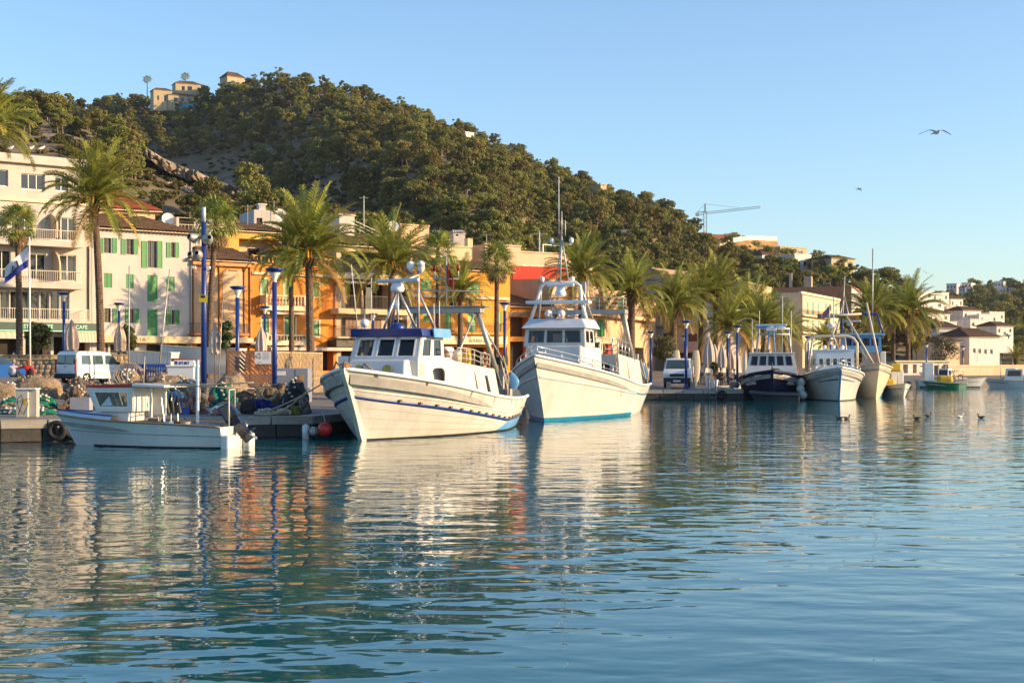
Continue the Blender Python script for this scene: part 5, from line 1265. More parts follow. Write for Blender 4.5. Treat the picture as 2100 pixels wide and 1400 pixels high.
f = MB(); P = [[(-2.52,-.02-.10*(i/4),6.35-.09*j) for i in range(5)] for j in range(4)]; f.grid(P); f.build('flag_yellow_band', b_yel, h.t)
# aft deck rails, gear
railing3(h,[(.9,1.6,2.5),(0,1.62,2.5),(-.9,1.64,2.45),(-1.8,1.6,2.35),(-2.9,1.6,2.28)],.55,galv,.025,2)
for i,(x,y,c) in enumerate([(-.2,1.2,canvas),(-1.0,1.3,b_yel),(-1.6,1.1,rope_m),(.5,1.0,wood)]):
    f = MB(); f.ball((x,y,2.68),.28,10,7,(.7,.7,1.2)); f.build('hung_gear', c, h.t, smooth=True)
f = MB(Matrix.Translation((-2.6,1.5,2.65))@Matrix.Rotation(R(90),4,'X'))
P = [[((.27+.03*math.cos(q))*math.cos(a),(.27+.03*math.cos(q))*math.sin(a),.03*math.sin(q)) for q in [j*math.pi/3 for j in range(6)]] for a in [i*math.pi/8 for i in range(17)]]; f.grid(P,True).build('rope_coil', rope_m, h.t, smooth=True)
o = MB().box(-5.6,-5.3,-1.7,1.7,1.2,1.5).box(-5.55,-5.35,1.2,1.4,1.4,2.45).box(-5.55,-5.35,-1.4,-1.2,1.4,2.45).build('stern_gallows', galv, h.t, bevel=.02)
f = MB(Matrix.Translation((-5.4,1.2,2.6))@Matrix.Rotation(R(90),4,'X')); f.lathe([(.28,-.3),(.28,-.25),(.14,-.22),(.14,.22),(.28,.25),(.28,.3)],14); f.box(-.1,.5,-.15,.15,-.2,.2); f.build('net_winch', black_plas, h.t)
f = MB(Matrix.Translation((-5.9,1.55,1.75))@Matrix.Rotation(R(12),4,'Z')@Matrix.Scale(.6,4)); P = [[(.12*math.cos(b)*(.3+.7*math.sin(math.pi*i/10)),.55*math.sin(math.pi*i/10)*math.sin(b),-.75+1.5*i/10) for b in [j*math.pi/6 for j in range(12)]] for i in range(11)]; f.grid(P,True).build('trawl_door', b_sky, h.t, smooth=True)
f = MB(Matrix.Translation((-5.95,1.1,1.3))); f.ball((0,0,0),.5,10,8,(.4,1,1.7)); f.build('hanging_net', rope_d, h.t, smooth=True)
h.poles('stern_rope',[[(-4.3,1.7,2.8),(-4.4,1.9,1.9),(-4.3,1.85,1.2)],[(-4.0,1.7,2.6),(-4.1,1.9,1.7),(-4.2,1.95,1.3),(-4.1,1.9,1.8)],[(-5.4,1.3,2.4),(-4.9,1.7,1.8),(-4.6,1.8,1.25)]],.03,rope_m)
# ---- boat 2: the tall white trawler behind it
h = Hull('trawler','tall white trawler with rounded wheelhouse windows and a teal waterline',(1.39,63.0),(-.24,-.97),14.0,5.4,2.85,1.35,1.45,2.0,1.0,2.25,.92,2.1)
h.hull([hull_w2,b_teal,antifoul], lambda t,z,s: 2 if z < -.1 else (1 if z < .16 and t < .62 else 0))
kn = lambda t: h.sheer(t)*.68-.05
h.stripe(hull_w2, kn, lambda t: kn(t)+.1, .005, .62, .03, 'knuckle')
h.stripe(b_teal, lambda t: .66*h.sheer(t)+.05-.25*(t-.5), lambda t: .66*h.sheer(t)+.13-.25*(t-.5), .5, .98, .02, 'stripe')
h.rail(white_paint,.12)
pts = [h.pt(t,h.sheer(t),1,-.15) for t in (.0,.04,.09,.15,.21,.27,.33,.38)]; railing3(h,pts,.42,steel,.02,1); pts = [h.pt(t,h.sheer(t),-1,-.15) for t in (.0,.04,.09,.15,.21,.27,.33,.38)]; railing3(h,pts,.42,steel,.02,1)
MB().hexa([(2.6,-1.75,1.4),(5.5,-1.3,1.9),(5.5,1.3,1.9),(2.6,1.75,1.4)],[(2.6,-1.7,3.2),(5.1,-1.25,3.3),(5.1,1.25,3.3),(2.6,1.7,3.2)]).build('deckhouse', hull_w2, h.t, bevel=.08)
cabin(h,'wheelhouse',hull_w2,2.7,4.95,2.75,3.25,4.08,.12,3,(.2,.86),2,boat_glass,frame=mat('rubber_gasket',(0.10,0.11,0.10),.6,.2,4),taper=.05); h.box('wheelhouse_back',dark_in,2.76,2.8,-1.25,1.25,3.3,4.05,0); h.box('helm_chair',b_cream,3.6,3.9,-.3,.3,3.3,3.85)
MB().hexa([(2.3,-1.6,4.06),(5.15,-1.5,4.06),(5.15,1.5,4.06),(2.3,1.6,4.06)],[(2.4,-1.35,4.5),(4.6,-1.2,4.5),(4.6,1.2,4.5),(2.4,1.35,4.5)]).build('visor_roof', mat('pale_blue_roof',(0.55,0.60,0.66),.4,.08,2), h.t, bevel=.05)
h.poles('radar_arch',[[(4.4,-1.25,4.3),(4.0,-1.05,5.2),(3.6,-.9,6.0),(3.6,-.7,6.15),(3.6,.7,6.15),(3.6,.9,6.0),(4.0,1.05,5.2),(3.6,1.35,4.0)]],.075,white_plas,8)
h.box('radar_platform',white_plas,3.7,4.4,-1.45,1.45,5.18,5.32); h.poles('arch_strut',[[(3.6,.9,6.0),(2.4,1.3,4.4)],[(3.6,-.9,6.0),(2.4,-1.3,4.4)]],.05,galv)
scanner(h,(4.1,.1,5.95),1.35,R(75)); radome(h,(4.1,.1,5.62),.26)
h.poles('mast',[[(3.2,-.3,6.1),(3.4,0,8.3)],[(3.2,.3,6.1),(3.4,0,8.3)],[(3.7,0,6.15),(3.4,0,8.3)],[(3.4,0,8.3),(3.4,0,9.4)],[(3.4,-.45,7.9),(3.4,.45,7.9)]],.035,galv)
h.poles('whip_aerial',[[(3.3,-.15,8.4),(3.3,-.15,11.0)],[(3.3,.15,8.3),(3.3,.15,9.0)]],.016,white_plas)
for y,z in ((-.45,7.95),(.45,7.95),(-.9,6.2),(.5,6.2)): MB().lathe([(.07,0),(.1,.08),(.1,.2),(.03,.26)],10,(3.4,y,z)).build('deck_light', white_plas, h.t, smooth=True)
for y in (-.35,.25): MB().ball((4.6,y,4.72),.17,10,8).build('antenna_dome', white_plas, h.t, smooth=True)
h.poles('horn_pair',[[(4.7,-.3,4.6),(5.0,-.3,4.65)],[(4.7,.2,4.6),(5.0,.2,4.65)],[(4.6,.5,4.6),(4.6,1.0,4.65)]],.05,steel)
f = MB(); f.hexa([(-6.6,2.15,1.0),(1.3,2.32,1.0),(1.3,2.40,1.0),(-6.6,2.23,1.0)],[(-6.4,1.95,2.65),(1.0,2.1,2.95),(1.0,2.18,2.95),(-6.4,2.03,2.65)])
f.hexa([(-6.6,-2.23,1.0),(1.3,-2.40,1.0),(1.3,-2.32,1.0),(-6.6,-2.15,1.0)],[(-6.4,-2.03,2.65),(1.0,-2.18,2.95),(1.0,-2.1,2.95),(-6.4,-1.95,2.65)]); f.hexa([(-6.4,-1.95,2.58),(1.0,-2.1,2.88),(1.0,2.1,2.88),(-6.4,1.95,2.58)],[(-6.4,-1.95,2.64),(1.0,-2.1,2.94),(1.0,2.1,2.94),(-6.4,1.95,2.64)])
o = f.build('shelter_deck', hull_w, h.t)
for x in (-.6,-2.2):
    f = MB(); f.hexa([(x,2.29,1.55),(x+.55,2.30,1.55),(x+.55,2.36,1.55),(x,2.35,1.55)],[(x+.05,2.10,2.62),(x+.5,2.11,2.62),(x+.5,2.17,2.62),(x+.05,2.16,2.62)]); f.build('slot_window', b_cream, o)
h.box('front_wall',hull_w2,1.0,1.06,-2.0,2.1,1.2,2.9,.01); h.box('front_doorway',dark_in,1.062,1.08,1.2,1.8,1.4,2.5,0)
railing3(h,[(.9,1.9,2.93),(-.3,1.95,2.9),(-1.5,1.95,2.86),(-2.7,1.9,2.8),(-3.9,1.9,2.75),(-5.1,1.85,2.7)],.75,steel,.028,2); railing3(h,[(.9,-1.9,2.93),(.9,0,2.93),(.9,1.9,2.93)],.75,steel,.025,2)
f = MB(); f.box(-3.6,-2.6,-1.9,1.9,4.95,5.15); f.build('gantry_platform', galv, h.t); railing3(h,[(-2.7,-1.8,5.15),(-2.7,-.6,5.15),(-2.7,.6,5.15),(-2.7,1.8,5.15),(-3.5,1.8,5.15)],.6,galv,.025,2)
h.poles('gantry_leg',[[(-3.1,1.75,4.95),(-4.4,2.0,2.6)],[(-3.1,-1.75,4.95),(-4.4,-2.0,2.6)]],.12,galv,8); h.poles('gantry_strut',[[(-3.1,1.6,4.9),(-6.4,1.9,1.8)],[(-3.0,-1.6,4.9),(-.5,-1.7,2.9)],[(-2.8,0,5.1),(-2.8,0,6.6)],[(-3.3,1.7,4.7),(-5.5,2.0,2.6)]],.04,galv)
h.box('derrick_post',galv,-.4,-.2,.2,.4,2.9,6.4,.02)
for i,(x,y,m_,s_) in enumerate([(.3,1.5,b_red,.28),(-.4,1.5,b_red,.25),(-.1,1.0,b_green,.22),(.4,.7,b_blue,.24)]): MB().lathe([(s_*.8,0),(s_,.45),(s_*1.05,.5)],12,(x,y,2.93)).build('fish_basket', m_, h.t)
h.box('fan_box',canvas,-3.4,-2.0,-.9,.6,2.8,3.8,.05); life_ring(h,(2.4,1.62,3.2),.26,b_cream,'X')
MB(Matrix.Translation((1.1,1.3,3.2))@Matrix.Rotation(R(90),4,'Y')).lathe([(.3,-.15),(.3,.15)],14).build('net_hauler', rust, h.t)
f = MB(Matrix.Translation((-7.3,2.0,2.0))@Matrix.Rotation(R(10),4,'Z')@Matrix.Scale(.65,4)); P = [[(.12*math.cos(b)*(.3+.7*math.sin(math.pi*i/10)),.6*math.sin(math.pi*i/10)*math.sin(b),-.9+1.8*i/10) for b in [j*math.pi/6 for j in range(12)]] for i in range(11)]; f.grid(P,True).build('trawl_door', b_sky, h.t, smooth=True)
f = MB(); f.ball((-7.2,1.3,1.9),.5,10,8,(.7,1,1.5)); f.build('hanging_net', rope_m, h.t, smooth=True); h.poles('stern_rope',[[(-6.6,2.2,2.9),(-6.9,2.4,2.0),(-7.0,2.3,1.2)],[(-6.4,2.1,2.7),(-7.0,2.3,1.5)],[(-7.0,1.8,2.6),(-7.2,2.3,1.4)]],.04,rope_m); h.box('stern_gallows',galv,-7.0,-6.7,1.6,1.9,1.4,3.0,.02)
# ---- boat 3: navy hulled
h = Hull('fishing_boat','navy blue hulled fishing boat with a white rounded cabin, bow on',(17.5,98.5),(-.16,-.99),10.5,4.4,2.0,1.15,1.15,1.0,1.3,3.4,.9,2.4)
h.hull([b_navy,white_paint], None); h.rail(b_navy,.2); h.stem(b_navy,.2,.1,2.05)
for sd in (1,-1): h.stripe(white_paint, lambda t: .55*h.sheer(t)+.1, lambda t: .55*h.sheer(t)+.42, .12, .27, .02, 'name_board', (sd,)); h.stripe(white_paint, lambda t: .8*h.sheer(t)+.1, lambda t: .8*h.sheer(t)+.22, .06, .11, .02, 'name_plate', (sd,))
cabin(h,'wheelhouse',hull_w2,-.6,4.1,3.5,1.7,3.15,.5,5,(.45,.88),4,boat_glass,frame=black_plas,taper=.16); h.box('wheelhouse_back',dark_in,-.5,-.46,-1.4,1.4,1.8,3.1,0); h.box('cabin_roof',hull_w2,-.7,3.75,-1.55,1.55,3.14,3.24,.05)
h.poles('mast',[[(2.0,-.25,3.2),(2.0,-.15,4.8)],[(2.0,.25,3.2),(2.0,.15,4.8)],[(2.0,-1,5.0),(2.0,1,5.0)]],.06,b_sky); h.box('mast_head',white_plas,1.8,2.2,-.35,.35,4.75,5.0); scanner(h,(2.0,0,5.1),2.2,R(80))
h.poles('whip_aerial',[[(1.2,-1.3,3.2),(1.2,-1.3,5.6)],[(1.2,-.8,3.2),(1.2,-.8,6.2)],[(1,.8,3.2),(1,.8,7.2)],[(1,1.4,3.2),(1,1.4,6.2)]],.02,white_plas)
h.poles('gantry_leg',[[(-2.5,1.3,5.0),(-3.6,1.7,1.2)],[(-2.5,-.8,5.0),(-3.2,-1.2,1.2)],[(-2.5,-.9,5.0),(-2.5,1.4,5.0)],[(-2.5,-.9,4.6),(-2.5,1.4,4.6)]],.09,galv)
h.poles('anchor',[[(5.6,-.1,1.95),(5.9,.0,2.15),(6.0,.5,2.1)],[(5.8,0,2.0),(5.8,0,2.6)]],.04,dark_metal); life_ring(h,(-1.4,1.9,1.9),.26,b_red,'X')
# ---- boat 4: white with a square wheelhouse
h = Hull('fishing_boat','white fishing boat with a square five windowed wheelhouse, bow on',(21.8,97.5),(-.10,-.995),10.5,4.3,2.25,1.3,1.2,1.1,1.3,3.2,.9,2.2)
h.hull([hull_w,antifoul], lambda t,z,s: 1 if z < .05 else 0); h.rail(white_paint,.14); h.stem(b_sky,.14,.06,2.1)
h.stripe(b_blue, lambda t: .63*h.sheer(t), lambda t: .63*h.sheer(t)+.05+.5*max(0,.12-t), .01, .16, .02, 'bow_marking'); h.stripe(hull_w2, lambda t: .70*h.sheer(t), lambda t: .70*h.sheer(t)+.06, .005, .9, .03, 'knuckle')
cabin(h,'wheelhouse',mat('pale_blue_cabin',(0.58,0.66,0.72),.4,.06,2),.6,3.0,2.55,2.0,3.4,.05,5,(.25,.62),2,glass_dark,frame=white_paint,taper=.02); h.box('cabin_roof',white_paint,.5,3.05,-1.3,1.3,3.39,3.45,.02)
pts = [h.pt(t,h.sheer(t),1,-.2) for t in (.02,.06,.11,.17,.24)]; pts = [Vector((p.x,-p.y,p.z)) for p in reversed(pts)]+pts; railing3(h,pts,.5,steel,.02,1)
h.poles('hoop',[[(1.0,-1.75,2.0),(1.0,-1.75,3.9),(1.0,-1.5,4.25),(1.0,-1.1,4.4),(1.0,1.1,4.4),(1.0,1.5,4.25),(1.0,1.75,3.9),(1.0,1.75,2.0)]],.09,b_cream,8)
h.poles('mast',[[(1.5,-.5,3.4),(1.5,.3,5.2)],[(1.5,.5,3.4),(1.5,-.3,5.2)],[(.5,.2,3.4),(.5,.2,7.2)],[(1.5,-.2,4.9),(1.5,-.2,6.6)]],.035,galv); f = MB(); P = [[(1.5,-.2-.45*i/4,6.5-.5*j/4-.12*i+.03*math.sin(i*2)) for i in range(5)] for j in range(5)]; f.grid(P).build('pennant', mat('faded_flag',(0.30,0.14,0.16),.8,.2,3), h.t, smooth=True)
for (y,z) in ((-.6,3.6),(0,3.62),(.6,3.6)): MB().ball((2.0,y,z),.16,10,8).build('antenna_dome', white_plas, h.t, smooth=True)
radome(h,(1.5,-.1,5.1),.3); floats(h,[(3.2,-2.35,.75),(3.0,-2.3,1.2),(3.4,-2.2,.35)],.3,mat('pale_float',(0.55,0.60,0.55),.6,.1,2)); h.poles('derrick',[[(-2.0,1.6,1.3),(-1.6,1.2,4.4)],[(-2.0,-1.4,1.3),(-1.6,-1.0,4.4)],[(-1.6,-1.1,4.4),(-1.6,1.3,4.4)]],.08,galv)
# ---- boat 5: cream trawler beside it with a blue bridge
h = Hull('trawler','cream hulled trawler with a blue bridge and crossed derricks, right of the square wheelhouse boat',(26.0,104.5),(-.02,-1),12.0,4.4,2.5,1.7,1.7,1.2,1.2,2.6,.95,2.0)
h.hull([b_cream,b_sky,b_yel], lambda t,z,s: 1 if (s > 0 and z < .9 and t > .12 and z < (t-.1)*5) else 0); h.rail(b_cream,.14)
MB().box(-5.6,.5,1.55,2.0,1.4,3.4).build('shelter_side', hull_w, h.t, bevel=.05)
for x in (-4.6,-3.4,-2.2,-1.0): MB().box(x,x+.5,2.0,2.02,2.3,2.9).build('slot_window', glass_dark, h.t)
cabin(h,'wheelhouse',b_sky,-1.8,1.2,3.0,3.3,4.6,-.1,4,(.4,.85),2,glass_dark,frame=b_blue); MB().box(-1.9,1.5,-1.7,1.7,4.58,4.75).build('cabin_roof', b_sky, h.t, bevel=.05); h.poles('bridge_frame',[[(1.4,-1.5,4.7),(.6,-1.3,6.2),(.6,1.3,6.2),(1.4,1.6,4.7)]],.1,b_blue)
h.poles('derrick',[[(3.2,.6,2.2),(1.2,-1.1,6.0)],[(3.4,.9,2.2),(1.6,.3,7.0)],[(3.0,.2,2.4),(2.4,-.6,4.0),(2.8,-.3,3.4)],[(1.2,-3.0,6.0),(1.2,0,6.2)]],.085,b_cream); h.poles('mast',[[(1.0,-1.4,4.6),(1.0,-1.2,9.0)],[(-.5,1.2,4.7),(-.5,1.25,11.2)],[(1.0,-1.9,4.6),(1.0,-1.2,7.5)],[(1,-.6,4.6),(1,-1.2,7.5)]],.05,galv); h.box('gantry_beam',rust,.8,1.2,-3.2,-.2,5.9,6.2); scanner(h,(1.0,-.8,5.6),1.6,1.2); h.box('yellow_gear',b_yel,3.4,4.0,1.5,2.3,1.9,2.5,.1)
# ---- small boats on the right
def small_boat(label, px, Y, head, L, B, z, mats, pick=None, cab=None, extra=None, name='small_boat', stern=.8):
    x = (px-CX)/F*Y; h = Hull(name,label,(x,Y),head,L,B,z*1.35,z,z*1.05,.5,1.2,2.4,stern,1.8,.1,'small boats on the right shore'); h.hull(mats,pick,24,10,.35); h.rail(b_cream,.08); h.stem(mats[0],.08,.05,z*1.4)
    if cab: cabin(h,'cabin',white_paint,cab[0],cab[1],B*.62,z*.7,cab[2],.3,2,(.5,.9),1,glass_dark)
    return h
h = small_boat('little white double ended boat with yellow covers in front of the far boats',1852,107,(.0,-1),5.2,2.1,.75,[gel_w]); h.box('yellow_cover',b_yel,-.8,1.0,-.8,-.1,.7,1.35,.2); h.poles('mast',[[(0,.3,.6),(0,.3,2.6)],[(-1,-.3,.6),(-1,-.3,1.8)]],.03,galv); h.box('cabin',white_paint,-1.8,-.6,0,.9,.6,2.0,.05)
h = small_boat('dark green small boat with a mint transom and yellow cover',1870,146,(-.93,.1),3.6,1.7,.55,[b_green,b_mint],lambda t,z,s: 1 if t > .8 else 0); h.box('yellow_cover',b_yel,-.6,.9,-.5,.5,.5,1.3,.25); h.poles('mast',[[(0.8,.1,.6),(.8,.1,2.6)],[(-.8,.1,.6),(-.8,.1,1.9)]],.035,galv); h.t.location.x += 1.6
h = small_boat('long low white boat with a dark strake and a life ring at the right',2012,150,(.93,-.1),6.4,2.0,.75,[gel_w,b_blue],lambda t,z,s: 1 if z > .62*h_s(t) else 0) if False else small_boat('long low white boat with a folded cream bimini at the right',2012,150,(.93,-.1),6.4,2.0,.75,[gel_w]); h.stripe(antifoul,lambda t: .02,lambda t: .16,.02,.98,.01); h.box('cabin',white_paint,-2.6,-1.6,-.6,.6,.6,2.6,.08); h.poles('bimini_frame',[[(-.2,-.7,.7),(.1,-.7,1.6),(1.4,-.7,1.9)],[(.6,-.7,.7),(.2,-.7,1.8)],[(-3,-.3,2.2),(-.8,-.3,2.4)]],.06,b_cream); life_ring(h,(1.0,-.8,1.1),.25,b_red)
h = small_boat('small white cabin boat with a sunlit transom right of the bimini boat',1990,152,(-.95,.3),4.6,1.8,.7,[gel_w],cab=(-.9,.9,1.9)); h.t.location.x += 2.0; h.poles('mast',[[(-1.6,0,.6),(-1.6,0,2.6)],[(1.2,0,.6),(1.2,.1,3.0)]],.03,galv)
h = small_boat('open white boat with a steel arch near the right edge',2046,154,(-.95,.3),4.6,1.8,.72,[gel_w]); h.t.location.x += 1.8; h.poles('arch',[[(-1.2,-.7,.7),(-1.3,-.6,1.8),(-1.3,.6,1.8),(-1.2,.7,.7)]],.05,steel); h.box('console',white_paint,0,.6,-.4,.4,.5,1.4); floats(h,[(.6,-1.0,.35)],.2,b_blue)
h = small_boat('small white open boat at the very right edge',2102,157,(-.9,.4),4.4,1.8,.7,[gel_w]); h.t.location.x += 1.2; h.box('console',white_paint,0,.6,-.4,.4,.5,1.3)
for (lb,px,Y,L_,cb) in [('tiny white boat with a low cabin moored behind the green boat',1925,160,4.6,True),('tiny open white boat second from the green one along the shore',1962,163,4.4,False),('tiny white cabin boat moored before the promenade wall',2065,166,4.6,True)]:
    h = small_boat(lb,px,Y,(-.5,-.85),L_,1.8,.7,[gel_w],cab=(-1.0,.6,1.9) if cb else None)
    h.poles('mast',[[(-.8,0,.6),(-.8,0,3.2)]],.03,galv)
# ---- boat 0: the little fishing boat on the left
h = Hull('small_fishing_boat','small white open fishing boat with a red edged cabin roof and outboard motor',(-13.5,45.15),(-.964,.266),6.1,2.3,1.05,.80,.72,.75,1.3,2.3,.92,1.9,.05,group=None); h.t.scale = (.87,.87,.88); h.t.location = (-13.45+.964*2.65, 45.1-.266*2.65, 0)
h.hull([gel_w,antifoul],lambda t,z,s: 1 if z < .05 and t > .15 else 0, 40, 18, .34); h.rail(mat('teak_rail',(0.30,0.20,0.11),.6,.2,4),.07)
h.stripe(mat('grey_line',(0.22,0.20,0.17),.6,.1,3),lambda t: .42*h.sheer(t)+.08,lambda t: .42*h.sheer(t)+.105,.03,1.0,.008,'moulding_line')
f = MB(); P = []
for i in range(13):
    t = .0+.36*i/12; a = h.pt(t,h.sheer(t),1,-.03); z = h.sheer(t); P.append([Vector((a.x,a.y,z+.02)),Vector((a.x,a.y*.9,z+.17-.02*i/12)),Vector((a.x,-a.y*.9,z+.17-.02*i/12)),Vector((a.x,-a.y,z+.02))])
f.grid(P).build('foredeck', mat('pale_blue_deck',(0.45,0.55,0.66),.5,.1,2), h.t)
h.stripe(b_blue,lambda t: h.sheer(t)+.10,lambda t: h.sheer(t)+.16,.0,.36,-.06,'blue_band') if False else None
f = MB(); P2 = [[r[1]+Vector((0,.02,-.02)),r[1]+Vector((0,-.04,.035))] for r in P]; f.grid(P2); P2 = [[r[2]+Vector((0,-.02,-.02)),r[2]+Vector((0,.04,.035))] for r in P]; f.grid(P2).build('blue_edge', b_blue, h.t)
f = MB(); f.hexa([(.55,-.72,.85),(2.5,-.42,1.08),(2.5,.42,1.08),(.55,.72,.85)],[(.55,-.66,1.25),(2.0,-.5,1.22),(2.0,.5,1.22),(.55,.66,1.25)]); f.build('cabin_base', gel_w, h.t, bevel=.05)
cabin(h,'cabin',gel_w,.35,1.75,1.5,1.2,2.02,-.35,1,(.15,.85),1,boat_glass,frame=white_paint,taper=-.05)
f = MB(); f.hexa([(.35,-.85,2.03),(2.15,-.82,1.98),(2.15,.82,1.98),(.35,.85,2.03)],[(.35,-.82,2.16),(2.15,-.8,2.10),(2.15,.8,2.10),(.35,.82,2.16)]); f.build('cabin_roof', b_red, h.t, bevel=.03)
f = MB(); f.hexa([(-.9,-.85,2.02),(.34,-.86,2.05),(.34,.86,2.05),(-.9,.85,2.02)],[(-.9,-.83,2.10),(.34,-.84,2.16),(.34,.84,2.16),(-.9,.83,2.10)]); f.build('roof_awning', gel_w, h.t, bevel=.02)
MB().box(-.25,.30,-.55,-.47,1.0,2.02).build('cabin_back', gel_w, h.t, bevel=.04); MB().box(-.25,-.17,.47,.55,1.0,2.02).build('awning_post', gel_w, h.t); MB().box(-.15,.2,-.57,-.551,1.3,1.9).build('rear_window', glass_dark, h.t)
h.poles('boom',[[(-.9,-.4,2.1),(-2.9,-.4,1.98)],[(-.9,.4,2.1),(-4.0,.3,2.0)],[(-1.6,-.4,2.06),(-1.6,-.4,1.5)]],.022,mat('old_pole',(0.45,0.38,0.26),.7,.2,4)); h.poles('roof_rack',[[(-.2,-.5,2.12),(-.1,-.5,2.5),(.3,-.5,2.5)],[(1.2,-.3,2.1),(1.15,-.3,2.65)],[(1.6,.2,2.1),(1.6,.2,2.4)],[(.2,.3,2.1),(.15,.3,3.1)]],.02,galv)
MB().box(-1.75,-1.68,-.05,.05,.5,2.95).build('white_post', white_plas, h.t)
h.poles('stern_frame',[[(-2.75,-.75,.7),(-2.75,-.75,1.95),(-3.0,.2,1.95),(-3.0,.2,.7)]],.03,b_cream)
f = MB(Matrix.Translation((-3.0,-.1,1.02))@Matrix.Rotation(R(38),4,'Y')); f.hexa([(-.28,-.2,-.1),(.30,-.17,-.1),(.30,.17,-.1),(-.28,.2,-.1)],[(-.22,-.15,.50),(.26,-.13,.58),(.26,.13,.58),(-.22,.15,.50)]); o = f.build('outboard_cowl', mat('outboard_navy',(0.012,0.022,0.05),.25,.15,2,coat=.4), h.t, bevel=.08, seg=3)
f = MB(Matrix.Translation((-3.0,-.1,1.02))@Matrix.Rotation(R(38),4,'Y')); f.hexa([(-.16,-.09,-1.0),(.14,-.06,-1.0),(.14,.06,-1.0),(-.16,.09,-1.0)],[(-.2,-.15,-.1),(.22,-.14,-.1),(.22,.14,-.1),(-.2,.15,-.1)]); f.box(-.42,.16,-.14,.14,-.80,-.77); f.build('outboard_leg', mat('outboard_navy',(0.012,0.022,0.05)), h.t, bevel=.03)
f = MB(Matrix.Translation((-3.0,-.1,1.02))@Matrix.Rotation(R(38),4,'Y')); f.hexa([(.02,-.215,-.05),(.31,-.185,-.05),(.31,-.175,-.05),(.02,-.205,-.05)],[(.0,-.165,.45),(.27,-.15,.52),(.27,-.14,.52),(.0,-.155,.45)]); f.hexa([(-.02,-.17,.5),(.27,-.15,.57),(.27,.15,.57),(-.02,.17,.5)],[(0,-.12,.55),(.24,-.1,.62),(.24,.1,.62),(0,.12,.55)]); f.build('cowl_stripe', mat('outboard_silver',(0.55,0.57,0.60),.3,.1,2), h.t)
f = MB(Matrix.Translation((-3.0,-.1,1.02))@Matrix.Rotation(R(38),4,'Y'))
for i in range(3):
    a = i*2.094; f.hexa([(-.22,-.02+.03*math.cos(a),-.93+.03*math.sin(a)),(-.18,.02+.03*math.cos(a),-.93+.03*math.sin(a)),(-.18,.05*math.cos(a),-.93+.05*math.sin(a)),(-.22,.05*math.cos(a),-.93+.05*math.sin(a))],[(-.26,.2*math.cos(a-.35),-.93+.2*math.sin(a-.35)),(-.24,.2*math.cos(a-.35),-.93+.2*math.sin(a-.35)),(-.20,.2*math.cos(a+.35),-.93+.2*math.sin(a+.35)),(-.22,.2*math.cos(a+.35),-.93+.2*math.sin(a+.35))])
f.build('propeller', steel, h.t)
h.poles('boarding_ladder',[[(-3.12,-.85,.85),(-3.16,-.85,.1)],[(-3.12,-.55,.85),(-3.16,-.55,.1)],[(-3.16,-.85,.3),(-3.16,-.55,.3)],[(-3.15,-.85,.5),(-3.15,-.55,.5)],[(-3.13,-.85,.7),(-3.13,-.55,.7)]],.018,steel)
for s in (.3,.9): h.box('swim_step',gel_w,-3.35,-3.05,-s-.25 if s > .5 else .35,-s+.2 if s > .5 else .95,-.1,.45,.06)
f = MB()
for i,(x,y) in enumerate([(.15,-.75),(-.1,-.62),(-.3,-.72),(-.55,-.78),(.05,-.5),(-.2,-.45)]):
    lean = (i-2.5)*.05; f.tube([(x,y,.75),(x+lean,y,1.45+.1*(i%3))],.014,5)
f.build('flag_pole', steel, h.t)
for i,(x,y) in enumerate([(.15,-.78),(-.12,-.66),(-.32,-.76),(-.57,-.82)]):
    lean = (i-1.5)*.05; z = 1.15; f = MB(); zt = 1.78-.08*(i%2)
    P = [[(x+lean+ (.03+.14*(1-k/5))*math.cos(a),y+(.02+.05*(1-k/5))*math.sin(a)+.02*math.sin(3*a+i),z+(zt-z)*k/5-.06*(k==0)*abs(math.sin(2*a))) for a in [j*math.pi/5 for j in range(10)]] for k in range(6)]
    f.grid(P,True).build('folded_black_flag', black_plas, h.t, smooth=True)
for i,(x,y,m_) in enumerate([(-.75,-.5,wood),(.0,-.2,b_blue),(-1.1,-.3,mat('grey_bucket',(0.35,0.35,0.36),.6,.1,3)),(-1.5,-.5,b_blue),(-.45,-.3,b_sky)]): MB().lathe([(.14,0),(.18,.34),(.19,.36)],12,(x,y,.48)).build('bucket', m_, h.t)
for (x,y,s,m_) in [(-1.3,-.6,.33,b_cream),(-2.0,-.6,.3,rope_m),(-2.3,-.2,.35,mat('grey_cloth',(0.25,0.26,0.30),.9,.2,3)),(-1.8,0,.4,mat('grey_cloth',(0.25,0.26,0.30)))]: MB().ball((x,y,.62),s,12,7,(1.3,.7,.5)).build('net_bundle', m_, h.t, smooth=True)
for i,x in enumerate((1.6,.2,-1.1)):
    p = h.pt((3.05-x)/6.1,.62,-1,.006); MB().box(x-.06,x+.06,p.y-.004,p.y+.02,.60,.63).build('scupper', black_plas, h.t)
for x,z in ((-2.5,.42),(-2.6,.48),(-2.6,.36)):
    p = h.pt((3.05-x)/6.1,z,-1); MB().box(x-.025,x+.025,p.y-.012,p.y+.02,z-.025,z+.025).build('hull_fitting', black_plas, h.t)
h.poles('hanging_line',[[(.45,-1.1,.85),(.45,-1.13,.4),(.45,-1.12,0)]],.012,b_blue)
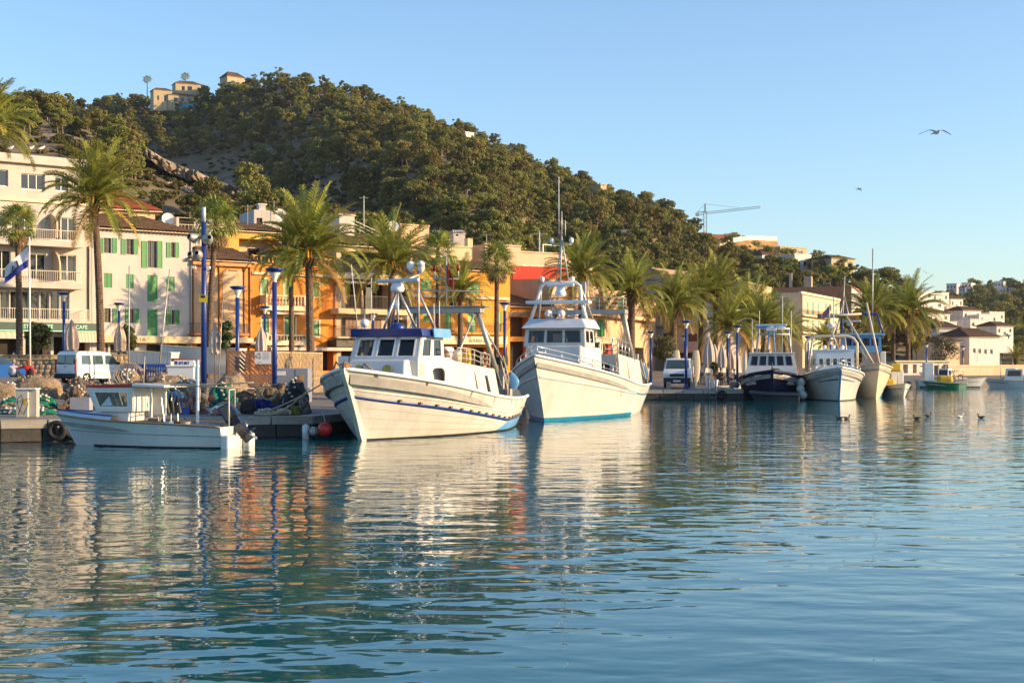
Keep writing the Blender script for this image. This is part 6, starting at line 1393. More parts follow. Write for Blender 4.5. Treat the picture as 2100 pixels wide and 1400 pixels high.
# ================================================================== STREET FURNITURE, VEHICLES, QUAYSIDE GEAR, PEOPLE
# ---- blue lamp posts with dish heads
lamp_glass = mat('lamp_lens',(0.75,0.72,0.62),.3,.05,3)
def lamp(label, px, ytop, Y, ybase=None):
    base = on(px,Y); t = thing('street_lamp', label, 'street lamp', base, 0, 'blue street lamps'); h = W(px,ytop,Y).z-base.z
    MB().tube([(0,0,-.1),(0,0,h-.62)],.095,14).build('post', blue_post, t, smooth=True)
    MB().lathe([(.17,0),(.17,.25),(.125,.3)],14,(0,0,0)).build('foot', blue_post, t)
    MB().lathe([(.05,0),(.09,.05),(.06,.10),(.22,.40)],16,(0,0,h-.66),cap=False).build('reflector', lamp_glass, t, smooth=True)
    f = MB(); f.lathe([(.02,0),(.22,.05),(.36,.16),(.36,.20),(.25,.22),(0.01,.23)],20,(0,0,h-.30)); f.build('dish_head', blue_post, t, smooth=True)
    for i in range(3): a = i*2.1; MB().tube([(.08*math.cos(a),.08*math.sin(a),h-.6),(.28*math.cos(a),.28*math.sin(a),h-.22)],.012,5).build('bracket', steel, t)
for a in [('tallest blue lamp post, on the quay left of the trawler bow',563,545,56),('blue lamp post just left of the tallest one by the lattice fence',487,583,68),('thin blue lamp post before the orange balconies',543,625,102),
 ('blue lamp post in front of the restaurant sign',131,597,93),('blue lamp post beside the grey lettered shop canopy',244,618,99),('blue lamp post between the two trawlers',1035,617,92),('dark lamp post behind the blue roofed wheelhouse',765,640,112),
 ('blue lamp post standing at the quay edge by the white flatbed van',1407,655,102.5),('blue lamp post at the bow of the navy boat',1512,665,113),('blue lamp post among the closed parasols',1493,678,126),('slim blue lamp post behind the flatbed van',1404,686,140),
 ('blue lamp post between the navy and the white boats',1657,687,134),('slim blue lamp by the masts of the square wheelhouse boat',1703,694,150),('blue lamp post before the low harbour shed',1900,702,172),('thin blue lamp post in front of the old shore houses',1975,708,186),('dark lamp post behind the stern of the white trawler',1335,677,122)]: lamp(*a)
# ---- floodlight mast
base = on(418,72); t = thing('floodlight_mast','tall blue floodlight mast with four round floodlights and a yellow plate','mast',base); K = lambda y: W(418,y,72).z-base.z
MB().tube([(0,0,-.1),(0,0,K(455))],[.145,.115],14).build('post', blue_post, t, smooth=True)
MB().tube([(0,0,K(455)),(0,0,K(425))],.10,14).build('mast_tip', mat('silver_blue',(0.45,0.50,0.60),.4,.1,3), t, smooth=True)
for (px,y,ax,s_) in [(397,488,-1,.24),(429,490,1,.28),(397,524,-.6,.20),(407,522,.25,.26)]:
    x = S(px-418,72); z = K(y); MB().tube([(0,0,z+.15),(x*.6,-.15,z+.1),(x,-.25,z)],.03,6).build('arm', galv, t)
    f = MB(Matrix.Translation((x,-.25,z))@Matrix.Rotation(R(-100),4,'X')@Matrix.Rotation(R(-25*ax),4,'Y')); f.lathe([(.10,-.28),(.17,-.22),(s_,.10),(s_*1.04,.16)],16,cap=False); o = f.build('floodlight', galv, t, smooth=True)
    f = MB(Matrix.Translation((x,-.25,z))@Matrix.Rotation(R(-100),4,'X')@Matrix.Rotation(R(-25*ax),4,'Y')); f.lathe([(s_*.98,.1),(s_*.8,.13),(.01,.14)],16); f.build('lens', lamp_glass, o, smooth=True)
MB().tube([(-.5,-.1,K(547)),(0,-.1,K(549)),(.3,-.1,K(551))],.02,6).build('camera_arm', galv, t)
for x in (-.45,.25): MB().box(x-.1,x+.1,-.25,-.05,K(552),K(546)).build('security_camera', white_plas, t, bevel=.03)
MB().box(-.2,.2,-.20,-.17,K(620),K(605)).build('warning_plate', mat('plate_yellow',(0.62,0.48,0.02),.5,.1,3), t); MB().box(-.1,.1,-.21,-.2005,K(611),K(606)).build('plate_symbol', black_plas, t)
# ---- flagpole and other thin masts
base = on(62,84); t = thing('flagpole','thin white flagpole with a drooping white and blue flag at left','flagpole',base); K = lambda y: W(62,y,84).z-base.z
MB().tube([(0,0,0),(-.05,0,K(486))],[.06,.04],8).build('pole', white_plas, t, smooth=True)
ft = [(-.25,K(512)),(-.45,K(575))]; P = []
for i in range(13):
    u = i/12; row = []
    for j in range(9):
        v = j/8; x = -.15-u*1.35; z = K(505)-u*S(60,84)*.75-v*S(42,84)*(1-.25*u); row.append((x,.10*math.sin(u*7+v*2),z))
    P.append(row)
f = MB(); f.grid(P); f.m = [1 if (k%8) >= 5 else 0 for k in range(len(f.f))]; f.build('flag', [mat('flag_white',(0.70,0.70,0.72),.8,.05,3), mat('flag_blue',(0.03,0.05,0.32),.8,.1,3)], t, smooth=True)
f = MB(); f.tube([(-.75,-.12,K(535)),(-.62,-.13,K(548)),(-.8,-.12,K(553)),(-.95,-.11,K(545)),(-1.05,-.1,K(560))],.05,5); f.build('flag_emblem', black_plas, t)
for (lb,pxa,ya,pxb,yb,Y,r) in [('bare aluminium sailing mast left of the grey lettered shop',265,545,264,740,80,.05),('leaning thin mast with stays before the green shuttered house',348,552,322,735,80,.05),('thin leaning fishing rod mast before the salmon house',457,612,447,720,76,.03)]:
    a = W(pxb,yb,Y); a.z = gz(a.x,Y); c = W(pxa,ya,Y)-a; t = thing('bare_mast',lb,'mast',a,0,'bare masts on the quay'); MB().tube([(0,0,0),c],[r,r*.6],8).build('pole', galv, t, smooth=True); MB().tube([(.5,.2,0),c*.97],.008,4).build('stay', dark_metal, t)
# ---- closed parasols
par_m = mat('parasol_canvas',(0.60,0.45,0.34),.9,.15,2); par_w = mat('parasol_white',(0.52,0.43,0.36),.9,.1,2)
def parasol(label, px, ytop, ybot, Y, m, w=.36):
    base = on(px,Y); t = thing('closed_parasol', label, 'parasol', base, 0, 'closed parasols'); zt = W(px,ytop,Y).z-base.z; zl = W(px,ybot,Y).z-base.z
    MB().tube([(0,0,0),(0,0,zt)],.03,8).build('pole', wood, t, smooth=True); P = []; rnd = random.Random(px)
    for i in range(9):
        v = i/8; z = zl+(zt-zl)*v; r = w*(.75+.25*math.sin(v*2.2))*(1-v**2.2)+.03; P.append([((r*(1+.28*math.cos(6*a+v)))*math.cos(a),(r*(1+.28*math.cos(6*a+v)))*math.sin(a),z-.12*abs(math.sin(3*a))*(1-v)) for a in [k*2*math.pi/36 for k in range(36)]])
    MB().grid(P,True).build('folded_canopy', m, t, smooth=True); MB().box(-.3,.3,-.3,.3,0,.1).build('base_plate', concrete, t)
for a in [('closed beige parasol right of the restaurant lamp post',147,655,716,94,par_m,.42),('closed beige parasol beside the thin leafy tree',246,660,718,97,par_m,.36),('closed white parasol left of the dark ficus',441,664,722,82,par_w,.28),('closed white parasol before the take away sign',536,670,722,88,par_w,.30),
 ('widest closed parasol of the terrace behind the flatbed van',1454,690,752,118,par_w,.42),('closed pale parasol between the two palms of the terrace',1465,705,752,124,par_w,.33),('closed pale parasol right of the tallest terrace palm',1481,708,752,122,par_w,.34),('shortest closed beige parasol by the navy boat',1500,720,755,124,par_m,.34)]: parasol(*a)
def board(label, px, y0, y1, Y):
    base = on(px,Y); t = thing('upright_dinghy',label,'dinghy',base,0,'upright dinghies'); zt = W(px,y0,Y).z-base.z; P = [[(.36*math.sin(math.pi*(.12+.88*v))**.6*math.cos(a),.10*math.sin(math.pi*(.1+.8*v))*math.sin(a),zt*(1-v)) for a in [k*math.pi/6 for k in range(12)]] for v in [i/12 for i in range(13)]]; MB().grid(P,True).build('hull',b_cream,t,smooth=True)
board('upright cream dinghy hull behind the flatbed van cab',1387,718,760,120); board('upright cream dinghy hull left of the widest parasol',1427,718,760,119)
# ---- stone walls behind the parked van: every stone its own piece
stone_m = mat('wall_stone',(0.40,0.31,0.20),.95,.3,2.5,.02,10,objvar=.25); mortar = mat('wall_mortar',(0.20,0.16,0.11),.95,.3,2)
def stone_mesh(seed):
    rnd = random.Random(seed); b = MB(); b.ball((0,0,0),.5,7,4,(1,.6,1)); b.v = [(max(-.46,min(.46,x*1.25))+rnd.uniform(-.05,.05),y+rnd.uniform(-.03,.03),max(-.44,min(.44,z*1.25))+rnd.uniform(-.05,.05)) for x,y,z in b.v]; return b.mesh('stone',stone_m)
STN = [stone_mesh(i) for i in range(6)]
def stone_wall(label, a, b_, h, sw=.42, sh=.24, cap=True):
    a, b_ = Vector(a), Vector(b_); d = b_-a; L = d.length; ang = math.atan2(d.y,d.x); z0 = gz(a.x,a.y)-.1
    t = thing('stone_wall',label,'wall',(a.x,a.y,z0),ang,None); MB().box(0,L,.08,.45,0,h).build('wall_core',mortar,t)
    rnd = random.Random(int(L*10)); nr = int(h/sh)
    for r in range(nr):
        x = -(r%2)*sw*.4
        while x < L:
            w = sw*rnd.uniform(.7,1.3); link('stone',STN[rnd.randint(0,5)],t,(min(x+w/2,L),.10+rnd.uniform(-.03,.02),(r+.5)*h/nr),(0,0,rnd.choice((0,math.pi))),(w*.98,.28,h/nr*1.02)); x += w
    if cap: MB().box(-.05,L+.05,-.02,.5,h,h+.07).build('coping',stone_m,t,bevel=.02)
stone_wall('shaded rubble stone wall behind the parked white van', ((-12-CX)/F*90,90),((112-CX)/F*90,90),1.12)
stone_wall('sunlit rubble stone wall in front of the restaurant terrace', ((-20-CX)/F*94,94),((338-CX)/F*99,99),1.35,.50,.27)
# ---- vehicles
car_w = mat('white_car_paint',(0.76,0.75,0.73),.25,.03,2,coat=.5); car_b = mat('blue_car_paint',(0.02,0.12,0.42),.25,.05,2,coat=.5); car_glass = mat('car_glass',(0.05,0.085,0.085),.05,.3,3,spec=.8); tail_red = mat('tail_light',(0.42,0.01,0.01),.3,.1,3)
def wheel(t, x, y, r=.31, w=.2):
    o = MB(Matrix.Translation((x,y,r))@Matrix.Rotation(R(90),4,'X')).lathe([(r*.62,-w/2),(r*.94,-w/2),(r,-w*.35),(r,w*.35),(r*.94,w/2),(r*.62,w/2)],20).build('tyre', rubber, t, smooth=True)
    f = MB(Matrix.Translation((x,y,r))@Matrix.Rotation(R(90),4,'X')); f.lathe([(.02,-w*.42),(r*.62,-w*.36),(r*.62,w*.36),(.02,w*.42)],20)
    for i in range(5):
        a = i*1.2566; f.bar((0.05*math.cos(a),.05*math.sin(a),w*.5),(r*.58*math.cos(a),r*.58*math.sin(a),w*.44),.05,.03); f.bar((0.05*math.cos(a),.05*math.sin(a),-w*.5),(r*.58*math.cos(a),r*.58*math.sin(a),-w*.44),.05,.03)
    f.build('rim', steel, o)
def car_body(name, label, loc, rot, prof, wid, paint, belt, roofw=.86, group='parked vehicles', cat='car'):
    """prof: side outline (x, z) clockwise from the rear bottom; the cabin above the belt narrows"""
    t = thing(name,label,cat,loc,rot,group); f = MB(); n = len(prof); P = []
    for k in range(9):
        u = -1+2*k/8; e = abs(u)**4; row = []
        for (x,z) in prof:
            nar = 1-(1-roofw)*max(0,(z-belt))/.75; row.append((x*(1-.02*e), u*wid/2*nar, z-(.02*e if z > belt+.5 else 0)))
        P.append(row)
    f.grid(P,True); f.add(P[0],[tuple(range(n))]); f.add(P[-1],[tuple(range(n-1,-1,-1))])
    o = f.build('body', paint, t); smooth_by_angle(o,32); return t
# the white leisure van: rear towards us, nose to the right and away
A = math.radians(56); loc = on(152,80.5); t = car_body('parked_van','white leisure van parked with its rear doors towards the harbour',(loc.x+.75,loc.y+1.3,loc.z),A,[(-1.98,.30),(1.75,.26),(1.98,.40),(2.02,.72),(1.85,.92),(1.10,1.05),(.62,1.48),(.35,1.72),(-.3,1.80),(-1.80,1.78),(-1.93,1.66),(-2.0,1.0)],1.78,car_w,1.02,.88,cat='van')
for x in (-1.28,1.30):
    for y in (-.80,.80): wheel(t,x,y)
MB().box(-2.06,-1.90,-.90,.90,.28,.56).build('rear_bumper', black_plas, t, bevel=.05)
for y in (-.88,.80): MB().box(-2.03,-1.93,y,y+.09,.60,1.35).build('tail_light', tail_red, t, bevel=.02)
for (y0,y1) in ((-.72,-.03),(.03,.72)): MB().hexa([(-2.03,y0,1.06),(-2.03,y1,1.06),(-1.9,y1,1.06),(-1.9,y0,1.06)],[(-1.985,y0*.95,1.58),(-1.985,y1*.95,1.58),(-1.9,y1*.95,1.58),(-1.9,y0*.95,1.58)]).build('rear_window', car_glass, t, bevel=.03)
MB().box(-2.035,-1.95,-.45,-.02,.66,.78).build('number_plate', white_plas, t); MB().box(-2.04,-1.95,-.06,.06,.92,.96).build('door_handle', black_plas, t)
for (x0,x1) in ((-1.62,-.98),(-.86,-.12),(.02,.98)):
    for s in (-1,1): f = MB(); f.hexa([(x0,s*.865,1.06),(x1,s*.865,1.06),(x1,s*.90,1.06),(x0,s*.90,1.06)],[(x0+.04,s*.80,1.55),(x1-(.42 if x1 > .5 else .03),s*.80,1.55),(x1-(.42 if x1 > .5 else .03),s*.835,1.55),(x0+.04,s*.835,1.55)]); f.build('side_window', car_glass, t)
for s in (-1,1):
    MB().box(-1.0,.95,s*.885-.012,s*.885+.012,.52,.62).build('side_rubstrip', mat('grey_trim',(0.50,0.49,0.47),.5,.05,3), t); MB().box(.82,1.0,s*.9-.06 if s < 0 else s*.88,s*.9 if s < 0 else s*.9+.08,1.05,1.2).build('wing_mirror', black_plas, t, bevel=.04)
    for x in (-.05,.12): MB().box(x-.07,x+.07,s*.90-.012,s*.90+.012,.93,.96).build('door_handle', black_plas, t)
# blue car cut by the left edge
loc = on(2,79); t = car_body('parked_car','blue hatchback cut by the left edge behind the seated couple',(loc.x-.6,loc.y+.5,loc.z),R(20),[(-1.9,.28),(1.8,.26),(1.98,.42),(1.95,.72),(1.1,.95),(.35,1.42),(-.9,1.47),(-1.6,1.15),(-1.95,.95)],1.72,car_b,.92,.82)
for x in (-1.2,1.22):
    for y in (-.76,.76): wheel(t,x,y,.30)
for s in (-1,1): f = MB(); f.hexa([(-1.2,s*.83,.97),(.95,s*.83,.97),(.95,s*.855,.97),(-1.2,s*.855,.97)],[(-.85,s*.755,1.38),(.38,s*.755,1.38),(.38,s*.78,1.38),(-.85,s*.78,1.38)]); f.build('side_window', car_glass, t)
MB().hexa([(1.12,-.7,.97),(1.12,.7,.97),(1.0,.7,.97),(1.0,-.7,.97)],[(.44,-.62,1.40),(.44,.62,1.40),(.3,.62,1.40),(.3,-.62,1.40)]).build('windscreen', car_glass, t)
# silver car behind the wall
loc = on(237,101); t = car_body('parked_car','silver car half hidden behind the sunlit stone wall',loc+Vector((0,0,.1)),R(25),[(-1.9,.28),(1.8,.26),(1.98,.42),(1.95,.72),(1.1,.95),(.35,1.42),(-.9,1.47),(-1.6,1.15),(-1.95,.95)],1.72,mat('silver_paint',(0.50,0.50,0.49),.3,.05,2,metal=.3),.92,.82)
for x in (-1.2,1.22):
    for y in (-.76,.76): wheel(t,x,y,.30)
for s in (-1,1): f = MB(); f.hexa([(-1.2,s*.83,.97),(.95,s*.83,.97),(.95,s*.855,.97),(-1.2,s*.855,.97)],[(-.85,s*.755,1.38),(.38,s*.755,1.38),(.38,s*.78,1.38),(-.85,s*.78,1.38)]); f.build('side_window', car_glass, t)
# white flatbed van on the right quay, facing us
loc = on(1388,105); t = car_body('flatbed_van','white flatbed van facing the water on the right quay',(loc.x+.3,loc.y+1.2,loc.z),R(-100),[(-.2,.35),(2.35,.32),(2.5,.5),(2.5,1.0),(2.38,1.12),(1.75,1.35),(1.15,2.02),(.9,2.1),(-.2,2.1)],1.95,car_w,1.3,.86,cat='van')
for x in (-1.9,1.75):
    for y in (-.85,.85): wheel(t,x,y,.36,.24)
MB().hexa([(1.80,-.82,1.37),(1.80,.82,1.37),(1.7,.82,1.37),(1.7,-.82,1.37)],[(1.22,-.76,1.98),(1.22,.76,1.98),(1.1,.76,1.98),(1.1,-.76,1.98)]).build('windscreen', car_glass, t)
MB().box(2.3,2.56,-.95,.95,.30,.72).build('front_bumper', black_plas, t, bevel=.06); MB().box(2.44,2.53,-.5,.5,.78,1.0).build('grille', black_plas, t)
for s in (-1,1): MB().hexa([(2.40,s*.6-.22,.80),(2.40,s*.6+.22,.80),(2.52,s*.6+.22,.80),(2.52,s*.6-.22,.80)],[(2.2,s*.62-.2,1.1),(2.2,s*.62+.2,1.1),(2.42,s*.62+.2,1.1),(2.42,s*.62-.2,1.1)]).build('headlight', mat('headlamp',(0.55,0.55,0.52),.2,.1,3), t, bevel=.03); 
for s in (-1,1): MB().hexa([(.3,s*.93,1.36),(1.55,s*.93,1.36),(1.55,s*.965,1.36),(.3,s*.965,1.36)],[(.3,s*.86,1.92),(1.05,s*.86,1.92),(1.05,s*.895,1.92),(.3,s*.895,1.92)]).build('side_window', car_glass, t)
MB().box(2.55,2.58,-.26,.26,.42,.54).build('number_plate', white_plas, t); MB().box(-3.4,-.25,-1.0,1.0,.75,.9).build('flatbed', wood, t); MB().box(-.35,-.28,-1.0,1.0,.9,2.0).build('headboard', galv, t)
for i in range(5): MB().box(-1.2-.5*i,-.8-.5*i,-.9,.9,.9,1.3+.25*(i%3)).build('cargo', [rope_m,b_cream,wood,galv,canvas][i], t, bevel=.08)
# ---- lattice fences: every slat its own piece
slat_br = mat('brown_slat',(0.22,0.105,0.055),.7,.2,3,objvar=.1); slat_y = mat('pale_slat',(0.48,0.33,0.17),.7,.2,3,objvar=.1)
def lattice(label, a, b_, h, z0, m, ang, step, sw=.07, flip=False):
    a, b_ = Vector(a), Vector(b_); d = b_-a; L = d.length; t = thing('lattice_fence',label,'fence',(a.x,a.y,z0),math.atan2(d.y,d.x),'lattice fences round the bins')
    for x in (0,L/2,L): MB().box(x-.045,x+.045,-.03,.05,0,h+.02).build('post', m, t)
    for z in (h-.04,h*.35): MB().box(.045,L-.045,-.035,.035,z-.03,z+.03).build('rail', m, t)
    run = h/math.tan(ang); x = -run
    while x < L:
        p0 = Vector((x,0,0)); p1 = Vector((x+run,0,h)); q0, q1 = (p0,p1) if flip else (Vector((x,0,h)),Vector((x+run,0,0)))
        def clip(p,q):
            ts = [0,1]; dx = q.x-p.x
            lo = (0-p.x)/dx; hi = (L-p.x)/dx; return p.lerp(q,max(0,lo)), p.lerp(q,min(1,hi))
        c0, c1 = clip(q0,q1)
        if (c1-c0).length > .1: MB().bar(c0+Vector((0,-.012,0)),c1+Vector((0,-.012,0)),.02,sw).build('slat', m, t)
        x += step
    return t
ZF = 1.05
a = W(469,720,66); b_ = W(556,718,66); lattice('brown diagonal lattice fence carrying the recycling notice',(a.x,66),(b_.x,66.3),2.02,ZF,slat_br,R(45),.20,.115)
c = W(660,724,74); t2 = lattice('sunlit pale lattice fence right of the tallest lamp post',(b_.x+.12,66.6),(c.x,74),2.0,ZF,slat_y,R(60),.21,.085,True)
sg = thing('recycling_sign','white recycling notice board with three chasing arrows','sign',(W(522,745,65.8).x,65.85,W(522,746,65.85).z)); sw = S(33,65.85); sh_ = S(25,65.85)
MB().box(0,sw,0,.03,0,sh_).build('board', white_plas, sg)
for i in range(3):
    f = MB(Matrix.Translation((.24*sw,-.006,.64*sh_))@Matrix.Rotation(R(120*i),4,'Y')); f.prism([(-.07,.06),(.03,.06),(.03,.02),(.105,.09),(.03,.16),(.03,.115),(-.04,.115)],-.002,.004); f.build('recycling_arrow', letter_d, sg)
for i in range(6): MB().box(.50*sw,(.92-.05*(i%2))*sw,-.004,.0,sh_*(.88-.1*i)-.012,sh_*(.88-.1*i)+.006).build('text_line', letter_d, sg)
MB().box(.2*sw,.42*sw,-.004,0,.1*sh_,.16*sh_).build('text_line', letter_d, sg)
# grey container with labels
p = W(566,755,62); zc = gz(p.x,62); t = thing('grey_bin_cabinet','grey metal cabinet in front of the sunlit lattice','cabinet',(p.x,62,zc)); wd = S(66,62); hh = p.z-zc
MB().box(0,wd,0,1.2,0,hh).build('body', mat('grey_cabinet',(0.24,0.26,0.31),.5,.1,2), t, bevel=.03); MB().box(.02,S(20,62),-.012,0,hh-.3,hh-.12).build('label', white_plas, t)
MB().box(wd*.72,wd*.86,-.012,0,hh-.5,hh-.28).build('warning_plate', mat('plate_orange',(0.55,0.28,0.05),.5,.1,3), t); MB().box(wd*.60,wd*.605,-.01,0,.1,hh-.05).build('door_seam', dark_metal, t)
# ---- blue plastic crowd barriers
bar_b = mat('barrier_blue',(0.015,0.06,0.30),.45,.1,2)
for i,(px0,px1,lb) in enumerate([(254,301,'left blue plastic barrier behind the net heaps'),(301,348,'right blue plastic barrier behind the net heaps')]):
    a = W(px0,770,73); L = S(px1-px0-1,73); z0 = gz(a.x,73); t = thing('plastic_barrier',lb,'barrier',(a.x,73,z0),.05,'blue plastic barriers'); h_ = W(px0,746,73).z-z0
    MB().box(0,L,-.03,.03,h_-.16,h_).build('top_rail', bar_b, t, bevel=.03); MB().box(0,L,-.03,.03,.1,.22).build('bottom_rail', bar_b, t, bevel=.02)
    for k in range(9): x = .04+k*(L-.14)/8; MB().box(x,x+.06,-.022,.022,.22,h_-.16).build('bar', bar_b, t)
    for x in (.05,L-.25): MB().box(x,x+.2,-.25,.25,0,.1).build('foot', bar_b, t, bevel=.02)
# white fish bins
p = W(342,773,66); z0 = gz(p.x,66); t = thing('fish_bin','white plastic fish bin with blue lettering and a rim','bin',(p.x,66,z0)); L = S(56,66); h_ = W(342,752,66).z-z0
MB().hexa([(.06,.04,0),(L-.06,.04,0),(L-.06,.9,0),(.06,.9,0)],[(0,0,h_),(L,0,h_),(L,.95,h_),(0,.95,h_)]).build('tub', white_plas, t, bevel=.03); MB().box(-.05,L+.05,-.05,1.0,h_,h_+.08).build('rim', white_plas, t, bevel=.02)
MB().box(.25,L-.1,.25,.75,h_+.08,h_+.3).build('lid_box', white_plas, t, bevel=.03)
for k_,(x_,w_) in enumerate([(.30,.12),(.48,.10),(.62,.05),(.72,.14),(.90,.04)]): MB().box(x_,x_+w_,.242,.249,h_+.11,h_+.26-.03*(k_%2)).build('blue_lettering', b_blue, t)
# red topped hut and the hulls standing on land
p = W(356,745,78); t = thing('kiosk_hut','small hut with a rust red roof and door behind the fish bin','hut',(p.x,78,gz(p.x,78))); h_ = p.z-gz(p.x,78)
MB().box(0,S(38,78),0,1.4,0,h_+.1).build('wall', p_beige, t); MB().hexa([(-.1,-.15,h_+.1),(S(38,78)+.3,-.15,h_+.1),(S(38,78)+.3,1.6,h_+.1),(-.1,1.6,h_+.1)],[(-.1,-.15,h_+.28),(S(38,78)+.3,-.15,h_+.2),(S(38,78)+.3,1.6,h_+.2),(-.1,1.6,h_+.28)]).build('roof', roof_red, t); MB().box(S(27,78),S(36,78),-.03,0,0,h_).build('door', b_red, t)
hd = Hull('beached_boat','long white boat hull standing ashore behind the kiosk',((342-CX)/F*84,84),(-1,.12),4.4,1.7,1.15,.95,.95,.4,1.3,2.2,.95,1.8,.1,None); hd.hull([gel_w],None,24,10,.3); hd.rail(b_cream,.06); hd.t.location.z = W(400,745,84).z-.1
MB().box(-1.6,-1.3,-.5,.5,-2.0,-.3).build('prop', wood, hd.t); MB().box(1.0,1.3,-.5,.5,-2.0,-.3).build('prop', wood, hd.t)
hd = Hull('beached_boat','small white dinghy hull lying ashore left of the kiosk',((268-CX)/F*82,82),(-1,.2),2.6,1.2,.7,.6,.6,.3,1.2,2.2,.95,1.8,.1,None); hd.hull([gel_w],None,20,8,.2); hd.rail(b_cream,.05); hd.t.location.z = W(300,735,82).z-.25
MB().box(-1.0,-.8,-.4,.4,-1.3,-.2).build('prop', wood, hd.t); MB().box(.5,.7,-.4,.4,-1.3,-.2).build('prop', wood, hd.t)
# power pedestal
p = on(32,48.5); t = thing('power_pedestal','grey white service pedestal with a looped black cable at the left quay edge','pedestal',(p.x,48.5,p.z)); w_ = S(41,48.5); h_ = W(32,799,48.5).z-p.z
MB().box(0,w_*.62,0,.45,0,h_).build('cabinet', mat('pedestal_grey',(0.50,0.47,0.42),.6,.1,2), t, bevel=.02); MB().box(w_*.62,w_,.12,.42,0,h_).build('side_panel', mat('pedestal_side',(0.46,0.43,0.38),.6,.1,2), t, bevel=.02); MB().box(-.02,w_+.02,-.04,.47,h_,h_+.05).build('cap', white_plas, t, bevel=.015)
MB().tube([(.1,-.05,.08),(.28,-.1,.55),(.22,-.09,.75),(.08,-.08,.6),(.12,-.08,.3),(.3,-.1,.1),(.45,-.1,.45),(.35,-.06,.62),(.5,-.06,.62)],.014,6).build('cable', black_plas, t, smooth=True); MB().box(.26,.36,-.012,0,.45,.62).build('socket_plate', b_yel, t)
# ---- fishing nets in heaps
def net_mat(name, col, var=.55): return mat(name, col, .95, var, 9, .06, 22, detail=10, stain=(tuple(c*.35 for c in col),.7,5))
n_tan = net_mat('tan_net',(0.34,0.25,0.16)); n_brn = net_mat('brown_net',(0.20,0.14,0.09)); n_grn = net_mat('green_net',(0.01,0.23,0.14)); n_tea = net_mat('teal_net',(0.015,0.17,0.14)); n_pnk = net_mat('pink_net',(0.30,0.18,0.15)); n_dk = net_mat('dark_net',(0.045,0.042,0.045)); n_blu = net_mat('blue_tarp',(0.012,0.02,0.16),.25); n_pale = net_mat('pale_net',(0.36,0.36,0.38)); n_gry = net_mat('grey_net',(0.22,0.19,0.16)); n_lb = net_mat('light_blue_net',(0.20,0.33,0.45))
def heap(label, x0, x1, ytop, ybase, Y, m, dep=None, seed=0, folds=1.0, flat=1.0, name='net_heap', cat='net'):
    p = on((x0+x1)/2,Y); w = S(x1-x0,Y); h_ = max(.15,W(0,ytop,Y).z-p.z); dp = dep or w*.55; t = MB(); P = []; n = 64; k = 26
    for i in range(k+1):
        v = i/k; row = []
        for j in range(n):
            a = 2*math.pi*j/n; r = math.sin(v*math.pi/2)**(.75*flat) if v < 1 else 1
            x = w/2*r*math.cos(a); y = dp/2*r*math.sin(a); z = h_*math.cos(v*math.pi/2)**(.8) if v < 1 else 0
            q = Vector((x*1.2,y*1.2,z*1.2+seed*7.1)); dn = noise.noise(q*.8)*(.10+.10*folds)-(1-abs(noise.noise(q*2.2)))**4*.22*folds+noise.noise(Vector((a*2.6,z*1.5,seed*3.3)))*.16*folds-(1-abs(noise.noise(Vector((a*5,z*2.2,seed*1.7)))))**3*.10*folds
            s_ = 1+dn*min(1,v*2.5); row.append((x*s_,y*s_,max(-.03,z*(1+noise.noise(q*1.4)*(.10+.2*folds))+(noise.noise(q*6)*.05+noise.noise(q*13)*.012)*folds)))
        P.append(row)
    t.grid(P,True); o = t.build(name, m, None, smooth=True, label=label, cat=cat, group='nets and gear heaped on the quay'); o.location = p
    if w > .8 and 'bag' not in label and 'tarp' not in label:
        rp_ = random.Random(seed)
        for q_ in range(2):
            j0 = rp_.randrange(n); path = [Vector(P[i][(j0+int(4*math.sin(i*.5+q_)))%n]) for i in range(k,2,-1)]+[Vector(P[i][(j0+n//2-8+int(3*math.sin(i*.7)))%n]) for i in range(3,k)]
            path = [v+Vector((0,-.015,.03)) for v in path]; r_ = MB(); r_.tube(path,.013,5); r_.build('head_rope', rope_m if q_ else rope_d, o, smooth=True)
            f_ = MB()
            for v in path[::3]: f_.ball(v,.042,7,5,(1.3,1,1))
            f_.build('cork_line', [b_cream,mat('cork_float',(0.42,0.22,0.10),.8,.2,5),white_plas][seed%3], o, smooth=True, kind='stuff')
    return o
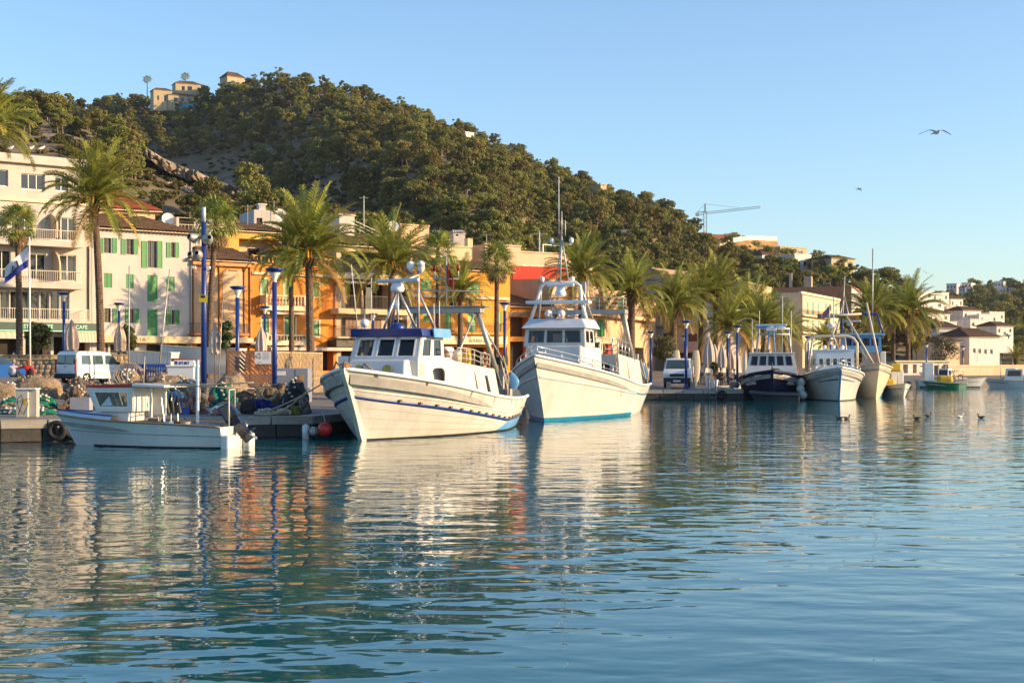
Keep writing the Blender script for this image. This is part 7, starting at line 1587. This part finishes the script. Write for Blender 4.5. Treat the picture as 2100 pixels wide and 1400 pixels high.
for a in [
 ('big tan net heap draped behind the service pedestal',14,134,770,820,61,n_tan,None,1,.3),('tan net heap cut by the left edge in front of the couple',-40,46,782,822,56,n_tan,None,2,.3),
 ('long green net spread on the ground behind the pedestal',-30,124,818,848,52,n_grn,1.6,3,1.4),('narrow tan strip of net lying on the green one',-20,118,828,838,51.2,n_tan,.8,4,1.2),('front green net fold at the quay edge',-30,126,838,856,50.2,n_grn,1.0,5,1.4),('green net patch rising behind the tan strip',60,120,812,828,53.5,n_grn,.9,51,1.5),
 ('tangled rope and net pile beside the small boat bow',128,180,796,850,52,n_brn,1.1,6,2.0),('coil of tan rope net behind the red cabin roof',120,215,776,815,60,n_gry,None,7,1.6),
 ('tan pyramid net heap left of the fish bins',228,292,757,800,62,n_tan,None,8,.3),('grey brown net ridge behind the small boat',270,420,770,812,60,n_tan,1.8,9,.4),('green crate covered net by the white bin',308,350,768,785,61,net_mat('leaf_green_net',(0.06,0.16,0.02)),.8,10,.6),
 ('dull beige net mound above the flags',268,345,800,850,54,n_gry,1.3,11,1.7),('pale blue net spilling beside the pink one',326,392,808,852,53,n_lb,1.1,12,1.8),('pinkish bundled net sack behind the white post',372,424,798,862,51.5,n_pnk,.8,13,2.2),
 ('low pink net pad by the outboard motor',425,488,836,858,50.8,n_pnk,.7,14,1.6),('teal net draped behind the orange float',424,492,788,836,56,n_tea,1.2,15,1.6),('tan tarpaulin heap before the brown lattice',430,520,770,822,60,n_tan,1.6,16,.35),('tan canvas bag with a dark strap',436,504,822,848,52.5,mat('canvas_bag',(0.36,0.25,0.13),.9,.15,4),.8,17,.3),
 ('large dark net drum heap right of the tallest lamp post',570,642,786,852,53.5,n_dk,1.4,18,1.4),('brown round net pile left of the tallest lamp post',516,600,786,846,55,n_brn,1.3,19,1.2),('crumpled dark blue tarpaulin on the quay',498,575,822,852,52.6,n_blu,1.2,20,1.5),('yellow and dark gear pile by the quay edge',588,626,836,854,51.6,net_mat('olive_gear',(0.20,0.17,0.03)),.6,21,2.0),
 ('brown net bank running behind the blue tarpaulin',470,566,798,850,57.5,n_brn,1.4,31,1.2),('grey net bank behind the pink sack',330,445,784,846,57.5,n_gry,1.5,32,1.2),('tan net mound behind the small boat cabin',176,262,788,850,54.5,n_tan,1.3,33,.6),('dark net bundle between the canvas bag and the tarpaulin',486,530,818,854,51.8,n_dk,.7,34,1.6),('brown net bundle at the quay edge behind the flags',250,320,822,856,51,n_brn,.8,35,1.6),('tan net pad along the quay edge left of the fenders',520,600,842,858,51.2,n_tan,.6,36,.8),('teal net roll behind the flags of the small boat',286,352,806,852,52.2,n_tea,.8,37,1.4),
 ('teal rope heap at the foot of the dark net drum',560,592,838,854,51.4,n_tea,.6,22,2.0),('grey net lump under the mooring ropes',610,640,812,852,52.5,n_gry,.9,23,2.0)]:
    heap(*a)
# loose rope loops over the gear
for i,(lb,x0,x1,y0,Y,m) in enumerate([('pale rope coil lying on the brown round pile',528,570,806,54.2,rope_m),('steel hoop standing in the nets behind the small boat',350,364,800,55,steel),('dark rope tangle on the net ridge',290,330,772,59,rope_d),('light rope tangle over the tan pile by the crates',236,300,768,60,rope_m)]):
    c_ = W((x0+x1)/2,y0,Y); f = MB(); rnd = random.Random(i); w = S(x1-x0,Y)/2
    for k in range(4 if 'hoop' not in lb else 1): f.tube([(c_.x+w*(1-.12*k)*math.cos(a)+rnd.uniform(-.03,.03),c_.y-.3+.12*k,c_.z+w*(.75 if 'hoop' not in lb else 1.3)*(1-.1*k)*math.sin(a)+rnd.uniform(-.03,.03)) for a in [q*2*math.pi/16 for q in range(17)]],.022,5)
    f.build('rope_coil', m, None, smooth=True, label=lb, cat='rope')
# floats and crates on the quay
for i,(lb,px,py,Y,r,m) in enumerate([('faded orange float by the teal net',434,817,51.6,8,mat('orange_float',(0.45,0.11,0.05),.6,.15,3)),('small white float in the pale blue net',342,833,51.6,7,white_plas),('pink float leaning by the beige mound',300,812,52.5,9,mat('pink_float',(0.55,0.33,0.26),.6,.1,3))]):
    p = W(px,py,Y); MB().ball((0,0,0),S(r,Y),14,10).build('float', m, None, smooth=True, label=lb, cat='float', group='floats on the quay').location = p
for i,(lb,px,py,Y,w,h_,m) in enumerate([('grey plastic fish crate tilted behind the small boat cabin',143,815,50.5,40,26,mat('crate_grey',(0.32,0.33,0.38),.6,.1,3)),('small wooden crate at the green net edge',118,838,50.3,14,18,wood),('blue crate among the nets by the pink sack',366,842,50.8,22,14,bar_b)]):
    p = W(px,py+h_,Y); f = MB(); ww = S(w,Y); hh = S(h_,Y); f.box(0,ww,0,.03,0,hh).box(0,ww,.42,.45,0,hh).box(0,.03,.03,.42,0,hh).box(ww-.03,ww,.03,.42,0,hh).box(.03,ww-.03,.03,.42,0,.03)
    o = f.build('fish_crate', m, None, label=lb, cat='crate', group='crates on the quay'); o.location = (p.x,p.y,max(p.z,gz(p.x,p.y))); o.rotation_euler = (0,0,.15*i)
# mooring ropes from quay to the trawler bow
q0 = Vector((-9.0,51.0,.74))
for i,(x1,y1) in enumerate([(634,796),(636,800),(700,760)]):
    e = W(x1,y1,48.2); f = MB(); s0 = q0+Vector((.1*i,-.05*i,0)); f.tube([s0.lerp(e,k/14)-Vector((0,0,(.34-.1*i)*math.sin(math.pi*k/14))) for k in range(15)],.024,6)
    f.build('mooring_rope', rope_m, None, smooth=True, label=['lowest mooring rope sagging from the quay to the trawler bow','middle mooring rope from the quay to the trawler bow','highest mooring rope reaching the trawler stem head'][i], cat='rope', group='mooring ropes')
for (lb,a,e,sag) in [('dark mooring line between the navy and the white boat',W(1590,772,98),W(1690,748,97),.5),('mooring line from the navy boat to the quay ladder',W(1522,775,99),Vector((14.5,101.2,.8)),.2),('long thin line from the small boat awning to the stern frame',W(300,786,44.5),W(520,784,43.9),.05)]:
    f = MB(); f.tube([a.lerp(e,k/12)-Vector((0,0,sag*math.sin(math.pi*k/12))) for k in range(13)],.022,5); f.build('mooring_rope', rope_d if 'dark' in lb else rope_m, None, smooth=True, label=lb, cat='rope', group='mooring ropes')
# fenders between quay and trawler
p = W(666,880,48.0); t = thing('red_fender','big round red fender floating by the trawler bow','fender',(p.x,48.0,p.z)); MB().ball((0,0,0),S(15,48),18,12).build('ball', mat('fender_red',(0.55,0.02,0.01),.4,.1,3), t, smooth=True); MB().tube([(0,0,.2),(0,.05,.3),(-.3,1.6,.55)],.015,5).build('lanyard', rope_m, t)
p = W(643,884,48.4); t = thing('white_fender','round white fender in a dark net beside the red one','fender',(p.x,48.4,p.z)); MB().ball((0,0,0),S(10,48.4),14,10).build('ball', white_plas, t, smooth=True); f = MB(); r_ = S(10,48.4)*1.03
for k in range(6): a = k*math.pi/6; f.tube([(r_*math.cos(q)*math.cos(a),r_*math.cos(q)*math.sin(a),r_*math.sin(q)) for q in [j*2*math.pi/16 for j in range(17)]],.008,4)
for z in (-.5,0,.5): f.tube([(r_*math.sqrt(1-z*z)*math.cos(q),r_*math.sqrt(1-z*z)*math.sin(q),z*r_) for q in [j*2*math.pi/16 for j in range(17)]],.008,4)
f.build('netting', rope_d, t)
p = W(627,885,48.6); t = thing('white_fender','upright white cylinder fender left of the netted one','fender',(p.x,48.6,p.z)); MB().lathe([(.05,-.26),(.12,-.22),(.12,.2),(.05,.25)],12).build('cylinder', white_plas, t, smooth=True)
for (lb,px,py,Y) in [('dark tyre fender hanging on the left quay',100,880,46.0),('dark tyre fender hanging right of the small boat bow',150,885,47.0),('dark tyre fender on the right quay wall',1480,806,100.3)]:
    p = W(px,py,Y); ey = float(np.interp(p.x,EX,EY))-.12; P = [[((.24+.09*math.cos(b))*math.cos(a),.09*math.sin(b),(.24+.09*math.cos(b))*math.sin(a)) for b in [j*math.pi/4 for j in range(8)]] for a in [i*math.pi/8 for i in range(17)]]; MB().grid(P,True).build('tyre_fender', rubber, None, smooth=True, label=lb, cat='fender', group='tyre fenders').location = (p.x,ey,.36)
# right quay: ladder, dark dinghy, bollards, planters, cafe tables
p = Vector(((1455-CX)/F*100.3,100.38,QZ)); t = thing('quay_ladder','steel quay ladder with tall handrails on the right quay','ladder',p)
for x in (0,.48): MB().tube([(x,.05,-1.0),(x,.0,.75),(x,.35,.9),(x,.35,0)],.03,8).build('side_rail', steel, t, smooth=True)
for k in range(5): MB().tube([(0,.03,-.8+.28*k),(.48,.03,-.8+.28*k)],.02,6).build('rung', steel, t)
hd = Hull('dark_dinghy','dark inflatable dinghy tied at the corner of the right quay',((1480-CX)/F*98.5,98.5),(-.98,.1),2.9,1.4,.55,.42,.42,.3,1,2.4,.95,2.0,.0,None); hd.hull([mat('dinghy_dark',(0.03,0.035,0.045),.5,.2,3)],None,20,8,.2); hd.rail(mat('dinghy_tube',(0.05,0.055,0.07),.5,.2,3),.28); hd.t.location.x += 2.2
for (lb,px,Y) in [('pale stone bollard left of the flatbed van',1371,102.2),('pale stone bollard right of the blue quay lamp',1420,102.4),('pale stone bollard by the navy boat bow',1500,106),('pale stone bollard beside the last one at the navy bow',1507,108)]:
    p = on(px,Y); MB().lathe([(.16,0),(.16,.42),(.12,.5),(.02,.52)],10).build('stone_bollard', concrete, None, label=lb, cat='bollard', group='stone bollards').location = p
p = on(1465,117); MB().lathe([(.24,0),(.34,.5),(.36,.52)],14).build('plant_pot', white_plas, None, label='tapered white planter on the terrace by the parasols', cat='planter').location = p
p = on(1452,104); t = thing('quay_pedestal','small pale service pedestal behind the quay ladder','pedestal',p); MB().box(-.12,.12,-.12,.12,0,.95).build('column', white_plas, t, bevel=.03); MB().box(-.16,.16,-.16,.16,.95,1.1).build('head', galv, t)
for i,(lb,px,Y) in enumerate([('cafe table with two chairs left on the parasol terrace',1445,121),('cafe table with two chairs by the shortest parasol',1495,121),('cafe table with two chairs in front of the pedestal lamp',1474,119)]):
    p = on(px,Y); t = thing('cafe_table',lb,'table',p,i*.7,'cafe tables on the terrace'); MB().lathe([(.38,.70),(.38,.73)],14).build('table_top', wood, t); MB().tube([(0,0,0),(0,0,.7)],.03,8).build('leg', dark_metal, t)
    for s in (-1,1):
        f = MB(); f.box(s*.7-.2,s*.7+.2,-.2,.2,.43,.46).box(s*.9-.02,s*.9+.02,-.2,.2,.46,.9)
        for dx in (-.17,.17):
            for dy in (-.17,.17): f.box(s*.7+dx-.015,s*.7+dx+.015,dy-.015,dy+.015,0,.43)
        f.build('chair', dark_metal, t)
# ---- birds
gull_w = mat('gull_white',(0.70,0.69,0.66),.8,.1,3); gull_g = mat('gull_grey',(0.30,0.31,0.33),.8,.1,3); gull_b = mat('gull_black',(0.03,0.03,0.03),.8,.1,3)
def gull(label, px, py, Y, span, yaw=0.0, roll=0.0, pose=(.25,-.35)):
    p = W(px,py,Y); t = thing('seagull',label,'gull',p,yaw,'gulls in the air'); t.rotation_euler = (0,roll,yaw)
    f = MB(); f.tube([(0,.28,0),(0,.2,.02),(0,.05,.0),(0,-.15,-.01),(0,-.27,.03),(0,-.33,.03)],[.02,.05,.075,.07,.05,.015],10); f.build('body', gull_w, t, smooth=True); f = MB(); f.hexa([(-.05,.24,0),(.05,.24,0),(.07,.42,.0),(-.07,.42,.0)],[(-.05,.24,.02),(.05,.24,.02),(.07,.42,.01),(-.07,.42,.01)]); f.build('tail', gull_w, t); MB().tube([(0,-.33,.03),(0,-.39,.02)],[.014,.004],6).build('beak', b_yel, t)
    for s in (-1,1):
        P = []; n = 10
        for i in range(n+1):
            u = i/n; x = s*span/2*u; z = .02+pose[0]*span*.5*math.sin(min(1,u*1.9)*math.pi/2)*.5 - max(0,u-.38)*abs(pose[1])*span*.55; ch = .16*(1-u)**.55+.015; y0 = -.06+.16*u*u; P.append([(x,y0-ch*.35,z),(x,y0,z+.012),(x,y0+ch*.7,z-.004),(x,y0,z-.008)])
        f = MB(); f.grid(P,True); f.m = [1 if k >= 4*8 else 0 for k in range(len(f.f))]; f.build('wing', [gull_g,gull_b], t, smooth=True)
gull('gliding seagull with long bent wings high in the right sky',1920,272,60,1.4,.15,.0); gull('small distant gull banking in the middle of the right sky',1762,388,150,.9,.6,.35); gull('small distant gull just above the right treeline',1900,559,150,.9,-.4,.4); gull('white gull flying low before the old shore houses',2066,688,120,1.0,.8,.5)
def duck(label, px, Y, yaw, kind):
    p = W(px,0,Y); t = thing(kind,label,'duck' if kind == 'duck' else 'gull',(p.x,Y,0),yaw,'birds on the water'); t.scale = (.72,.72,.72); m = gull_b if kind == 'duck' else gull_w
    f = MB(); P = [[(-.24+.48*u,.10*math.sin(math.pi*min(1,u*.9+.08))*math.cos(a),.06+.085*math.sin(math.pi*min(1,u*.9+.08))*math.sin(a)+.05*(1-u)**3) for a in [k*math.pi/5 for k in range(10)]] for u in [i/10 for i in range(11)]]; f.grid(P,True); f.build('body', mat('duck_brown',(0.10,0.07,0.05),.8,.4,9) if kind == 'duck' else m, t, smooth=True)
    f = MB(); f.tube([(.17,0,.09),(.2,0,.18),(.21,0,.22)],[.05,.035,.04],8); f.ball((.22,0,.235),.052,10,8,(1.15,.9,.95)); f.build('head', mat('duck_green_head',(0.01,0.03,0.02),.4,.2,5) if kind == 'duck' else m, t, smooth=True); MB().hexa([(.26,-.018,.22),(.34,-.02,.215),(.34,.02,.215),(.26,.018,.22)],[(.26,-.014,.24),(.34,-.015,.225),(.34,.015,.225),(.26,.014,.24)]).build('beak', b_yel, t)
for a in [('left duck of the dark pair floating right of the white boats reflection',1722,66,2.8,'duck'),('right duck of the dark pair floating right of the white boats reflection',1736,66,.3,'duck'),('brown duck swimming at the left of the right hand bird group',1881,66,2.9,'duck'),('dark headed duck just behind the brown one',1903,69,.2,'duck'),('pale gull sitting on the water between the ducks',1968,67.5,.3,'water_gull'),('dark duck swimming rightmost on the water',2013,67,3.0,'duck')]: duck(*a)
for (lb,px) in [('left seagull standing on the hotel roof',20),('middle seagull standing on the hotel roof',62),('right seagull standing on the hotel roof',84)]:
    Y = rowY(px)+.6; p = W(px,304,Y); t = thing('roof_gull',lb,'gull',(p.x,Y,p.z-.25),.4,'gulls on the hotel roof'); f = MB(); f.tube([(-.28,0,.14),(-.1,0,.22),(.1,0,.28),(.2,0,.34),(.24,0,.42)],[.02,.09,.10,.06,.055],9); f.build('body', gull_w, t, smooth=True); MB().tube([(.28,0,.42),(.35,0,.40)],[.02,.006],6).build('beak', b_yel, t); MB().bar((0,-.03,0),(0,-.03,.18),.02).bar((0,.03,0),(0,.03,.18),.02).build('legs', b_yel, t)
# ---- people
skin_m = mat('skin',(0.42,0.24,0.16),.6,.08,4); hair_grey = mat('grey_hair',(0.25,0.22,0.19),.8,.3,10); hair_red = mat('red_hair',(0.28,0.06,0.015),.8,.3,10); cl_lil = mat('lilac_shirt',(0.52,0.46,0.50),.85,.12,5); cl_red = mat('red_jumper',(0.50,0.015,0.02),.85,.12,5); cl_blk = mat('black_cloth',(0.015,0.015,0.018),.85,.2,5); cl_blu = mat('blue_jeans',(0.05,0.07,0.13),.85,.15,5)
def skin_body(name, nodes, edges, m, parent, sub=2):
    me = bpy.data.meshes.new(name); me.from_pydata([n[0] for n in nodes], edges, []); me.materials.append(m); o = bpy.data.objects.new(name, me); COL.objects.link(o); o.parent = parent
    md = o.modifiers.new('skin','SKIN'); md.use_smooth_shade = True
    for i,n in enumerate(nodes):
        r = n[1] if isinstance(n[1],tuple) else (n[1],n[1]); me.skin_vertices[0].data[i].radius = r; me.skin_vertices[0].data[i].use_root = (i == 0)
    sd = o.modifiers.new('sub','SUBSURF'); sd.levels = sub; sd.render_levels = sub; return o
def head(parent, loc, yaw, hair, long=False):
    f = MB(Matrix.Translation(loc)@Matrix.Rotation(yaw,4,'Z')); f.ball((0,0,0),.105,14,12,(.95,.80,1.18)); f.ball((.095,0,-.01),.02,6,5,(1,.8,1.2)); f.ball((0,.085,-.01),.022,6,5,(.8,.5,1.3)); f.ball((0,-.085,-.01),.022,6,5,(.8,.5,1.3)); o = f.build('head', skin_m, parent, smooth=True)
    f = MB(Matrix.Translation(loc)@Matrix.Rotation(yaw,4,'Z')); f.ball((-.025,0,.03),.115,14,10,(.98,.92,1.08))
    if long: f.ball((-.06,0,-.06),.10,12,8,(.7,1.0,1.3))
    f.build('hair', hair, parent, smooth=True)
    f = MB(Matrix.Translation(loc)@Matrix.Rotation(yaw,4,'Z'))
    for y in (-.035,.035): f.ball((.088,y,.01),.011,6,5)
    f.build('eyes', black_plas, parent); MB(Matrix.Translation(loc)@Matrix.Rotation(yaw,4,'Z')).box(.086,.098,-.022,.022,-.062,-.054).build('mouth', cl_red, parent)
def hand(parent, p, d, m=skin_m):
    d = Vector(d).normalized(); s = d.orthogonal().normalized(); f = MB(); p = Vector(p); f.tube([p,p+d*.05,p+d*.09],[.028,.038,.034],8)
    for i,l in enumerate((.062,.074,.07,.055)): q = p+d*.085+s*(i-1.5)*.017; f.tube([q,q+d*l*.5+Vector((0,0,-.006)),q+d*l+Vector((0,0,-.022))],[.009,.0085,.007],6)
    q = p+d*.035+s*.034; f.tube([q,q+d*.03+s*.025,q+d*.06+s*.03],[.011,.010,.008],6); f.build('hand', m, parent, smooth=True)
def sitter(label, loc, yaw, shirt, legs, hair, long=False, arm='lap'):
    """a person seated on a low block, facing local +x"""
    t = thing('person',label,'person',loc,yaw)
    N = [((0,0,.50),(.15,.17)),((-.03,0,.68),(.125,.165)),((-.03,0,.86),(.13,.18)),((-.02,0,.99),(.10,.165)),((0,0,1.06),.06)]
    E = [(0,1),(1,2),(2,3),(3,4)]
    for s in (1,-1):
        k = len(N)
        if arm == 'hug' and s == 1: N += [((-.02,s*.20,.97),.07),((.04,s*.45,.93),.055),((.02,s*.70,.90),.045)]
        else: N += [((-.02,s*.20,.97),.07),((.02,s*.27,.72),.055),((.24,s*.20,.60),.045)]
        E += [(3,k),(k,k+1),(k+1,k+2)]
    skin_body('body', N, E, shirt, t)
    for s in (1,-1):
        skin_body('trousers', [((.0,s*.09,.50),.10),((.42,s*.11,.50),.085),((.46,s*.11,.10),.055),((.46,s*.11,.04),.05)],[(0,1),(1,2),(2,3)], legs, t); f = MB(); f.tube([(.42,s*.11,.04),(.52,s*.11,.045),(.64,s*.11,.035)],[.05,.05,.035],8); f.build('shoe', black_plas, t, smooth=True)
    MB().tube([(0,0,1.04),(.01,0,1.16)],.05,10).build('neck', skin_m, t, smooth=True); head(t,(.02,0,1.24),0,hair,long)
    if arm == 'hug': hand(t,(.02,.72,.90),(.1,1,-.1)); hand(t,(.26,-.20,.60),(1,.2,-.1))
    else: hand(t,(.26,.20,.60),(1,-.2,-.1)); hand(t,(.26,-.20,.60),(1,.2,-.1))
    return t
p = on(21,74.5); MB().box(-.3,1.9,-.3,.4,0,.42).build('quay_block', concrete, None, label='low concrete block the couple sits on', cat='block').location = (p.x-.1,p.y,p.z)
tA = sitter('person in a lilac shirt seated with their back turned at far left',(p.x+.15,p.y+.05,p.z-.04),R(105),cl_lil,cl_blk,hair_grey)
tB = sitter('person in a red jumper seated with an arm round the neighbour',(p.x+.90,p.y+.05,p.z-.04),R(100),cl_red,cl_blk,hair_red,True,'hug')
MB().ball((p.x+1.1,p.y-.22,p.z+.62),.22,12,8,(.8,.5,1.2)).build('shoulder_bag', cl_blk, None, smooth=True, label='black bag hanging behind the person in the red jumper', cat='bag')
for i,(lb,px,Y,c,h_) in enumerate([('guest in dark clothes at the restaurant terrace left of the van',100,99,cl_blk,hair_grey),('guest in a red top at the left end of the restaurant terrace',28,99,cl_red,cl_blk),('guest with dark hair beside the beige restaurant parasol',108+18,100,cl_blu,cl_blk),('guest in blue at the grey lettered shop terrace',232,103,cl_lil,cl_blk)]):
    q = on(px,Y); sitter(lb,(q.x,q.y,q.z+.15),R(200+60*i),c,cl_blu,h_)
def stander(label, loc, yaw, shirt, legs, hair):
    t = thing('person',label,'person',loc,yaw)
    N = [((0,0,.95),(.13,.16)),((0,0,1.15),(.12,.16)),((0,0,1.35),(.12,.18)),((0,0,1.45),.07)]; E = [(0,1),(1,2),(2,3)]
    for s in (1,-1): k = len(N); N += [((0,s*.20,1.38),.065),((.03,s*.26,1.12),.05),((.10,s*.25,.88),.04)]; E += [(2,k),(k,k+1),(k+1,k+2)]
    skin_body('body', N, E, shirt, t)
    for s in (1,-1): skin_body('trousers', [((0,s*.08,.95),.10),((.03,s*.10,.52),.075),((-.01,s*.10,.12),.05),((-.01,s*.10,.05),.05)],[(0,1),(1,2),(2,3)], legs, t); MB().tube([(-.05,s*.10,.04),(.06,s*.10,.045),(.18,s*.10,.03)],[.045,.05,.03],8).build('shoe', black_plas, t, smooth=True); hand(t,(.11,s*.25,.86),(.2,0,-1))
    MB().tube([(0,0,1.44),(.01,0,1.54)],.05,10).build('neck', skin_m, t, smooth=True); head(t,(.02,0,1.62),0,hair)
q = on(1506,122); sitter('diner in a pale top seated by the shortest parasol',(q.x,q.y,q.z),R(190),cl_lil,cl_blu,hair_grey); q = on(1478,123); sitter('diner in black seated between the terrace parasols',(q.x,q.y,q.z),R(-60),cl_blk,cl_blu,cl_blk)
q = on(1440,124); stander('person in a pale shirt standing behind the flatbed van',(q.x,q.y,q.z),R(-100),cl_lil,cl_blu,cl_blk)
# thin TV aerials and a satellite dish on the roofs
for (lb,px,y0,y1,Y) in [('satellite dish on the roof left of the tall fan palm',345,440,468,rowY(345)+10),('pair of small dishes on the roof above the orange house',575,432,456,rowY(575)+14),('round dish behind the date palm over the amber house',806,456,480,rowY(806)+12)]:
    p = W(px,y1,Y); h_ = S(y1-y0,Y); t = thing('satellite_dish',lb,'satellite dish',p,0,'satellite dishes on the roofs'); MB().tube([(0,0,-1),(0,0,h_*.6)],.04,6).build('pole', galv, t); f = MB(Matrix.Translation((0,-.1,h_*.6))@Matrix.Rotation(R(70),4,'X')@Matrix.Rotation(R(25),4,'Y')); f.lathe([(.03,0),(.3,.05),(.55,.2)],16,cap=False); f.build('dish', white_plas, t, smooth=True)
for (lb,px,y0,y1,Y) in [('thin television aerial on the roof above the orange house',508,420,470,rowY(508)+12),('television aerial on the box shaped roof room',998,480,508,rowY(998)+12),('television aerial left of the little gabled roof room',738,455,490,rowY(738)+10),('bushy old aerial on the chimney house',562,412,445,rowY(562)+16)]:
    p = W(px,y1,Y); h_ = S(y1-y0,Y); t = thing('roof_aerial',lb,'aerial',p,0,'television aerials'); MB().tube([(0,0,-.5),(0,0,h_)],.025,5).build('pole', galv, t); f = MB()
    f.bar((-.5,0,h_-.1),(.5,.1,h_-.1),.03)
    for k in range(6): f.bar((-.45+.18*k,-.25,h_-.1),(-.45+.18*k,.25,h_-.1),.015)
    f.build('elements', galv, t)
# ================================================================== the air between here and the far hills
hz = MB().box(-700,700,-60,1150,-6,220).build('haze', [], None, kind='stuff')
m = bpy.data.materials.new('haze_air'); m.use_nodes = True; N = m.node_tree.nodes; L = m.node_tree.links
N.remove(N['Principled BSDF']); pv = N.new('ShaderNodeVolumePrincipled'); pv.inputs['Density'].default_value = 0.00006; pv.inputs['Color'].default_value = (0.80,0.88,1.0,1); pv.inputs['Anisotropy'].default_value = 0.3
L.new(pv.outputs[0], N['Material Output'].inputs['Volume']); hz.data.materials.clear(); hz.data.materials.append(m)
